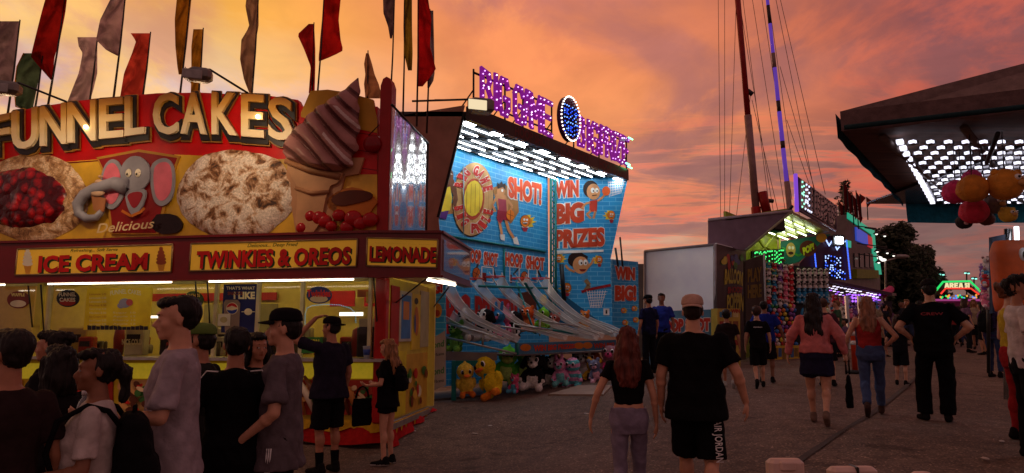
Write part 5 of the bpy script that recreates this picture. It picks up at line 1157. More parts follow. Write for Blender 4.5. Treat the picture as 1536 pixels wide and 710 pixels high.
# the little WIN BIG side panel and the grey column after it
GP = Plane(P(918,400,18.4), P(960,400,18.9)); wp = pslab('side_panel', GP, [(918,389),(957,393),(959,505),(918,505)], BLUE2, .0, .06)
b = MB(); lettered(b, GP, 'WIN', [(922,399),(952,402),(952,421),(922,419)], RL, .010, WHT, .07, .8); b.build('word_print', wp); b = MB(); lettered(b, GP, 'BIG!', [(922,428),(954,428),(954,452),(922,452)], RL, .010, WHT, .07, .8)
b.build('word_print', wp)
for x, y in ((934,466),(950,463),(952,480),(936,484)): b = MB(); fireball(b, GP, x, y, 3.2, False); b.build('fire_ball_print', wp)
GQ = Plane(P(940,400,20.3), P(972,400,20.3)); b = MB(); b.slab([GQ.at(x, y) for x, y in [(940,396),(969,396),(971,540),(940,540)]][::-1], GQ.n, .5, paint(120,112,114)); tag(b.build('utility_cabinet'), 'grey upright panel between the WIN BIG panel and the white container', 'cabinet')
# ---- counter, rails, hoops and ball chutes
fA = Vector((.09,12.95,0)); fB = fA+u_*4.05; GC = Plane(fA, fB); GL2 = Plane((-1.45,13.1), (.09,12.95))
zr = GC.at(776, 515).z; zr2 = GC.at(776,532).z
ct_ = pslab('counter_banner', GC, [(776,515),(924,510),(924,524),(776,532)], paint(60,110,140), .0, .06)
b = MB(); 
for x0, x1 in ((800,862),(890,921)): text_on(b, GC, 'WIN BIG PRIZES!' if x0 == 800 else 'WIN BIG', [(x0,518.5-(x0-776)*.03),(x1,518.2-(x1-776)*.03),(x1,527-(x1-776)*.05),(x0,529-(x0-776)*.05)], paint(190,60,30), .010, .05); b.build('banner_lettering', ct_); b = MB()
for x, r_ in ((788,5.5),(868,5),(881,5)): b = MB(); oval_on(b, GC, x, 522-(x-776)*.035, r_*1.5, r_, paint(190,110,30), .008, 14); b.build('ball_print', ct_)
b = MB(); dk = paint(86,80,80,.5); f0, f1 = fA-n_f*0, fB
b.hexa([Vector((q.x,q.y,zr2-.03)) for q in (fA, fB, fB-n_f*1.5, fA-n_f*1.5)], [Vector((q.x,q.y,zr2)) for q in (fA, fB, fB-n_f*1.5, fA-n_f*1.5)], dk); b.build('shelf', bth)
GRY = paint(120,110,106,.5)
lft = [Vector((-1.45,13.1,0)), Vector((-1.2,13.6,0))]
def rail(pts, r_=.022, m=None, nm='rail'): b = MB(); b.tube(pts, r_, m or mat('rail_steel', (.35,.33,.31), .35, metal=.8), 6); b.build(nm, bth)
rA = GL2.at(667,484); rail([GL2.at(668,484), GL2.at(775,514)]); rail([GL2.at(668,506), GL2.at(775,531)]); rail([GL2.at(724,500), GL2.at(724,519)]); rail([GL2.at(668,484), GL2.at(668,530)]); rail([GC.at(776,514), GC.at(776,533)], .03, TEAL)
pslab('shelf_panel', GL2, [(664,527),(745,530),(745,541),(664,541)], GRY, -.02, .05)
pslab('leg_frame', GL2, [(678,541),(734,541),(734,549),(678,549)], TEAL, .03, .06)
for x in (681, 729): b = MB(); q = GL2.at(x, 560, 0); b.box((q.x, q.y, (GL2.at(x,541).z+g(q.x,q.y))/2), (.09,.09,GL2.at(x,541).z-g(q.x,q.y)), TEAL, 0, .01); b.build('leg_post', bth)
for k_ in range(3): q = fA+u_*(1.3+1.3*k_)-n_f*1.2; b = MB(); b.box((q.x, q.y, (zr2+.2)/2), (.08,.08,zr2-.2), TEAL, 0, .01); b.build('leg_post', bth)
# floor of the booth
b = MB(); b.hexa([Vector((q.x,q.y,.05)) for q in (bD, bC, fB, fA-Vector((1.6,0,0)))][::-1], [Vector((q.x,q.y,.27)) for q in (bD, bC, fB, fA-Vector((1.6,0,0)))][::-1], paint(70,60,58)); b.build('booth_floor', bth)
rail([GB.at(668,432,2.2), GB.at(770,470,.9), GC.at(870,500,-1.2)], .03, TEAL, 'brace'); rail([GB.at(755,425,.4), GC.at(850,490,-.9), GC.at(905,505,-.3)], .03, TEAL, 'brace')
b = MB(); b.tube([GB.at(688,431,.6), GB.at(792,434,.6)], .03, TEAL, 6); b.build('hoop_beam', bth)
NET = tmat('netting', (.58,.52,.48), .42)
chutes = [[(668,431),(679,456),(706,482),(743,499),(775,514)],[(709,425),(723,445),(751,470),(785,493),(848,511)],[(743,422),(763,450),(800,476),(842,495),(892,509)],[(781,424),(799,445),(830,470),(864,492),(903,508)],[(811,424),(828,450),(864,480),(903,497),(921,506)],
          [(668,482),(700,500),(735,510),(760,518)],[(782,490),(820,498),(860,505),(895,511)],[(838,478),(862,492),(893,500),(923,505)],[(862,480),(890,490),(915,496),(930,502)]]
def ydepth(px, py, off): return GB.at(px, py, off).y
for i, c in enumerate(chutes):
    y0 = ydepth(*c[0], .75) if i < 5 else ydepth(*c[0], 1.3); y1 = GC.at(*c[-1]).y-.05; n = len(c)
    ctr = [P(x, y, y0+(y1-y0)*(k_/(n-1))**.8) for k_, (x, y) in enumerate(c)]
    # smooth the curve
    pts = []
    for k_ in range(n-1):
        p0, p1, p2, p3 = ctr[max(0,k_-1)], ctr[k_], ctr[k_+1], ctr[min(n-1,k_+2)]
        for t in (0,.25,.5,.75): pts.append(.5*((2*p1)+(p2-p0)*t+(2*p0-5*p1+4*p2-p3)*t*t+(3*p1-p0-3*p2+p3)*t**3))
    pts.append(ctr[-1]); b = MB(); vs_ = []; wds = [.30-.16*min(1, k_/len(pts)*1.4) for k_ in range(len(pts))]
    for p_, w_ in zip(pts, wds):
        for j in range(5): a_ = (j/4-.5); vs_.append(p_+u_*w_*a_*2*.6+Vector((0,0,w_*.7*(abs(a_)*2)**2))+n_f*w_*.3*a_)
    b.add(vs_, [(5*k_+j, 5*k_+j+1, 5*k_+5+j+1, 5*k_+5+j) for k_ in range(len(pts)-1) for j in range(4)], NET, True)
    o = b.build('ball_chute', bth)
    b = MB()
    for j in (0, 4): b.tube([vs_[5*k_+j] for k_ in range(len(pts))], .010, mat('net_cord', (.5,.45,.4), .8), 5)
    b.build('chute_border', o)
    if i < 5:
        b = MB(); hc = ctr[0]+Vector((0,0,.10)); b.tube([hc+Vector((.23*math.cos(t*math.pi/8), .23*math.sin(t*math.pi/8), .0)) for t in range(17)], .014, paint(200,40,24,.4), 6); b.tube([hc+Vector((-.12,.2,0)), hc-n_f*.5+Vector((0,0,.05))], .02, paint(200,40,24), 6); b.build('hoop_ring', bth)
        b = MB(); b.box(hc+Vector((-.30,.12,0)), (.18,.06,.22), paint(120,24,24), .7, .01); b.build('ball_box', bth)
for i, (x, y) in enumerate(((786,488),(812,486),(850,480))):
    rail([GC.at(x,y,-.7), GC.at(x,y+24,-.7)], .02); rail([GC.at(x,y,-.7), GC.at(x+34,y+10,-.3)], .02)
b = MB(); b.slab([gpt(822,594)+Vector((0,0,.03)), gpt(905,594)+Vector((0,0,.03)), gpt(918,580)+Vector((0,0,.03)), gpt(868,580)+Vector((0,0,.03))], Vector((0,0,1)), .03, paint(150,126,110)); tag(b.build('ramp_board'), 'pale plywood board lying on the gravel before the hoop booth counter', 'board')
fl2 = flood(722, 160, (652, 150), 'round work floodlight clamped at the corner of the hoop booth roof', .9, Y=12.3, sc=1.5)
b = MB(); b.tube([P(618,152,12.3), P(712,149,12.3)], .02, BLKP, 6); tag(b.build('boom_pole'), 'thin dark pole running across to the corner floodlight', 'pole')
# ------------------------------------------------------------------ plush toys
def plush(kind, px, py, Y, size, cols, label, rz=0, group='plush prizes at the hoop booth', lean=0):
    q = P(px, py, Y); root = thing('plush_toy', q, label, 'plush toy', group, R(rz+180)); s = size
    m1 = mat('plush_%d_%d_%d' % cols[0], S(*cols[0]), .95, var=.12, vs=20, bump=.6, bs=50, spec=.1); m2 = mat('plush_%d_%d_%d' % cols[1], S(*cols[1]), .95, var=.12, vs=20, bump=.6, bs=50, spec=.1)
    pr = [p_ell((0,0,.30),(.22,.18,.27)), p_ell((0,.02,.68),(.24,.22,.22)), p_cone((.16,.05,.10),(.20,.28,.08),.10,.10), p_cone((-.16,.05,.10),(-.20,.28,.08),.10,.10), p_cone((.18,.02,.42),(.28,.16,.24),.075,.07), p_cone((-.18,.02,.42),(-.28,.16,.24),.075,.07)]
    if kind in ('dog',): pr += [p_ell((0,.20,.62),(.11,.12,.09)), p_cone((.20,0,.78),(.29,.03,.56),.06,.07), p_cone((-.20,0,.78),(-.29,.03,.56),.06,.07)]
    if kind in ('bear','elephant'): pr += [p_ell((.19,0,.88),(.08,.05,.09)), p_ell((-.19,0,.88),(.08,.05,.09)), p_ell((0,.19,.63),(.10,.08,.07))]
    if kind == 'bunny': pr += [p_cone((.09,0,.85),(.12,-.03,1.15),.06,.05), p_cone((-.09,0,.85),(-.12,-.03,1.15),.06,.05), p_ell((0,.19,.63),(.09,.07,.06))]
    if kind == 'dino': pr += [p_ell((0,.18,.62),(.15,.16,.10)), p_ell((0,-.05,.90),(.03,.10,.06)), p_ell((0,-.16,.6),(.03,.08,.1))]
    if kind == 'duck': pr = [p_ell((0,0,.30),(.25,.22,.28)), p_ell((0,.02,.72),(.27,.25,.25)), p_cone((.12,.05,.07),(.16,.26,.05),.08,.09), p_cone((-.12,.05,.07),(-.16,.26,.05),.08,.09), p_ell((.25,.0,.36),(.06,.12,.15)), p_ell((-.25,.0,.36),(.06,.12,.15)), p_ell((0,0,.98),(.05,.05,.05))]
    co, nn, fs = skin_union(pr, .022, 3)
    for i in range(len(co)): co[i] += nn[i]*noise.noise(Vector(co[i])*22)*.010
    c3 = np.array([co[list(f)].mean(0) for f in fs]); ix = np.zeros(len(fs), int)
    if kind == 'dog': ix[(abs(c3[:,0]) < .055)&(c3[:,2] > .55)&(c3[:,1] > 0)] = 1; ix[(c3[:,2] < .70)&(c3[:,1] > .20)] = 1; ix[(c3[:,2] < .35)&(c3[:,1] > .05)&(abs(c3[:,0]) < .14)] = 1; ix[(c3[:,1] > .2)&(c3[:,2] < .25)] = 1
    elif kind == 'duck': ix[(c3[:,2] < .14)&(c3[:,1] > .12)] = 1
    elif kind == 'stripe': ix[np.sin(c3[:,2]*30) > .1] = 1
    else: ix[(c3[:,2] < .42)&(c3[:,1] > .12)&(abs(c3[:,0]) < .15)] = 1; ix[(c3[:,2] < .7)&(c3[:,1] > .21)] = 1
    from_arrays('toy_body', co*s, fs, [m1, m2], ix.tolist(), root)
    EY = mat('toy_eye', (.01,.008,.01), .1); ew_ = mat('toy_eye_white', (.8,.8,.8), .2)
    for sg in (1, -1):
        b = MB(); e = .052 if kind == 'duck' else .04
        b.ell((sg*.10*s, .215*s, .74*s), (e*s*1.25, .03*s, e*s*1.5), ew_, 8, 6); b.ell((sg*.10*s, .235*s, .735*s), (e*s, .025*s, e*s*1.2), EY, 8, 6); b.build('toy_eye', root, local=True)
    if kind == 'duck': b = MB(); b.ell((0,.30*s,.64*s), (.10*s,.10*s,.045*s), mat('plush_beak', S(226,110,30), .9), 10, 6); b.build('toy_beak', root, local=True)
    else: b = MB(); b.ell((0,(.33 if kind == 'dog' else .27)*s,.66*s), (.035*s,.025*s,.028*s), EY, 8, 6); b.build('toy_nose', root, local=True)
    if lean: root.rotation_euler = (R(lean), 0, R(rz+180))
    return root
gy = lambda px, py: gpt(px, py)
def floor_toy(kind, px, py, size, cols, label, rz=0, Y=None): 
    q = gpt(px, py); rt_ = random.Random(int(px)); o = plush(kind, px, py, Y or max(q.y, 12.6), size*.88, cols, label, rz+rt_.uniform(-14,14)); o.rotation_euler[0] = R(rt_.uniform(-14,6)); o.rotation_euler[1] = R(rt_.uniform(-13,13)); return o
floor_toy('duck', 700, 592, .72, ((220,186,70),(226,120,40)), 'yellow duck plush in a rainbow hood, framed by the teal legs', 20, 13.1)
floor_toy('duck', 745, 594, .96, ((226,196,40),(226,130,40)), 'big bright yellow chick plush with orange beak on the ground', -25, 13.0)
for o_ in COL.objects:
    if o_.get('label', '').startswith('big bright yellow chick'): o_.rotation_euler[1] = R(26)
floor_toy('bear', 772, 590, .45, ((206,90,130),(90,170,200)), 'rainbow tie-dyed plush lying against the yellow chick', -30, 13.3)
floor_toy('dino', 757, 574, .95, ((90,186,60),(190,220,120)), 'lime green dinosaur plush behind the yellow chick', 0, 14.0)
floor_toy('dino', 783, 572, .9, ((80,170,56),(190,220,120)), 'green dinosaur plush peering over the black and white dog', 10, 14.5)
floor_toy('dog', 799, 586, .95, ((20,18,20),(220,216,210)), 'large black and white dog plush with a red collar', -25, 13.8)
floor_toy('dog', 824, 580, .85, ((24,22,24),(216,212,206)), 'black and white dog plush sitting behind the larger one', -20, 14.6)
floor_toy('bunny', 843, 578, .7, ((226,150,190),(120,200,200)), 'pink and mint plush bunny beside the metallic plush', -20, 14.4)
floor_toy('stripe', 862, 580, .78, ((90,180,190),(214,150,190)), 'pastel striped plush with shiny aqua feet', -30, 14.4)
floor_toy('bear', 846, 568, .55, ((130,60,150),(190,90,180)), 'purple plush squeezed between the dog and the pastel plush', 0, 15.2)
floor_toy('bear', 886, 578, .72, ((210,170,40),(60,50,50)), 'yellow and dark plush under the end of the counter banner', -10, 15.0)
floor_toy('dog', 892, 570, .85, ((130,70,40),(230,216,200)), 'brown and white dog plush behind the yellow one', -15, 15.7)
floor_toy('bear', 872, 562, .8, ((150,50,46),(220,200,180)), 'reddish brown bear plush in the middle of the back row', 0, 16.2)
floor_toy('elephant', 912, 568, .95, ((150,110,120),(226,90,150)), 'dusty pink elephant plush at the far end beside the auburn haired woman', -20, 15.6)
floor_toy('bear', 908, 574, .42, ((236,50,140),(236,90,160)), 'hot pink plush in front of the elephant plush', -20, 15.0)
for i_, (k_, x_, y_, s_, c_, l_) in enumerate([('bear',716,574,.55,((60,110,190),(200,200,210)),'small blue bear plush peeping between the two yellow duck plush'),('bunny',790,566,.8,((210,204,200),(240,190,200)),'white bunny plush standing behind the green dinosaurs'),('bear',812,572,.5,((206,60,60),(240,220,200)),'little red bear plush between the two black and white dogs'),
  ('stripe',834,566,.75,((226,120,60),(240,220,90)),'orange and yellow striped plush behind the pink and mint bunny'),('bear',856,570,.6,((60,150,200),(220,230,240)),'sky blue bear plush beside the pastel striped one'),('dog',878,566,.75,((200,190,180),(240,236,230)),'cream dog plush behind the yellow and dark plush'),('elephant',898,572,.6,((110,120,150),(220,170,190)),'grey blue elephant plush before the brown and white dog'),('bear',730,566,.75,((120,80,60),(210,180,150)),'brown bear plush in the shade behind the chick')]):
    floor_toy(k_, x_, y_, s_, c_, l_, -15)
up_ = [('bear',684,528,.75,((70,120,50),(120,170,70)),'dark green plush at the near end of the upper shelf'),('dog',700,512,.85,((110,100,96),(196,186,176)),'grey sheepdog plush lying on the upper shelf'),('dog',728,512,.85,((22,20,22),(200,196,192)),'black and white dog plush under the second ball chute'),
       ('bunny',748,506,.72,((50,120,170),(226,120,160)),'blue plush bunny on the upper shelf'),('bunny',757,508,.72,((214,100,140),(230,180,190)),'pink plush bunny on the upper shelf'),('dog',771,510,.8,((24,22,24),(206,200,196)),'black and white dog plush before the brown wall picture'),
       ('bear',792,498,.7,((206,90,40),(226,130,70)),'orange plush crab shape on the upper shelf'),('dino',815,500,.72,((110,180,50),(170,210,90)),'lime plush on the upper shelf under the third chute'),('bear',833,502,.6,((170,90,80),(214,140,120)),'salmon plush at the far end of the upper shelf'),('bear',878,494,.55,((190,110,50),(226,170,100)),'tan plush in the corner by the end wall')]
for i, (k_, x, y, s_, c_, l_) in enumerate(up_): plush(k_, x, y, 13.7+.28*i if i < 9 else 16.6, s_*.9, c_, l_, rz=-30, group='plush prizes on the upper shelf')
# ------------------------------------------------------------------ white container and its graffiti side
def zsl(name, A, B, z0, z1, m, th, parent): b = MB(); wall(b, Vector((A.x,A.y,0)), Vector((B.x,B.y,0)), z0, z1, th, m); return b.build(name, parent)
def psl(name, pl, pts, m, off, th, parent): b = MB(); b.slab([pl.at(x, y, off) for x, y in pts][::-1], pl.n, th, m); return b.build(name, parent)
kA, kB, kC = P(968,376,19.4), P(1073,366,18), P(1119,377,19.6)
KF = Plane(kA, kB); KS = Plane(kB, kC)
ct = thing('cargo_container', (kB.x-.6, kB.y+1, g(kB.x, kB.y)), 'white box container with graffiti letters on its dark side', 'container')
ztop = kB.z
WB = mat('white_container', S(238,242,255), .45, var=.05, vs=1.2)
psl('container_front', KF, [(968,377),(1073,367),(1073,545),(968,545)], WB, 0, .08, ct)
b = MB(); b.tube([KF.at(968,377,.03), KF.at(1073,367,.03)], .035, paint(140,136,140), 6); b.tube([KF.at(968,377,.03), KF.at(968,540,.03)], .035, paint(140,136,140), 6); b.tube([KF.at(1073,367,.03), KF.at(1073,540,.03)], .045, paint(150,146,150), 6); b.build('container_frame', ct)
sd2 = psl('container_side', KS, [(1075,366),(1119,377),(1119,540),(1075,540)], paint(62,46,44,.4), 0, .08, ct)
b = MB(); YG = mat('spray_yellow', S(186,170,40), .5); RD = paint(160,36,30); GG = paint(60,110,50)
text_on(b, KS, 'BALLOON', [(1087,404),(1114,409),(1113,430),(1086,428)], YG, .012, .05, curve=.06); text_on(b, KS, 'SHOOT', [(1091,431),(1113,432),(1113,441),(1091,441)], RD, .012, .05, curve=.03); text_on(b, KS, 'POPPIN', [(1090,443),(1116,442),(1114,468),(1090,468)], YG, .012, .05, curve=.06)
rn = random.Random(9)
for i in range(12): oval_on(b, KS, rn.uniform(1084,1116), rn.uniform(386,402), rn.uniform(2,4), rn.uniform(4,7), [RD, GG, YG, paint(60,60,120)][i%4], .009+.001*i, 12)
b.build('spray_lettering', sd2)
b = MB(); b.hexa([KF.at(968,377,-.09), KF.at(1073,367,-.09), KS.at(1119,377,-.09), KS.at(1119,377,-.09)+Vector((-2.2,1,0))], [q+Vector((0,0,.05)) for q in (KF.at(968,377,-.09), KF.at(1073,367,-.09), KS.at(1119,377,-.09), KS.at(1119,377,-.09)+Vector((-2.2,1,0)))], WB); b.build('container_roof', ct)
# blue counter front before it, and yellow stand
KB = Plane(P(966,465,16.6), P(1078,465,16.4)); cb3 = psl('counter_stand', KB, [(966,468),(1076,464),(1076,560),(966,560)], paint(86,140,170), 0, .3, None)
tag(cb3, 'pale blue counter front with red hoop shot lettering before the white container', 'counter')
b = MB(); text_on(b, KB, 'HOOP SHOT', [(984,478),(1066,476),(1066,498),(984,500)], WHT, .02, .12); text_on(b, KB, 'HOOP SHOT', [(985,479),(1065,477),(1065,497),(985,499)], paint(190,60,44), .026, .07); b.build('counter_lettering', cb3)
KY = Plane(P(1078,480,16.2), P(1111,480,16.6)); b = MB(); st_ = psl('poster_stand', KY, [(1076,463),(1110,463),(1111,570),(1077,570)], paint(176,150,60), 0, .2, None); tag(st_, 'yellow price stand between the two boys and the blue counter front', 'stand')
b = MB(); rn = random.Random(3)
for i in range(14): rect_on(b, KY, 1079+(i%3)*10, 468+(i//3)*14, 1087+(i%3)*10, 476+(i//3)*14, paint(*rn.choice([(120,70,40),(60,120,150),(196,180,120),(150,50,40)])), .01)
text_on(b, KY, 'WIN', (1096,464,1109,470), RD, .014, .05); b.build('stand_print', st_)
# ------------------------------------------------------------------ balloon booth
nA, nB, nC, nD = Vector((7.95,19,0)), Vector((11.05,23,0)), Vector((9.25,23,0)), Vector((6.2,19,0))
bb = thing('balloon_booth', (8.6, 21, .6), 'balloon game booth with green lit ceiling and a big grey lettered roof sign', 'game booth')
ZN = P(1188,317,19).z; NF = Plane(nA, nB); NE = Plane(nC, nB+Vector((.5,0,0))); NB_ = Plane(nD, nC); NN = Plane(nD-Vector((.6,0,0)), nA)
LIM = paint(150,160,30,.5); GYP = paint(120,100,116,.4)
psl('wing_panel', NN, [(1062,330),(1188,317),(1118,376),(1062,367)], GYP, 0, .07, bb)
b = MB(); b.tube([NN.at(1062,330,.03), NN.at(1188,317,.03)], .04, paint(170,160,170), 6); b.tube([NN.at(1188,317,.03), NN.at(1118,376,.03)], .04, paint(150,150,120), 6); b.build('wing_rim', bb)
for nm, A, B, z0 in (('back_wall', nD, nC, .5),): b = MB(); wall(b, A, B, z0, ZN, .08, LIM); b.build(nm, bb)
pw = psl('end_wall', NE, [(1171,362),(1247,351),(1199,393),(1176,400),(1171,500)], paint(20,110,100), 0, .07, bb)
b = MB(); oval_on(b, NE, 1186, 375, 7, 11, paint(196,170,90), .012, 16); oval_on(b, NE, 1184, 372, 2, 2.6, WHT, .016); oval_on(b, NE, 1189, 372, 2, 2.6, WHT, .016); oval_on(b, NE, 1186, 380, 4, 2.4, paint(60,30,20), .016)
oval_on(b, NE, 1212, 373, 13, 12, paint(90,40,30), .012, 16); oval_on(b, NE, 1232, 357, 8, 7, paint(200,140,40), .012, 16); lettered(b, NE, 'POP!', [(1203,372),(1220,364),(1221,374),(1205,384)], paint(200,210,40), .018, BLKP, .07, .6)
line_on(b, NE, [(1173,372),(1198,384),(1222,366)], 3, paint(60,160,60), .010); b.build('wall_print', pw)
zd = {0:0,1:0,2:-.28,3:-.28}
b = MB(); b.hexa([q+Vector((0,0,ZN+zd[i])) for i, q in enumerate((nA, nB, nC, nD))], [q+Vector((0,0,ZN+.08+zd[i])) for i, q in enumerate((nA, nB, nC, nD))], paint(150,156,80,.3)); rf2 = b.build('roof', bb)
uu = (nB-nA).normalized(); vv = nD-nA; LL = (nB-nA).length; TG = emat('tube_green_white', (.90,1.0,.62), 7)
for r_ in range(4):
    for c_ in range(3):
        A = nA+uu*(.5+c_*1.45+r_*.1)+vv*(.18+r_*.2)+Vector((0,0,ZN-.08-.28*(.18+r_*.2))); b = MB(); b.tube([A, A+uu*1.05], .022, TG, 6); b.build('fluorescent_tube', rf2)
b = MB(); b.box(nA+uu*.45+vv*.3+Vector((0,0,ZN-.3)), (.6,.4,.5), paint(16,16,18), .6, .05); b.build('loudspeaker', bb)
for pts in (((1122,352),(1150,392)),((1150,356),(1122,392)),((1160,352),(1160,400)),((1140,372),(1168,392))): b = MB(); b.tube([NB_.at(*pts[0], .2), NB_.at(*pts[1], .2)], .035, LIM, 6); b.build('wall_brace', bb)
LG2 = emat('led_green', (.06,1,.2), 1.5)
sg2 = psl('led_board', NB_, [(1113,378),(1162,374),(1162,404),(1113,404)], paint(10,20,12), .30, .05, bb)
for i, ch in enumerate('FORTUNE'):
    x0 = 1114+i*6.7; stroke_letter(NB_, ch, [(x0,380-i*.5),(x0+5.4,380-i*.5),(x0+5.4,400),(x0,400)], .06, paint(8,60,20), LG2, sg2, .13, .02, .026, off=.32)
# roof sign, unlit but for its first letters
sp = psl('sign_board', NF, [(1190,267),(1246,308),(1249,346),(1191,314)], paint(84,70,80,.4), .08, .05, bb)
b = MB(); b.tube([NF.at(1188,262,.1), NF.at(1190,318,.1)], .06, emat('led_purple_tube', (.35,.1,1), .6), 6); b.tube([NF.at(1190,267,.1), NF.at(1246,308,.1)], .04, GYP, 6); b.tube([NF.at(1249,308,.1), NF.at(1249,348,.1)], .04, GYP, 6); b.tube([NF.at(1191,315,.1), NF.at(1249,347,.1)], .04, GYP, 6); b.build('sign_frame', sp)
LGR = paint(190,176,180,.3); WLED = emat('led_white_green', (.35,1,.7), 1.6); WL2 = emat('led_white', (.7,.75,1), 1.6); DB = mat('led_dead', (.06,.05,.06), .3)
for i, ch in enumerate('BALLOONPOP'):
    x0 = 1194+i*5.4; y0 = 273+i*3.9; y1 = 311+i*3.05
    stroke_letter(NF, ch, [(x0,y0),(x0+4.6,y0+3.2),(x0+4.6,y1+2.5),(x0,y1)], .10, LGR, WLED if i == 0 else (WL2 if i < 3 else DB), sp, .2, .05, .034, off=.10)
b = MB(); b.tube([P(1188,310,19), P(1165,338,20.5)], .05, BLKP, 6); b.build('sign_brace', bb)
# the counter, side boards and the walls of prizes
NS = Plane(P(1120,400,18.3), P(1146,400,18.6)); ps = psl('side_board', NS, [(1118,392),(1144,382),(1147,500),(1119,505)], paint(58,44,40,.4), 0, .08, bb)
b = MB(); text_on(b, NS, 'PLAY', [(1121,404),(1142,400),(1142,422),(1121,424)], paint(120,96,30), .012, .05); text_on(b, NS, 'HERE', [(1121,428),(1142,426),(1142,446),(1121,448)], paint(110,90,34), .012, .05); b.build('board_print', ps)
b = MB(); b.tube([P(1146,380,18.4), P(1150,520,18.4)], .03, paint(170,170,170), 6); b.build('board_post', bb)
NQ = Plane(P(1146,500,19.3), P(1192,500,19.8)); cq = psl('booth_counter', NQ, [(1143,519),(1243,517),(1243,560),(1143,562)], paint(196,160,50), .25, .3, bb)
b = MB(); rn = random.Random(14)
for i in range(16): rect_on(b, NQ, 1145+i*6, 522, 1150+i*6, 532+rn.random()*10, paint(*rn.choice([(60,90,130),(180,50,40),(120,90,40),(60,110,60)])), .262)
b.build('counter_print', cq)
psl('net_board', NQ, [(1146,394),(1243,402),(1243,519),(1146,519)], paint(26,30,40), -.08, .05, bb)
bcols = [((200,50,50),'red'),((40,110,190),'blue'),((226,200,60),'yellow'),((220,120,170),'pink'),((220,220,220),'white'),((60,160,90),'green'),((120,70,160),'purple'),((226,120,50),'orange')]
ball_me = {}
for c, nm in bcols:
    b = MB(); b.ell((0,0,0), .062, mat('ball_'+nm, S(*c), .35, var=.25, vs=30), 10, 7); o = b.build('prize_ball'); ball_me[nm] = o.data; bpy.data.objects.remove(o)
rn = random.Random(6)
ORD = ['top','second','third','fourth','fifth','sixth','seventh','eighth','ninth','bottom']
def prize_ball(q, nm, where, sc=1.0): o = bpy.data.objects.new('prize_ball', ball_me[nm]); COL.objects.link(o); o.location = q; o.scale = (sc,)*3; tag(o, 'small %s prize ball in the %s row of balls on the balloon booth wall' % (nm, where), 'ball', 'prize balls on the balloon booth wall')
for r_ in range(10):
    for c_ in range(7): prize_ball(NQ.at(1150+c_*6.2+rn.uniform(-.8,.8)+(r_%2)*3, 459+r_*6.3+rn.uniform(-.8,.8), .03+rn.uniform(0,.06)), bcols[rn.choices(range(8), [2,3,2,2,3,1,2,1])[0]][1], ORD[r_])
# soft toys hung in rows above the balls
toy_me = {}
def toy_mesh(nm, c1, c2):
    m1 = mat('fur_'+nm, S(*c1), .95, bump=.5, bs=40); m2 = mat('fur2_'+nm, S(*c2), .95, bump=.5, bs=40); b = MB(); b.ell((0,0,0), (.075,.06,.085), m1, 10, 7); b.ell((0,-.02,.10), (.066,.06,.06), m1, 10, 7); b.ell((.05,-.01,.155), .024, m2, 8, 5); b.ell((-.05,-.01,.155), .024, m2, 8, 5); b.ell((0,-.07,.09), (.03,.02,.022), m2, 8, 5)
    b.ell((.06,-.04,-.05), (.03,.04,.03), m2, 8, 5); b.ell((-.06,-.04,-.05), (.03,.04,.03), m2, 8, 5); b.ell((.022,-.074,.118), .010, mat('toy_eye'), 6, 4); b.ell((-.022,-.074,.118), .010, mat('toy_eye'), 6, 4)
    o = b.build('small_plush'); toy_me[nm] = o.data; bpy.data.objects.remove(o)
mat('toy_eye', (.01,.008,.01), .1)
for nm, c1, c2 in (('panda',(214,210,208),(24,22,24)),('pink',(226,120,150),(240,190,200)),('blue',(50,140,190),(160,200,220)),('white',(220,214,210),(150,120,120)),('red',(196,50,60),(226,190,180)),('violet',(130,90,170),(200,170,210)),('teal',(60,160,170),(200,210,90))): toy_mesh(nm, c1, c2)
def small_toy(q, nm, where, sc=1.0): o = bpy.data.objects.new('small_plush', toy_me[nm]); COL.objects.link(o); o.location = q; o.rotation_euler = (0, 0, R(rn.uniform(-30,10))); o.scale = (sc,)*3; tag(o, 'small %s plush toy hanging %s' % (nm, where), 'plush toy', 'small plush toys at the balloon booth')
for r_ in range(7):
    for c_ in range(5): small_toy(NQ.at(1151+c_*8.4, 402+r_*8.6+c_*1.3, .05), ['panda','blue','violet','pink','red'][c_] if rn.random() < .5 else rn.choice(['white','panda','teal','pink','blue','red']) if c_ < 3 else rn.choice(['pink','red','white']), 'in the %s toy row above the prize balls' % ORD[r_], 1.05)
for r_ in range(3):
    for c_ in range(6): small_toy(NQ.at(1196+c_*8.2, 411+r_*10, .05), 'panda', 'in the %s panda row beside the ball wall' % ORD[r_], 1.05)
for r_ in range(2):
    for c_ in range(6): small_toy(NQ.at(1196+c_*8.2, 441+r_*10, .05), 'blue', 'in the %s blue row under the pandas' % ORD[r_], 1.1)
for k_, x in enumerate((1202,)):
    q = NQ.at(x, 488, .12); b = MB(); b.ell(q, (.14,.08,.52), mat('fur_blue'), 12, 9); tag(b.build('long_plush'), 'long blue plush hanging full length below the blue toy rows', 'plush toy')
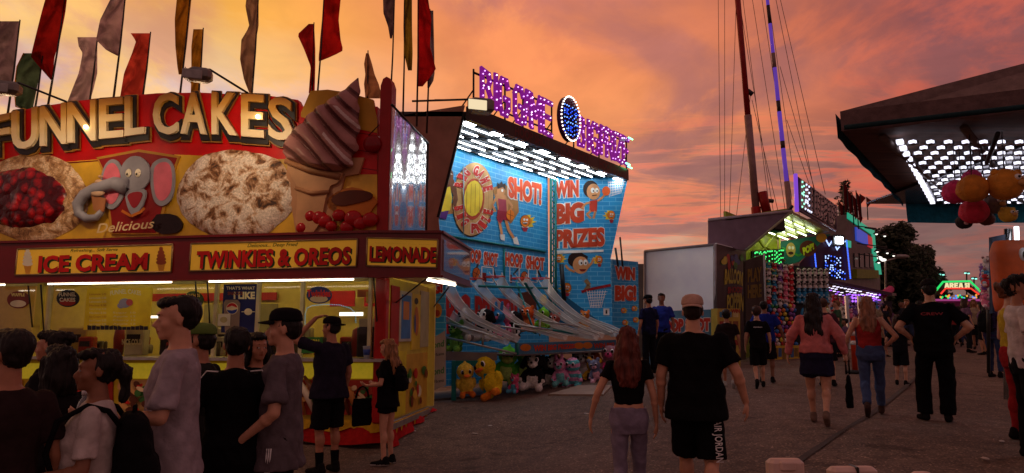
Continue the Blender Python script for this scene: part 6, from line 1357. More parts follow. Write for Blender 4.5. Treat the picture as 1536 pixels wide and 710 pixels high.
# ------------------------------------------------------------------ next booth with blue bulb sign and violet awning
lb = thing('light_booth', P(1250,520,25), 'dark plum booth with blue bulb letters and a violet lit awning', 'game booth')
LP1 = Plane(P(1198,400,24.5), P(1275,400,25)); LP2 = Plane(P(1222,430,24), P(1335,440,29))
pb = psl('sign_panel', LP1, [(1199,396),(1236,352),(1268,358),(1273,420),(1199,420)], paint(60,26,52,.35), 0, .08, lb)
BLU = emat('led_blue', (.05,.14,1), 1.8); BW2 = emat('led_bluewhite', (.4,.55,1), 2.0)
for r_, (w_, x0, dx) in enumerate((('FUN',1236,8.6),('BALL',1236,7.4),('DUNK',1238,7.6))):
    for i, ch in enumerate(w_):
        if ch == 'K': STROKE['K'] = [[(.15,0),(.15,1)],[(.85,1),(.2,.5),(.85,0)]]
        y0 = 383+r_*11+i*1.6; xx = x0+i*dx; stroke_letter(LP1, ch, [(xx,y0),(xx+dx*.78,y0+1.2),(xx+dx*.78,y0+9.6),(xx,y0+8.6)], .05, paint(20,30,90), BLU if (i+r_)%2 else BW2, pb, .16, .02, .027)
def bulbs(pl, pts, m, r_, step, par, off=.1):
    b = MB()
    for (x0,y0),(x1,y1) in zip(pts, pts[1:]):
        n = max(1, int(math.hypot(x1-x0,y1-y0)/step))
        for k_ in range(n): b.ell(pl.at(x0+(x1-x0)*k_/n, y0+(y1-y0)*k_/n, off), r_, m, 6, 4)
    b.build('bulb_border', par)
bulbs(LP1, [(1219,377),(1223,416)], BLU, .03, 2.4, pb); bulbs(LP1, [(1267,362),(1273,420)], BLU, .03, 2.4, pb); bulbs(LP1, [(1236,360),(1241,369),(1246,361),(1253,375),(1262,364),(1267,362)], BW2, .03, 2.2, pb)
b = MB(); q = LP1.at(1252,362,.25); b.box(q, (.30,.1,.26), emat('flood_hot', (.85,.95,1), 14), .2, .03); b.box(q+Vector((0,.1,0)), (.5,.12,.45), BLKP, .2, .02); b.build('flood_lamp', lb)
b = MB(); A1, A2, A3, A4 = P(1226,420,24), P(1300,424,24.6), P(1340,439,30), P(1245,420,30); 
b.hexa([A1, P(1338,444,26), P(1345,444,33), P(1235,426,33)], [q+Vector((0,0,.12)) for q in (A1, P(1338,444,26), P(1345,444,33), P(1235,426,33))], paint(60,30,60,.5)); aw = b.build('awning', lb)
VL = emat('led_violet', (.4,.12,1), 1.8); WL = emat('led_white_row', (.8,.75,1), 1.8)
rn = random.Random(1)
for r_ in range(4):
    b = MB()
    for k_ in range(14):
        if rn.random() < .8: b.box(P(1240+k_*5.6+r_*3, 427.5+r_*4.2+k_*1.1, 24.2+r_*.9), (.09,.05,.03), WL if r_ < 2 or rn.random() < .3 else VL)
    b.build('led_lattice', aw)
b = MB()
for r_ in range(3):
    for k_ in range(12): b.ell(P(1270+k_*4.5, 443+r_*4.5, 26.5), .045, VL, 6, 4)
b.build('led_lattice', aw)
for x in (1243, 1271, 1290): b = MB(); b.box((P(x,470,24.5).x, 24.5, 1.6), (.10,.10,2.5), paint(190,190,200,.3)); b.build('awning_post', lb)
b = MB(); wall(b, Vector((P(1222,480,30.5).x,30.5,0)), Vector((P(1340,480,31.5).x,31.5,0)), 0, 3.0, .1, paint(40,30,50)); b.build('back_wall', lb)
b = MB(); wall(b, Vector((P(1226,500,24.4).x,24.4,0)), Vector((P(1306,500,25.6).x,25.6,0)), .9, 1.75, .3, paint(70,60,90)); b.build('booth_counter', lb)
rn = random.Random(12)
for i in range(46):
    c = rn.choice(['panda','pink','blue','white','red','violet','teal']); small_toy(P(rn.uniform(1232,1325), rn.uniform(450,480), rn.uniform(25.5,27.5)), c, 'among the prizes under the violet lit awning', 1.6)
b = MB(); b.tube([P(1308,452,28), P(1322,444,28), P(1336,434,28.5)], .16, paint(200,40,120,.4), 8); tag(b.build('slide_tube'), 'magenta slanting tube beside the violet awning', 'slide')
# ------------------------------------------------------------------ two-storey fun house
fh = thing('fun_house', P(1300,500,34), 'two storey fun house with teal lit edge and blue screen', 'fun house')
FH = Plane(P(1268,400,33), P(1322,400,38)); fb_ = psl('house_wall', FH, [(1270,322),(1306,348),(1312,392),(1320,412),(1322,520),(1266,520)], paint(110,98,100), 0, 2.5, fh)
TE = mat('teal_lit', S(20,150,120), .4, emit=S(30,190,150), es=.55)
for pts in ([(1270,319),(1306,345),(1306,352),(1270,328)], [(1306,345),(1310,346),(1314,392),(1308,392)], [(1309,383),(1318,392),(1321,412),(1314,412),(1309,392)], [(1266,360),(1275,362),(1275,372),(1266,370)]): psl('lit_edge', FH, pts, TE, .06, .05, fh)
psl('video_screen', FH, [(1282,341),(1299,352),(1300,368),(1283,361)], emat('screen_blue', (.03,.07,.45), .8), .08, .08, fh); psl('video_screen', FH, [(1300,353),(1306,357),(1307,373),(1301,370)], emat('screen_red', (.5,.03,.04), .7), .08, .08, fh)
for i, x in enumerate((1280,1288,1296,1303)): o = psl('window', FH, [(x,380),(x+5.5,382),(x+6,402),(x+.5,401)], paint(16,18,24,.15), .06, .08, fh)
psl('balcony', FH, [(1279,404),(1312,406),(1313,418),(1279,418)], paint(120,130,30), .2, .2, fh)
rn = random.Random(2)
for i, (x, y) in enumerate(((1283,350),(1284,376),(1286,392),(1300,378),(1296,353),(1310,382))):
    b = MB(); b.tube([FH.at(x-8,y-10,.3), FH.at(x,y-4,1.0), FH.at(x,y,1.0)], .03, BLKP, 5); b.lathe(FH.at(x,y,1.0), [(.05,.0),(.17,-.12),(.17,-.14)], paint(60,60,60), 10); b.ell(FH.at(x,y+.9,1.0)+Vector((0,0,-.10)), .065, emat('pendant_bulb', (1,.95,.85), 2.0), 8, 5); b.build('pendant_lamp', fh)
for i, (x0,y0,x1,y1,w_) in enumerate(((1265,272,1268,318,6),(1271,284,1275,322,7),(1278,290,1283,330,7),(1284,286,1290,336,6),(1258,300,1262,332,7))):
    b = MB(); b.tube([P(x0,y0,34), P(x1-2,y1+8,34)], .03, BLKP, 5); q = [P(x0,y0+1,34), P(x0+w_,y0+10,34.1), P(x1+w_*.6,y1-6,34.2), P(x1,y1,34)]; b.slab(q, Vector((0,-1,0)), .01, cloth(110,26,28)); tag(b.build('roof_flag'), ['first of the dark red flags standing above the teal lit edge','dark red flag beside the top of the conifer','dark red flag in the middle of the cluster on the fun house roof','last dark red flag before the pennants over the fun house','short dark red flag at the foot of the conifer tip'][i], 'flag', 'dark red flags above the fun house')
for i, (x,y) in enumerate(((1290,291),(1300,296))):
    b = MB(); b.tube([P(x,y,34), P(x+2,y+34,34)], .03, BLKP, 5); b.slab([P(x,y,34), P(x+9,y+6,34), P(x+1,y+16,34)], Vector((0,-1,0)), .01, cloth(120,40,30)); tag(b.build('pennant'), ['triangular pennant flying between the conifer and the fun house roof','triangular pennant flying outermost over the blue screen'][i], 'pennant', 'pennants above the fun house')
# ------------------------------------------------------------------ ride masts with cables
def mast(name, a, b_, Y, bands, label, r0=.16):
    root = thing('ride_mast', P(b_[0], b_[1], Y), label, 'ride mast', 'tall masts of the bungee ride')
    for t0, t1, m, r_ in bands:
        q0 = P(a[0]+(b_[0]-a[0])*t0, a[1]+(b_[1]-a[1])*t0, Y); q1 = P(a[0]+(b_[0]-a[0])*t1, a[1]+(b_[1]-a[1])*t1, Y); b = MB(); b.tube([q0, q1], r_, m, 8); b.build('mast_section', root)
    return root
MR, MG, MD = paint(150,24,22,.4), paint(150,120,116,.4), paint(60,44,50,.4); PT = mat('mast_violet', (.10,.04,.2), .4, emit=(.22,.08,.8), es=.35)
m1 = mast('m', (1104,-30), (1152,520), 32, [(0,.37,MR,.15),(.37,.62,MG,.19),(.62,1,MR,.24)], 'red and grey leaning ride mast with a crossbar near its foot')
m2 = mast('m', (1148,-30), (1206,520), 31, [(0,.07,PT,.085),(.07,.12,MD,.09),(.12,.2,PT,.09),(.2,.24,MG,.10),(.24,.33,PT,.10),(.33,.36,MD,.10),(.36,.44,PT,.11),(.44,.46,MD,.11),(.46,.55,PT,.11),(.55,1,MG,.13)], 'thinner ride mast ringed with violet light tubes')
for a_, c_, r_, m_ in (((1139,300),(1160,302),.10,BLKP),((1143,288),(1150,318),.22,MR),((1121,136),(1129,142),.12,BLKP)): b = MB(); b.tube([P(*a_,32 if m_ is BLKP else 31.8), P(*c_,32 if m_ is BLKP else 31.8)], r_, m_, 6); b.build('mast_bracket', m1)
CB = mat('cable', (.09,.05,.05), .6)
for i, (x0, y0, x1, y1, Y, par) in enumerate(((1077,-30,1081,330,32,m1),(1087,-30,1087,330,32,m1),(1104,10,1094,330,32,m1),(1126,140,1104,330,32,m1),(1104,-30,1162,330,32,m1),(1124,-30,1180,330,32,m1),(1112,-20,1155,320,32,m1),(1150,-20,1200,330,31,m2),(1160,-20,1222,290,31,m2),(1166,-20,1238,292,31,m2),(1170,100,1232,320,31,m2),(1140,-20,1188,300,31,m2),(1128,150,1170,330,31,m2),(1180,180,1215,280,31,m2))):
    b = MB(); b.tube([P(x0,y0,Y), P(x1,y1,Y)], .014, CB, 4); b.build('cable', par)
# ------------------------------------------------------------------ lit arch ride in the distance
ar_ = thing('arch_ride', P(1440,470,45), 'distant ride with green and red lit arch, glowing word sign and purple stage', 'ride')
AP = Plane(P(1395,440,45), P(1478,440,45)); GL_ = emat('neon_green', (.02,.8,.16), 1.0); RL_ = emat('neon_red', (1,.05,.03), 1.0)
b = MB(); b.tube([AP.at(*q) for q in ((1399,442),(1414.6,423),(1455,422),(1475,441))], .07, GL_, 6); b.build('light_tube', ar_)
b = MB(); b.tube([AP.at(*q, .1) for q in ((1410,441),(1417,433),(1455,433),(1467,442))], .06, RL_, 6); b.build('light_tube', ar_)
psl('arch_panel', AP, [(1402,443),(1416,425),(1454,424),(1472,442),(1466,442),(1455,434),(1417,434),(1410,443)], paint(20,24,22), -.1, .5, ar_)
YW = emat('word_cream', (1,.85,.45), .9); 
for i, ch in enumerate('AREA'): stroke_letter(AP, ch, [(1417+i*7,425.8),(1422.5+i*7,425.8),(1422.5+i*7,431.6),(1417+i*7,431.6)], .09, YW, YW, ar_, .5, .04, .03)
for i, ch in enumerate('51'): stroke_letter(AP, ch, [(1447+i*4,425.5),(1450.4+i*4,425.5),(1450.4+i*4,431),(1447+i*4,431)], .08, YW, YW, ar_, .5, .04, .03)
psl('stage', AP, [(1400,450),(1478,450),(1480,500),(1398,500)], paint(120,30,90,.5), .2, 3, ar_); psl('stage_rim', AP, [(1400,449),(1478,449),(1478,452),(1400,452)], emat('stage_glow', (.6,.08,.35), .5), .3, .1, ar_)
for x in (1402,1472): psl('arch_leg', AP, [(x-2,440),(x+2,440),(x+2,500),(x-2,500)], paint(50,50,60), 0, .3, ar_)
rn = random.Random(4); b = MB()
for i in range(26): b.ell(AP.at(rn.uniform(1405,1472), rn.uniform(443,448), .2), .07, rn.choice([emat('dot_blue', (.1,.3,1), 1), emat('dot_orange', (1,.4,.05), 1), GL_]), 6, 4)
b.build('bulb_border', ar_)
for i, (x, y) in enumerate(((1450,409),(1461,417),(1412,411),(1403,418))):
    root = thing('flood_mast', P(x, 470, 47), ['tall floodlight mast over the lit arch word','floodlight mast standing furthest past the lit arch','floodlight mast with teal lamps before the lit arch','shorter floodlight mast next to the dark trees'][i], 'light mast', 'floodlight masts around the lit arch ride')
    b = MB(); b.tube([P(x,y,47), P(x,500,47)], .05, BLKP, 6); b.build('mast_pole', root); b = MB(); b.box(P(x,y,47), (.35,.2,.12), BLKP, 0, .02); b.box(P(x-2,y+1,46.8), (.10,.1,.08), emat('lamp_teal', (.3,1,.8), 1.5)); b.box(P(x+3,y+1.5,46.8), (.10,.1,.08), emat('lamp_teal', (.3,1,.8), 1.5)); b.build('lamp_head', root)
for i, (x, y, x2) in enumerate(((1324,388,1352),(1318,385,1306))):
    root = thing('street_lamp', P(x2 if i == 0 else x, 500, 40), ['slanting street lamp in front of the dark leafy trees','street lamp beside the end of the teal lit edge'][i], 'street lamp'); b = MB(); b.tube([P(1330 if i == 0 else 1320, 500, 40), P(1328 if i == 0 else 1318, y+4, 40), P(x2,y-3,40)], .06, mat('galvanised', (.3,.28,.27), .4, metal=.6), 6); b.build('lamp_pole', root)
    b = MB(); b.ell(P(x2,y-3,40), (.5,.2,.14), mat('galvanised'), 10, 6); b.ell(P(x,y+2,40), (.24,.14,.1), emat('lamp_cream', (1,.95,.85), 1.5), 8, 5); b.build('lamp_head', root)
# ------------------------------------------------------------------ trees
LEAF = mat('dusk_foliage', (.035,.045,.02), .7, var=.35, vs=1.5); BRK = mat('bark', (.05,.035,.028), .9, bump=.6, bs=10)
def leafy(px, py, w, h, Y, label, n=2600, seed=1, ls=.22):
    rn = random.Random(seed); top = P(px, py, Y); bx = P(px, 500, Y); gz = g(bx.x, Y); H = top.z-gz; sc_ = Y/1000; RW = w*sc_/2
    root = thing('tree', (bx.x, Y, gz), label, 'tree', 'trees behind the fun house'); b = MB()
    b.tube([(0,0,-.3),(.1,0,H*.3),(0,.1,H*.6),(0,0,H*.85)], [.25,.2,.12,.04], BRK, 8)
    for i in range(12): a = rn.uniform(0,6.28); z = H*rn.uniform(.25,.7); b.tube([(0,0,z),(RW*.4*math.cos(a),RW*.4*math.sin(a),z+H*.12),(RW*.8*math.cos(a),RW*.8*math.sin(a),z+H*.2)], [.09,.06,.02], BRK, 5)
    b.build('trunk', root, local=True); b = MB(); cl = []
    for i in range(110):
        a = rn.uniform(0,6.28); zz = rn.random(); rr = RW*math.sqrt(rn.random())*(.35+.75*math.sin(math.pi*min(1, .12+zz*.82))); cl.append((rr*math.cos(a), rr*math.sin(a), H*(.06+.90*zz), RW*rn.uniform(.20,.38)))
    for i in range(n):
        c = rn.choice(cl); d = Vector((rn.gauss(0,1), rn.gauss(0,1), rn.gauss(0,1))).normalized()*c[3]*rn.uniform(.4,1.1); q = Vector(c[:3])+d; e1 = Vector((rn.uniform(-1,1), rn.uniform(-1,1), rn.uniform(-1,1))).normalized()*ls; e2 = e1.orthogonal().normalized()*ls*.5
        b.add([q-e1, q+e2, q+e1, q-e2], [(0,1,2,3)], LEAF)
    b.build('crown', root, local=True)
leafy(1346,340,84,0,46,'broad dark tree with feathery top behind the fun house', 46000, 3, .17); leafy(1382,368,58,0,48,'dark tree sloping down towards the lit arch', 30000, 4, .17); leafy(1400,398,36,0,50,'low dark tree right next to the floodlight mast', 12000, 5, .17); leafy(1322,352,34,0,44,'narrow dark tree close against the fun house wall', 7000, 8, .17)
leafy(1416,404,26,0,55,'small rounded tree beyond the green lit arch', 3500, 6, .17)
# a conifer
rn = random.Random(5); tp = P(1277,272,40); bs2 = P(1283,500,40); gz = g(bs2.x, 40); H = tp.z-gz; root = thing('conifer_tree', (bs2.x, 40, gz), 'dark pointed conifer rising behind the red flags of the fun house', 'tree'); b = MB(); b.tube([(0,0,-.3),(0,0,H)], [.3,.03], BRK, 8); b.build('trunk', root, local=True)
b = MB()
for i in range(90):
    z = H*(.28+.72*(i/90)**.9); L_b = (H-z)*.24+.25; a = i*2.4; dr = rn.uniform(.7,1.2); ln = L_b*dr
    for k_ in range(int(14+ln*10)):
        t = rn.random(); q = Vector((ln*t*math.cos(a), ln*t*math.sin(a), z-ln*t*.25+rn.uniform(-.12,.12)))+Vector((rn.uniform(-.2,.2),)*1+(rn.uniform(-.2,.2),0))*(1-t); e1 = Vector((rn.uniform(-1,1), rn.uniform(-1,1), rn.uniform(-.8,.2))).normalized()*.17; e2 = e1.orthogonal().normalized()*.06; b.add([q-e1,q+e2,q+e1,q-e2], [(0,1,2,3)], LEAF)
b.build('crown', root, local=True)
rn = random.Random(31); b = MB()          # far wood along the edge of the fairground
for i in range(9000):
    x = rn.uniform(-130, 170); Y = 118+rn.uniform(0,10)-abs(x)*.25; h = 5.5+2.6*noise.noise(Vector((x*.11,0,0)))+1.2*noise.noise(Vector((x*.5,3,0))); z = 1.1+h*rn.random()**.6; e1 = Vector((rn.uniform(-1,1), rn.uniform(-.4,.4), rn.uniform(-1,1))).normalized()*.9; e2 = e1.orthogonal().normalized()*.6; q = Vector((x, Y, z)); b.add([q-e1,q+e2,q+e1,q-e2], [(0,1,2,3)], LEAF)
tag(b.build('treeline'), kind='stuff')
# ------------------------------------------------------------------ big awning on the far right
cz = 3.55; Y1 = (cz-CAM_H)/(.338); p1 = P(1253,166,1); 
def onz(px, py, z): d = ray(px, py); k = (z-CAM_H)/d.z; return Vector((0,0,CAM_H))+d*k
q1 = onz(1262,196,cz-.22); q2 = onz(1360,302,cz-.22); q3 = onz(1545,164,cz-.22); q3 = q1+(q3-q1)*3.0; q4 = Vector((q2.x+6.5, q2.y, q2.z))
cn_ = thing('canopy_booth', (q2.x+1.5, (q1.y+q2.y)/2, .35), 'wide teal and brown awning of a game booth with a glittering lamp ceiling', 'game booth')
TB = cloth(128,108,106,'cv'); TL = cloth(20,74,86,'cv'); BRN = mat('canopy_boards', S(96,62,50), .7, var=.3, vs=2, stretch=(1,6,1))
def up(q, z): return Vector((q.x, q.y, q.z+z))
rr_ = [up(q1,.06), up(q3,.06), up(q4,.06), up(q2,.06)]; rt = [up(q1,.18), up(q3,1.0)+Vector((0,.8,0)), up(q4,.9)+Vector((0,-1.5,0)), up(q2,.18)]
b = MB(); b.hexa(rr_, rt, TB); b.build('canopy_cover', cn_)
ns_ = 5
b = MB(); b.hexa([up(q,0) for q in (q1,q3,q4,q2)], [up(q,.045) for q in (q1,q3,q4,q2)], BRN); cl_ = b.build('ceiling', cn_)
def valance(A, B, drop, m, name='valance', wav=.02, top=.30, out=.03):
    b = MB(); n = 40; u2 = (B-A).normalized(); n2 = Vector((u2.y, -u2.x, 0)); vs_ = []; rows = 5
    for i in range(n+1):
        for j in range(rows+1):
            q = A.lerp(B, i/n); t = j/rows; vs_.append(q+n2*(out+wav*math.sin(i*.9+t)*t)+Vector((0,0,top-(top+drop)*t-(.008*math.sin(i*.3) if j == rows else 0))))
    b.add(vs_, [(i*(rows+1)+j, i*(rows+1)+j+1, (i+1)*(rows+1)+j+1, (i+1)*(rows+1)+j) for i in range(n) for j in range(rows)], m, True); b.build(name, cn_)
valance(q1, q3, .02, cloth(104,84,84,'cv'), top=.17); valance(q2+Vector((0,0,0)), q1, .07, TL, out=.04, top=.17, wav=.008); valance(q2, q4, .30, TL, out=-.03, top=.06, wav=.012)
b = MB(); b.tube([up(q1,.0)+Vector((-.02,-.09,0)), up(q3,.0)+Vector((-.02,-.09,0))], .022, cloth(30,52,60,'cv'), 6); b.build('canopy_seam', cn_)
for t in (.10,.25): b = MB(); b.tube([q1.lerp(q3,t)+Vector((0,.2,-.05)), q2.lerp(q4,t*.9)+Vector((0,-.2,-.05))], .035, mat('frame_pole', (.16,.12,.11), .5, metal=.4), 6); b.build('frame_pole', cn_)
# lamp modules under the ceiling: rows that run back from the near edge
LM = emat('module_white', (.86,.84,1), 1.7); LMd = paint(90,80,92,.2, metal=.3) if False else mat('module_housing', (.10,.09,.11), .2, metal=.5)
TU = emat('tube_white', (.95,.92,1), 3.5)
def cpt(px, py, dz=-.03): q = onz(px, py, cz-.22+dz); return q
e0 = onz(1348,205,cz-.25); e1_ = onz(1400,303,cz-.25)
ux = Vector((1,0,0)); uy = (e1_-e0); Ly = uy.length; uy.normalize()
b = MB()
b.box((e0+e1_)/2+ux*3.2+Vector((0,0,.0)), (5.9+.0, Ly*uy.y+.2, .02), LMd); b.build('lamp_panel', cl_)
for k_ in range(15): q = e0+uy*(Ly*(k_+.3)/15)+Vector((0,0,-.035)); b = MB(); b.box(q, (.055,.10,.03), LM, math.atan2(uy.y,uy.x)-math.pi/2); b.build('lamp_module', cl_)
rn = random.Random(8)
rest = MB()
for r_ in range(16):
    for k_ in range(30):
        b = MB() if (r_ < 7 and k_ < 12) else rest
        q = e0+uy*(Ly*(r_+.2)/16)+ux*(.12+k_*.165+(r_%2)*.08)+Vector((0,0,-.04)); b.box(q, (.050,.046,.025), LM, .5); b.box(q+Vector((.025,.035,.004)), (.08,.06,.035), LMd, .5)
        if b is not rest: b.build('lamp_module', cl_)
rest.build('lamp_module_field', cl_)['kind'] = 'stuff'
for (x0, r_) in ((1.3,2.1),(1.9,3.9),(1.5,5.9),(2.2,7.9),(1.7,9.9)):
    for k_ in range(3): q = e0+uy*(Ly*r_/13)+ux*(x0+k_*1.25)+Vector((0,0,-.10)); b = MB(); b.tube([q, q+ux*1.05+Vector((0,.04,0))], .022, TU, 6); b.build('fluorescent_tube', cl_)
b = MB(); b.tube([onz(1497,200,cz-.35), onz(1480,245,cz-.5)], .02, BLKP, 6); b.build('hanging_hook', cn_)
# back posts and blue side panel
PK_ = Plane(P(1480,400,8.9), P(1560,400,9.0))
for x in (1512,): b = MB(); b.tube([PK_.at(x,344), PK_.at(x,600)], .05, mat('post_chrome', (.5,.5,.5), .2, metal=.9), 8); b.build('canopy_post', cn_)
psl('side_panel', PK_, [(1486,356),(1506,352),(1507,372),(1490,470),(1487,470)], paint(26,40,74,.5), .02, .05, cn_)
b = MB(); b.tube([PK_.at(1515,342,.1), PK_.at(1516,366,.1)], .03, TU, 6); b.build('strip_light', cn_)
# cluster of hung round toys
def hung(px, py, r, Y, c, label, face=None, patch=None):
    q = P(px, py, Y); root = thing('hanging_toy', q, label, 'plush toy', 'round toys hung in a bunch under the awning'); s = r*Y/1000*1.0; m = mat('fuzz_%d_%d_%d' % c, S(*c), .8, var=.12, vs=12, bump=.5, bs=60)
    co, nn, fs = skin_union([p_ell((0,0,0),(s,s,s*.96))], s/11, 2)
    for i in range(len(co)): co[i] += nn[i]*(noise.noise(Vector(co[i])*18)*.006-abs(math.sin(math.atan2(co[i][1], co[i][0])*3))**8*-.004)
    from_arrays('toy_body', co, fs, [m], None, root)
    if face:
        dx, dz = face; f_ = Vector((dx, -math.sqrt(max(.05, 1-dx*dx-dz*dz)), dz))*s
        for k_ in (-1, 1): b = MB(); e = f_+Vector((k_*s*.26, 0, s*.16)); b.ell(e, s*.20, mat('toy_eye_white', (.8,.8,.8), .2), 10, 7); b.ell(e+Vector((k_*s*.02,-s*.15,0)), s*.09, mat('toy_eye'), 8, 6); b.build('toy_eye', root, local=True)
        b = MB(); b.ell(f_+Vector((0,-s*.04,-s*.18)), (s*.34,s*.16,s*.2), mat('muzzle', S(200,150,90), .8), 10, 7); b.build('toy_nose', root, local=True)
        for k_ in (-1, 1): b = MB(); b.ell((k_*s*.7+dx*s*.3, 0, s*.72), s*.24, m, 10, 7); b.build('toy_ear', root, local=True)
    if patch: b = MB(); b.ell((-s*.25,-s*.86,-s*.3), (s*.38,s*.12,s*.25), mat('patch_light', S(226,180,190), .8), 10, 7); b.build('toy_patch', root, local=True)
    b = MB(); b.tube([(0,0,s*.9), (0.02,0,s*.9+max(.05, cz-.3-q.z-s))], .004, BLKP, 4); b.build('hanging_cord', root, local=True)
hung(1434,288,19,5.9,(226,50,120),'bright pink ball toy on the outer side of the hung bunch', None, True); hung(1459,283,22,5.7,(206,130,36),'plain orange ball toy in the middle of the hung bunch'); hung(1508,277,25,5.6,(214,140,40),'orange ball toy with big eyes and ears at the top of the hung bunch', (.35,.1))
hung(1458,268,14,6.2,(230,60,120),'pink ball toy peeking over the plain orange ball toy'); hung(1461,317,20,6.0,(222,50,84),'rose red ball toy low in the hung bunch'); hung(1492,306,16,6.0,(120,106,104),'grey and white round toy squeezed between the orange ones', (0,0)); hung(1512,322,12,5.8,(220,180,60),'small yellow toy with eyes at the bottom of the hung bunch', (.1,0))
hung(1446,333,11,6.1,(40,34,44),'dark striped toy hanging lowest under the pink one', None, True); hung(1480,328,11,6.1,(110,60,50),'brown toy at the bottom between rose red and yellow ones')
# orange block-shaped inflatable with eyes
q = P(1520,402,8.3); root = thing('inflatable_toy', q, 'giant orange block shaped inflatable with big eyes behind the white T-shirt', 'inflatable'); OM = mat('inflatable_orange', S(214,90,20), .55, var=.12, vs=4, bump=.15, bs=14)
co, nn, fs = skin_union([p_loft([(0,0,-.55,.26,.14),(0,0,-.45,.27,.17),(0,0,.2,.25,.17),(0,0,.34,.20,.12)])], .02, 6); from_arrays('inflatable_body', co, fs, [OM], None, root)
for x in (.02, .19): b = MB(); b.ell((x,-.165,.15), (.062,.03,.085), mat('toy_eye_white', (.8,.8,.8), .2), 12, 8); b.ell((x+.005,-.19,.14), (.038,.02,.055), mat('toy_eye'), 10, 7); b.ell((x+.02,-.205,.165), (.012,.008,.014), mat('toy_eye_white'), 8, 5); b.build('toy_eye', root, local=True)
b = MB(); b.tube([(.05,-.175,.0),(.10,-.19,-.03),(.16,-.175,.0)], .012, BLKP, 6); b.build('toy_mouth', root, local=True)
for x, z, s_ in ((-.12,-.22,.05),(.0,-.25,.06),(.14,-.24,.05)): b = MB(); b.ell((x,-.17,z), (s_*1.2,.05,s_), mat('inflatable_yellow', S(220,170,50), .5), 10, 7); b.build('toy_trim', root, local=True)
rn = random.Random(17)
for i in range(18):
    nm = rn.choice(['red','blue','pink','violet','white']); small_toy(P(1474+rn.uniform(0,15), 400+i*3.4, 11.5+rn.uniform(-.1,.1)), nm, 'in the tall bunch behind the inflatable', 1.0)
b = MB(); b.tube([P(1482,385,11.7), P(1483,560,11.7)], .03, BLKP, 6); tag(b.build('display_pole'), 'black pole carrying the tall bunch of small red and blue plush', 'pole')
# ------------------------------------------------------------------ traffic post, stroller, white barricade tops, litter
q = gpt(1283,560); root = thing('traffic_post', q, 'orange traffic delineator post with reflective bands beside the red top', 'traffic post'); b = MB(); b.lathe((0,0,0), [(.20,0),(.20,.05),(.06,.07),(.06,.07)], mat('rubber_black', (.02,.02,.02), .8), 12); b.build('base', root, local=True)
b = MB(); b.lathe((0,0,.07), [(.055,0),(.045,.95),(.05,1.0),(.02,1.02)], paint(214,66,26,.5), 12); b.build('post_body', root, local=True)
for z in (.6,.8): b = MB(); b.lathe((0,0,z), [(.053,0),(.051,.09)], paint(210,200,190,.3), 12); b.build('reflective_band', root, local=True)
WP = mat('barrier_plastic', S(206,176,164), .5, var=.1, vs=8, bump=.08, bs=30)
for i, (x0, x1, y, lab) in enumerate(((1150,1203,686,'white plastic barricade top with a notch, cut off by the picture bottom'),(1241,1313,698,'white plastic barricade top with a dark strap round it'),(1366,1398,706,'white plastic barricade top just showing above the picture bottom'))):
    Y = 3.2; A, B = P(x0, y+2, Y), P(x1, y+2, Y); c = (A+B)/2; w = (B-A).length; gz = g(c.x, Y); root = thing('plastic_barricade', (c.x, Y, gz), lab, 'barricade', 'white plastic barricades'); zt_ = c.z-gz
    b = MB(); b.box((0,0,zt_-.045), (w,.07,.09), WP, .05*i, .016); b.build('top_rail', root, local=True); 
    b = MB(); b.box((-w*.38,0,(zt_-.06)/2), (w*.2,.06,zt_-.06), WP, .05*i, .015); b.build('leg', root, local=True); b = MB(); b.box((w*.38,0,(zt_-.06)/2), (w*.2,.06,zt_-.06), WP, .05*i, .015); b.build('leg', root, local=True)
    b = MB(); b.box((0,0,zt_*.55), (w*.62,.045,.14), WP, .05*i, .015); b.build('cross_board', root, local=True)
    if i == 0: b = MB(); b.box((0,-.022,zt_-.028), (w*.45,.05,.045), WP, 0, .008); b.build('carry_handle', root, local=True)
    if i == 1: b = MB(); b.box((w*.05,0,zt_-.045), (.012,.082,.10), BLKP, 0, .004); b.build('strap', root, local=True)
rn = random.Random(40)
for i, (x, y) in enumerate(((712,652),(735,640),(880,622),(1503,664),(1478,690),(620,648))):
    q = gpt(x, y); b = MB(); b.ell(q+Vector((0,0,.015)), (.05+.02*rn.random(),.03,.008), paint(190,176,166), 7, 4, Matrix.Rotation(rn.uniform(0,3), 3, 'Z')); tag(b.build('paper_scrap'), 'pale scrap of paper lying on the gravel %s' % ['beyond the blonde woman in black','near the plywood ramp board','by the feet of the auburn haired woman','in front of the red leggings','nearest the white T-shirt','close to the trailer corner skirt'][i], 'paper scrap', 'paper scraps on the gravel')
WT = mat('white_print', (.75,.75,.75), .7); 
q_line = 'people queueing at the food trailer'
lobby = 'people walking through the fairground'
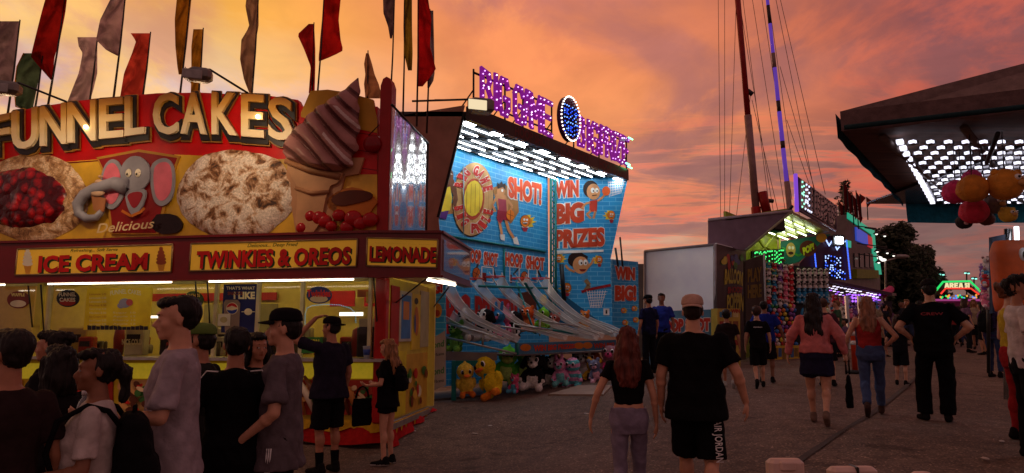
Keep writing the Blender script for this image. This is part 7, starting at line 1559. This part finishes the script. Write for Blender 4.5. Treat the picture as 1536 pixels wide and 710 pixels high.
if True:
    NEAR = .009
    a1 = person(22, 487, 3.1, 'dark haired man in a dark brown T-shirt cropped by the picture edge', 12, 'tan', 'short', top=((46,32,32), 'tee'), detail=NEAR, group=q_line, yaw=25, narrow=.9)
    a2 = person(92, 513, 3.9, 'person with loose dark bob hair between the brown T-shirt and the white shirt', 20, 'brown', 'bob', top=((30,26,28), 'tee'), detail=NEAR, group=q_line, female=True, arms=(HANG, HANG), narrow=.95)
    a2b = person(80, 492, 4.8, 'person with hair in a dark bun beyond the loose haired one', 60, 'tan', 'bun', top=((26,24,26), 'tee'), detail=NEAR, group=q_line, female=True)
    a3 = person(150, 517, 3.35, 'woman in a white shirt with dark ponytail holding up a phone', 80, 'brown', 'pony', (18,12,11), top=((188,176,172), 'tee'), bottom=((24,24,30), 'jeans'),
                arms=(lambda s: ((s*.20,.16,1.25),(s*.06,.38,1.42),(-s*.1,.7,.5),(-s*.8,-.3,0)), FWD), detail=NEAR, group=q_line, female=True, bulk=1.08, sleeve=.8, yaw=12, narrow=.95)
    a4 = person(272, 438, 3.85, 'tall young man in a pale grey T-shirt holding a plastic bottle', 84, 'fair', 'short', (16,12,11), top=((160,148,156), 'tee'), bottom=((22,24,34), 'shorts'),
                arms=(HANG, lambda s: ((s*.26,.03,1.13),(s*.19,.31,1.13),(-s*.1,.9,.15),(-s*.8,0,.5))), detail=NEAR, group=q_line, yaw=8, nod=-6, hem=.80, sleeve=.85)
    a4b = person(303, 484, 5.0, 'person in a green cap hidden behind the tall young man', 60, 'tan', 'short', top=((40,40,36), 'tee'), detail=.011, group=q_line, hat=('cap', (96,120,58)))
    a5 = person(357, 486, 4.35, 'man in a black T-shirt with white shoulder stripes seen from behind', -4, 'tan', 'short', (16,12,11), top=((16,16,18), 'tee'), bottom=((16,16,18), 'shorts'), arms=(OUT, OUT), detail=NEAR, group=q_line, yaw=8)
    a6 = person(388, 496, 5.3, 'person in a black T-shirt with white writing beside the striped shirt', 200, 'tan', 'longer', (16,12,11), top=((14,14,15), 'tee'), detail=.011, group=q_line, female=True)
    a7 = person(428, 461, 4.5, 'young man in dark cap and grey T-shirt with striped track trousers', 76, 'fair', 'short', (20,14,12), top=((98,88,94), 'tee'), bottom=((16,16,20), 'trousers'),
                arms=(lambda s: ((s*.24,-.02,1.13),(s*.22,.12,.93),(0,.5,-1),(-s,.1,0)), lambda s: ((s*.27,-.03,1.12),(s*.22,.17,.96),(-s*.1,.5,-.9),(-s,.1,0))), detail=NEAR, group=q_line, hat=('cap', (22,18,24)), hem=.76, sleeve=.8, yaw=6)
    a8 = person(498, 474, 8.1, 'man with his hand on his backwards cap at the serving window', 38, 'tan', 'short', (20,14,12), top=((34,30,46), 'tee'), bottom=((17,16,18), 'shorts'),
                arms=(HANG, HEADTOP), detail=.0105, group=q_line, hat=('backcap', (24,20,22)), yaw=20, socks=((15,14,15), .4), bulk=1.12, hem=.84)
    a9 = person(584, 506, 8.6, 'blonde woman in black holding a bag by the trailer corner', 62, 'fair', 'long', (150,104,66), top=((16,15,17), 'tee'), bottom=((15,15,17), 'short_shorts'),
                arms=(FWD, FWD), detail=.0105, group=q_line, female=True, shoes=(24,22,24), sole=(190,185,180), nod=-16, hem=.80, bulk=.95)
    # the couple walking away
    b1 = person(940, 487, 5.6, 'woman with long auburn hair in black top and grey jeans', 2, 'fair', 'long', (98,44,34), top=((18,16,19), 'crop'), bottom=((128,118,138), 'jeans'), arms=(HANG, OUT), legs='walk', detail=NEAR, group=lobby, female=True)
    b2 = person(1038, 441, 5.5, 'broad man in backwards tan cap and black T-shirt with lettered shorts', -2, 'fair', 'short', (40,26,20), top=((15,14,16), 'tee'), bottom=((15,14,16), 'shorts'),
                arms=(OUT, HANG), legs='walk2', bulk=1.22, detail=NEAR, group=lobby, hat=('backcap', (190,156,140)), hem=.80)
    c1 = person(972, 458, 15.0, 'man in navy shirt and dark cap at the hoop game counter', 40, 'tan', 'short', top=((26,28,60), 'tee'), bottom=((20,20,26), 'trousers'), hat=('cap', (18,18,22)), detail=.014, group='game attendants', ht=1.74)
    c2 = person(992, 451, 15.4, 'smiling man in royal blue shirt facing the midway', 172, 'brown', 'short', top=((38,52,140), 'tee'), bottom=((20,20,26), 'trousers'), detail=.013, group='game attendants', ht=1.78)
    c3 = person(1089, 465, 12.2, 'boy in dark brown T-shirt and shorts walking away', 0, 'tan', 'short', top=((38,28,28), 'tee'), bottom=((20,18,22), 'shorts'), legs='walk2', detail=.013, group=lobby, child=True, shoes=(170,165,160))
    c4 = person(1134, 460, 12.2, 'boy in black T-shirt with small white writing on the back', 6, 'fair', 'short', (60,38,28), top=((22,19,22), 'tee'), bottom=((18,17,20), 'shorts'), legs='walk', detail=.013, group=lobby, child=True)
    c5 = person(1145, 450, 13.0, 'adult in royal blue T-shirt beyond the boys', 0, 'brown', 'short', top=((30,44,130), 'tee'), bottom=((24,22,26), 'shorts'), detail=.014, group=lobby, arms=(OUT, OUT), bulk=1.15)
    d1 = person(1218, 437, 8.4, 'woman in pink long sleeved top and navy skirt carrying a black bag', -3, 'fair', 'longer', (30,18,16), top=((206,118,116), 'long'), bottom=((34,32,56), 'skirt'), arms=(OUT, OUT), legs='walk2', bulk=1.2, detail=.0105, group=lobby, female=True, shoes=(120,96,84), hem=.95)
    d2 = person(1234, 446, 12.5, 'man in plum top partly hidden behind the pink top', 0, 'fair', 'short', (70,46,34), top=((70,38,48), 'tee'), detail=.014, group=lobby)
    d3 = person(1299, 443, 9.1, 'blonde woman in red top and blue jeans mid stride', 0, 'fair', 'long', (150,100,74), top=((158,46,46), 'tank'), bottom=((70,84,120), 'jeans'), arms=(AKIMBO, OUT), legs='walk', bulk=1.12, detail=.0105, group=lobby, female=True, shoes=(70,50,44))
    d4 = person(1346, 473, 12.6, 'child in black T-shirt and shorts beside the red top', -20, 'fair', 'bob', (60,38,30), top=((22,20,24), 'tee'), bottom=((20,19,22), 'shorts'), arms=(OUT, OUT), detail=.013, group=lobby, child=True, legs='weight')
    d5 = person(1392, 418, 8.6, 'tall heavy man in black T-shirt black trousers and dark cap', 3, 'fair', 'short', (24,18,16), top=((15,14,16), 'tee'), bottom=((14,13,15), 'trousers'), arms=(AKIMBO, AKIMBO), legs='weight', bulk=1.22, detail=.0105, group=lobby, hat=('cap', (34,28,28)), yaw=10)
    e1 = person(1483, 440, 13.8, 'woman in dark clothes with black backpack near the orange inflatable', -35, 'fair', 'long', (40,26,30), top=((50,40,72), 'tee'), bottom=((48,56,84), 'jeans'), detail=.013, group=lobby, female=True)
    e2 = person(1512, 420, 7.4, 'person in yellow tank top and red leggings behind the white T-shirt', -60, 'fair', 'bun', (120,74,50), top=((190,160,50), 'tank'), bottom=((150,34,38), 'leggings'), arms=(HANG, FWD), detail=.0105, group=lobby, female=True)
    e3 = person(1522, 412, 6.6, 'young man in white T-shirt and black trousers cropped by the picture edge', -72, 'tan', 'curly', (30,20,17), top=((200,186,186), 'tee'), bottom=((20,19,22), 'trousers'), arms=(FWD, HANG), detail=.0095, group=lobby, narrow=.88, bulk=.95)
    # prints and stripes
    back_text(a6, [('FOUR', -.10, .10, 1.30, 1.345), ('SALUTE', -.13, .13, 1.235, 1.28), ('7', -.02, .02, 1.15, 1.19)], WT, .150, side='front')
    back_text(c4, [('FLEXMAN', -.09, .09, 1.31, 1.335)], WT, .150)
    back_text(d5, [('CREW', -.12, .12, 1.31, 1.345)], mat('red_print', (.35,.03,.04), .6), .158)
    # AIR JORDAN down the leg of the shorts
    H_, K, A, fr = b2['legs'][0]; vs, fs = text_geo('AIR JORDAN', .012, 0, 1.05); s = b2['s']; out = []
    mbx = MB(); r0 = .092*1.154+.012
    for x, y, z in vs:
        zz = .80-.31*x; kk = (.90-zz)/.43; c = Vector((H_.x+(K.x-H_.x)*kk, H_.y+(K.y-H_.y)*kk, zz)); an = R(-66)+(y-.5)*.62; out.append(((c.x+(r0+.016)*math.cos(an))*s, (c.y+(r0+.016)*math.sin(an))*s, zz*s))
    mbx.add(out, fs, WT); mbx.build('printed_lettering', b2['bottom'], local=True)
    # three stripes down the track trousers and over the shoulders
    for k in range(3):
        H_, K, A, fr = a7['legs'][1]; mbx = MB(); s = a7['s']
        an = math.pi-.12*(k-1)-.15; pts = []
        for t in range(9):
            q = H_.lerp(K, t/5) if t <= 5 else K.lerp(A, (t-5)/3.3); rr = .098-.018*min(1, t/5)+.008
            pts.append(((q.x+rr*math.cos(an))*s, (q.y+rr*math.sin(an))*s, q.z*s))
        mbx.tube(pts, .0055, WT, 6); mbx.build('side_stripe', a7['bottom'], local=True)
        for sg in (1, -1):
            mbx = MB(); s = a5['s']; S0, E, Wp, d = a5['arms'][0 if sg == 1 else 1]; pts = []
            for t in range(7):
                q = Vector((sg*.10, -.05, 1.462)).lerp(S0+Vector((0, -.02, .062)), t/3) if t <= 3 else (S0+Vector((0, -.02, .062))).lerp(S0.lerp(E, .68)+Vector((sg*.068, -.01, .02)), (t-3)/3)
                pts.append(((q.x)*s, (q.y+(k-1)*.022)*s, q.z*s))
            mbx.tube(pts, .0035, WT, 6); mbx.build('shoulder_stripe', a5['top'], local=True)
    # a wristband
    S0, E, Wp, d = a3['arms'][0]; mbx = MB(); ax = (E-Wp).normalized(); mbx.tube([wpt(a3, Wp+ax*.015), wpt(a3, Wp+ax*.035)], .031, mat('pink_band', (.75,.08,.22), .4), 14); mbx.build('wristband', a3['root'], local=False).rotation_euler = (0, 0, 0)
def fix_children_world(pd, name):  # a part built in world space under a turned thing
    for ch in pd['root'].children:
        if ch.name.startswith(name):
            m = Matrix.Rotation(-pd['rz'], 3, 'Z'); ch.data.transform(m.to_4x4())
fix_children_world(a3, 'wristband')
# ------------------------------------------------------------------ what they carry
def backpack(pd, label, col=(18,17,20), sc=1.0, z=1.16, y=-.20):
    root = thing('backpack', wpt(pd, (0, y, z)), label, 'backpack', None, pd['rz']); s = pd['s']*sc; m = cloth(*col, tag='bp')
    co, nn, fs = skin_union([p_loft([(0,0,-.22,.13,.075),(0,-.01,-.17,.15,.095),(0,-.01,.05,.15,.09),(0,.0,.17,.12,.07),(0,.01,.22,.07,.04)]), p_loft([(0,-.09,-.19,.10,.035),(0,-.095,-.08,.115,.045),(0,-.09,-.01,.10,.03)])], .013, 2)
    for i in range(len(co)): co[i] += nn[i]*noise.noise(Vector(co[i])*14)*.010
    from_arrays('pack_body', co*s, fs, [m], None, root)
    for sg in (1, -1):
        mb = MB(); pts = [(sg*.10,.05,.17),(sg*.115,.10,.24),(sg*.12,.19,.27),(sg*.125,.31,.20),(sg*.13,.345,.05),(sg*.135,.30,-.08),(sg*.14,.12,-.14),(sg*.12,.05,-.16)]
        mb.tube([(a*s, b*s, c*s) for a, b, c in pts], .013, m, 6); mb.build('shoulder_strap', root, local=True)
    mb = MB(); mb.tube([(-.03*s, 0, .215*s), (-.03*s, 0, .25*s), (.03*s, 0, .25*s), (.03*s, 0, .215*s)], .008, m, 6); mb.build('carry_handle', root, local=True)
backpack(a3, 'black backpack on the back of the woman in the white shirt', sc=1.1)
backpack(a9, 'small black backpack worn by the blonde woman at the trailer corner', sc=.8, z=1.2)
backpack(e1, 'black backpack on the woman near the orange inflatable', sc=.95)
def hand_at(pd, i, k=.09): S0, E, Wp, d = pd['arms'][i]; return wpt(pd, Wp+d*k)
def bag(c, w, d, h, label, rz=0.0, handle=.22, col=(15,14,16)):
    root = thing('handbag', c, label, 'bag', None, rz); m = cloth(*col, tag='bag')
    co, nn, fs = skin_union([p_loft([(0,0,-handle-h,w*.46,d*.45),(0,0,-handle-h*.9,w*.5,d*.5),(0,0,-handle-h*.4,w*.5,d*.42),(0,0,-handle,w*.46,d*.12)])], .012, 2)
    for i in range(len(co)): co[i] += nn[i]*noise.noise(Vector(co[i])*16)*.012
    from_arrays('bag_body', co, fs, [m], None, root)
    for y in (-1, 1):
        mb = MB(); mb.tube([(w*.3*math.cos(t*math.pi/8), y*.018, -handle+handle*math.sin(t*math.pi/8)) for t in range(9)], .007, m, 6); mb.build('bag_handle', root, local=True)
bag(hand_at(d1, 0), .17, .09, .40, 'long black handbag hanging from the hand of the woman in pink', R(60), .16)
bag(hand_at(a9, 1)+Vector((0,0,-.02)), .26, .10, .34, 'black cloth bag hanging from the blonde woman in black', R(30), .14)
q = hand_at(a3, 0, .12)+Vector((0,0,.03)); root = thing('phone', q, 'mobile phone raised in the hand of the woman in white', 'phone', None, a3['rz']); mb = MB(); mb.box((0,0,0), (.075,.010,.15), mat('phone_shell', (.25,.24,.26), .3, metal=.5), 0, .004); mb.build('phone_body', root, local=True)
mb = MB(); mb.ell((0,-.007,.055), .008, mat('lens_black', (.01,.01,.01), .1), 8, 6); mb.build('camera_lens', root, local=True)
q = hand_at(a4, 1, .07); root = thing('drink_bottle', q-Vector((0,0,.10)), 'clear plastic drink bottle held by the young man in the pale grey T-shirt', 'bottle')
mb = MB(); mb.lathe((0,0,0), [(.001,0),(.032,.004),(.034,.03),(.031,.07),(.034,.10),(.034,.15),(.026,.18),(.013,.20),(.013,.215)], mat('bottle_plastic', (.55,.6,.65), .12, trans=.6), 14); mb.build('bottle_body', root, local=True)
mb = MB(); mb.lathe((0,0,.213), [(.001,0),(.016,.0),(.016,.022),(.001,.023)], mat('bottle_cap', (.6,.6,.65), .4), 12); mb.build('bottle_cap', root, local=True)
mb = MB(); mb.lathe((0,0,.085), [(.0355,0),(.0355,.05)], mat('bottle_label', (.15,.25,.5), .4), 14); mb.build('bottle_label', root, local=True)
# ------------------------------------------------------------------ the distant crowd
rn = random.Random(77)
crowd = [(1300,462,24),(1311,458,25),(1318,466,20),(1327,455,26),(1352,452,27),(1360,458,24),(1332,448,30),(1380,462,22),(1412,454,27),(1420,456,28),(1428,453,26),(1436,457,30),(1444,452,27),(1452,456,29),(1460,454,24),(1466,459,27),(1474,455,30),(1405,458,33),(1448,460,22),(1426,462,31),(1240,460,22),(1255,466,20),(1266,470,18),(1441,463,34),(1395,460,33),(1471,462,21)]
tops = [((40,38,44),'dark'),((150,130,110),'tan'),((190,180,176),'white'),((70,80,110),'blue'),((150,60,60),'red'),((60,90,70),'green'),((110,80,110),'plum')]
bots = [((50,60,90),'jeans','blue jeans'),((22,22,26),'shorts','dark shorts'),((120,96,80),'trousers','tan trousers'),((30,30,36),'jeans','dark jeans')]
behind = {0:'behind the red top',1:'between the red top and the child in black',2:'over the shoulder of the child in black'}
spots = ['beyond the blonde in the red top','by the magenta tube','just past the violet awning','under the dark trees','next to the heavy man in black','level with the cap of the man in black','in front of the dark trees','close by the arm of the man in black','before the purple stage','under the word on the lit arch','below the red light tube','at the far end of the stage','under the green arch corner','in the densest bunch before the stage','nearest the small plush bunch','beside the woman with the backpack','at the back of the crowd','deepest in the crowd','at the near edge of the crowd','half hidden in the crowd middle','under the blue bulb sign','by the booth counter with the violet light','next to the orange traffic post','right against the purple stage','between the trees and the stage','closest to the backpack woman']
for i, (x, y, Y) in enumerate(crowd):
    t = rn.choice(tops); b_ = rn.choice(bots); fem = rn.random() < .5; small = i in (2, 22); h = (1.15 if small else rn.uniform(1.62,1.80))
    q = P(x, y, Y); 
    person(x, y, Y, 'distant %s in a %s top %s' % ('child' if small else ('woman' if fem else 'man'), t[1], spots[i]), rz=rn.choice([0,180,90,-60,20,160]), skin=rn.choice(['tan','fair','brown']), hair=rn.choice(['long','bob']) if fem else 'short', hcol=rn.choice([(22,16,14),(60,38,28),(130,90,60)]), top=(t[0],'tee'), bottom=(b_[0],b_[1]), detail=.024, group='people in the distant crowd', female=fem, legs=rn.choice(['stand','walk','weight']), ht=h, child=small, ground_z=None)
for nm, hh, x_, y_ in PEOPLE: print('PERSON', nm, hh, x_, y_)
for m in bpy.data.scenes:
    if m != SC: bpy.data.scenes.remove(m)
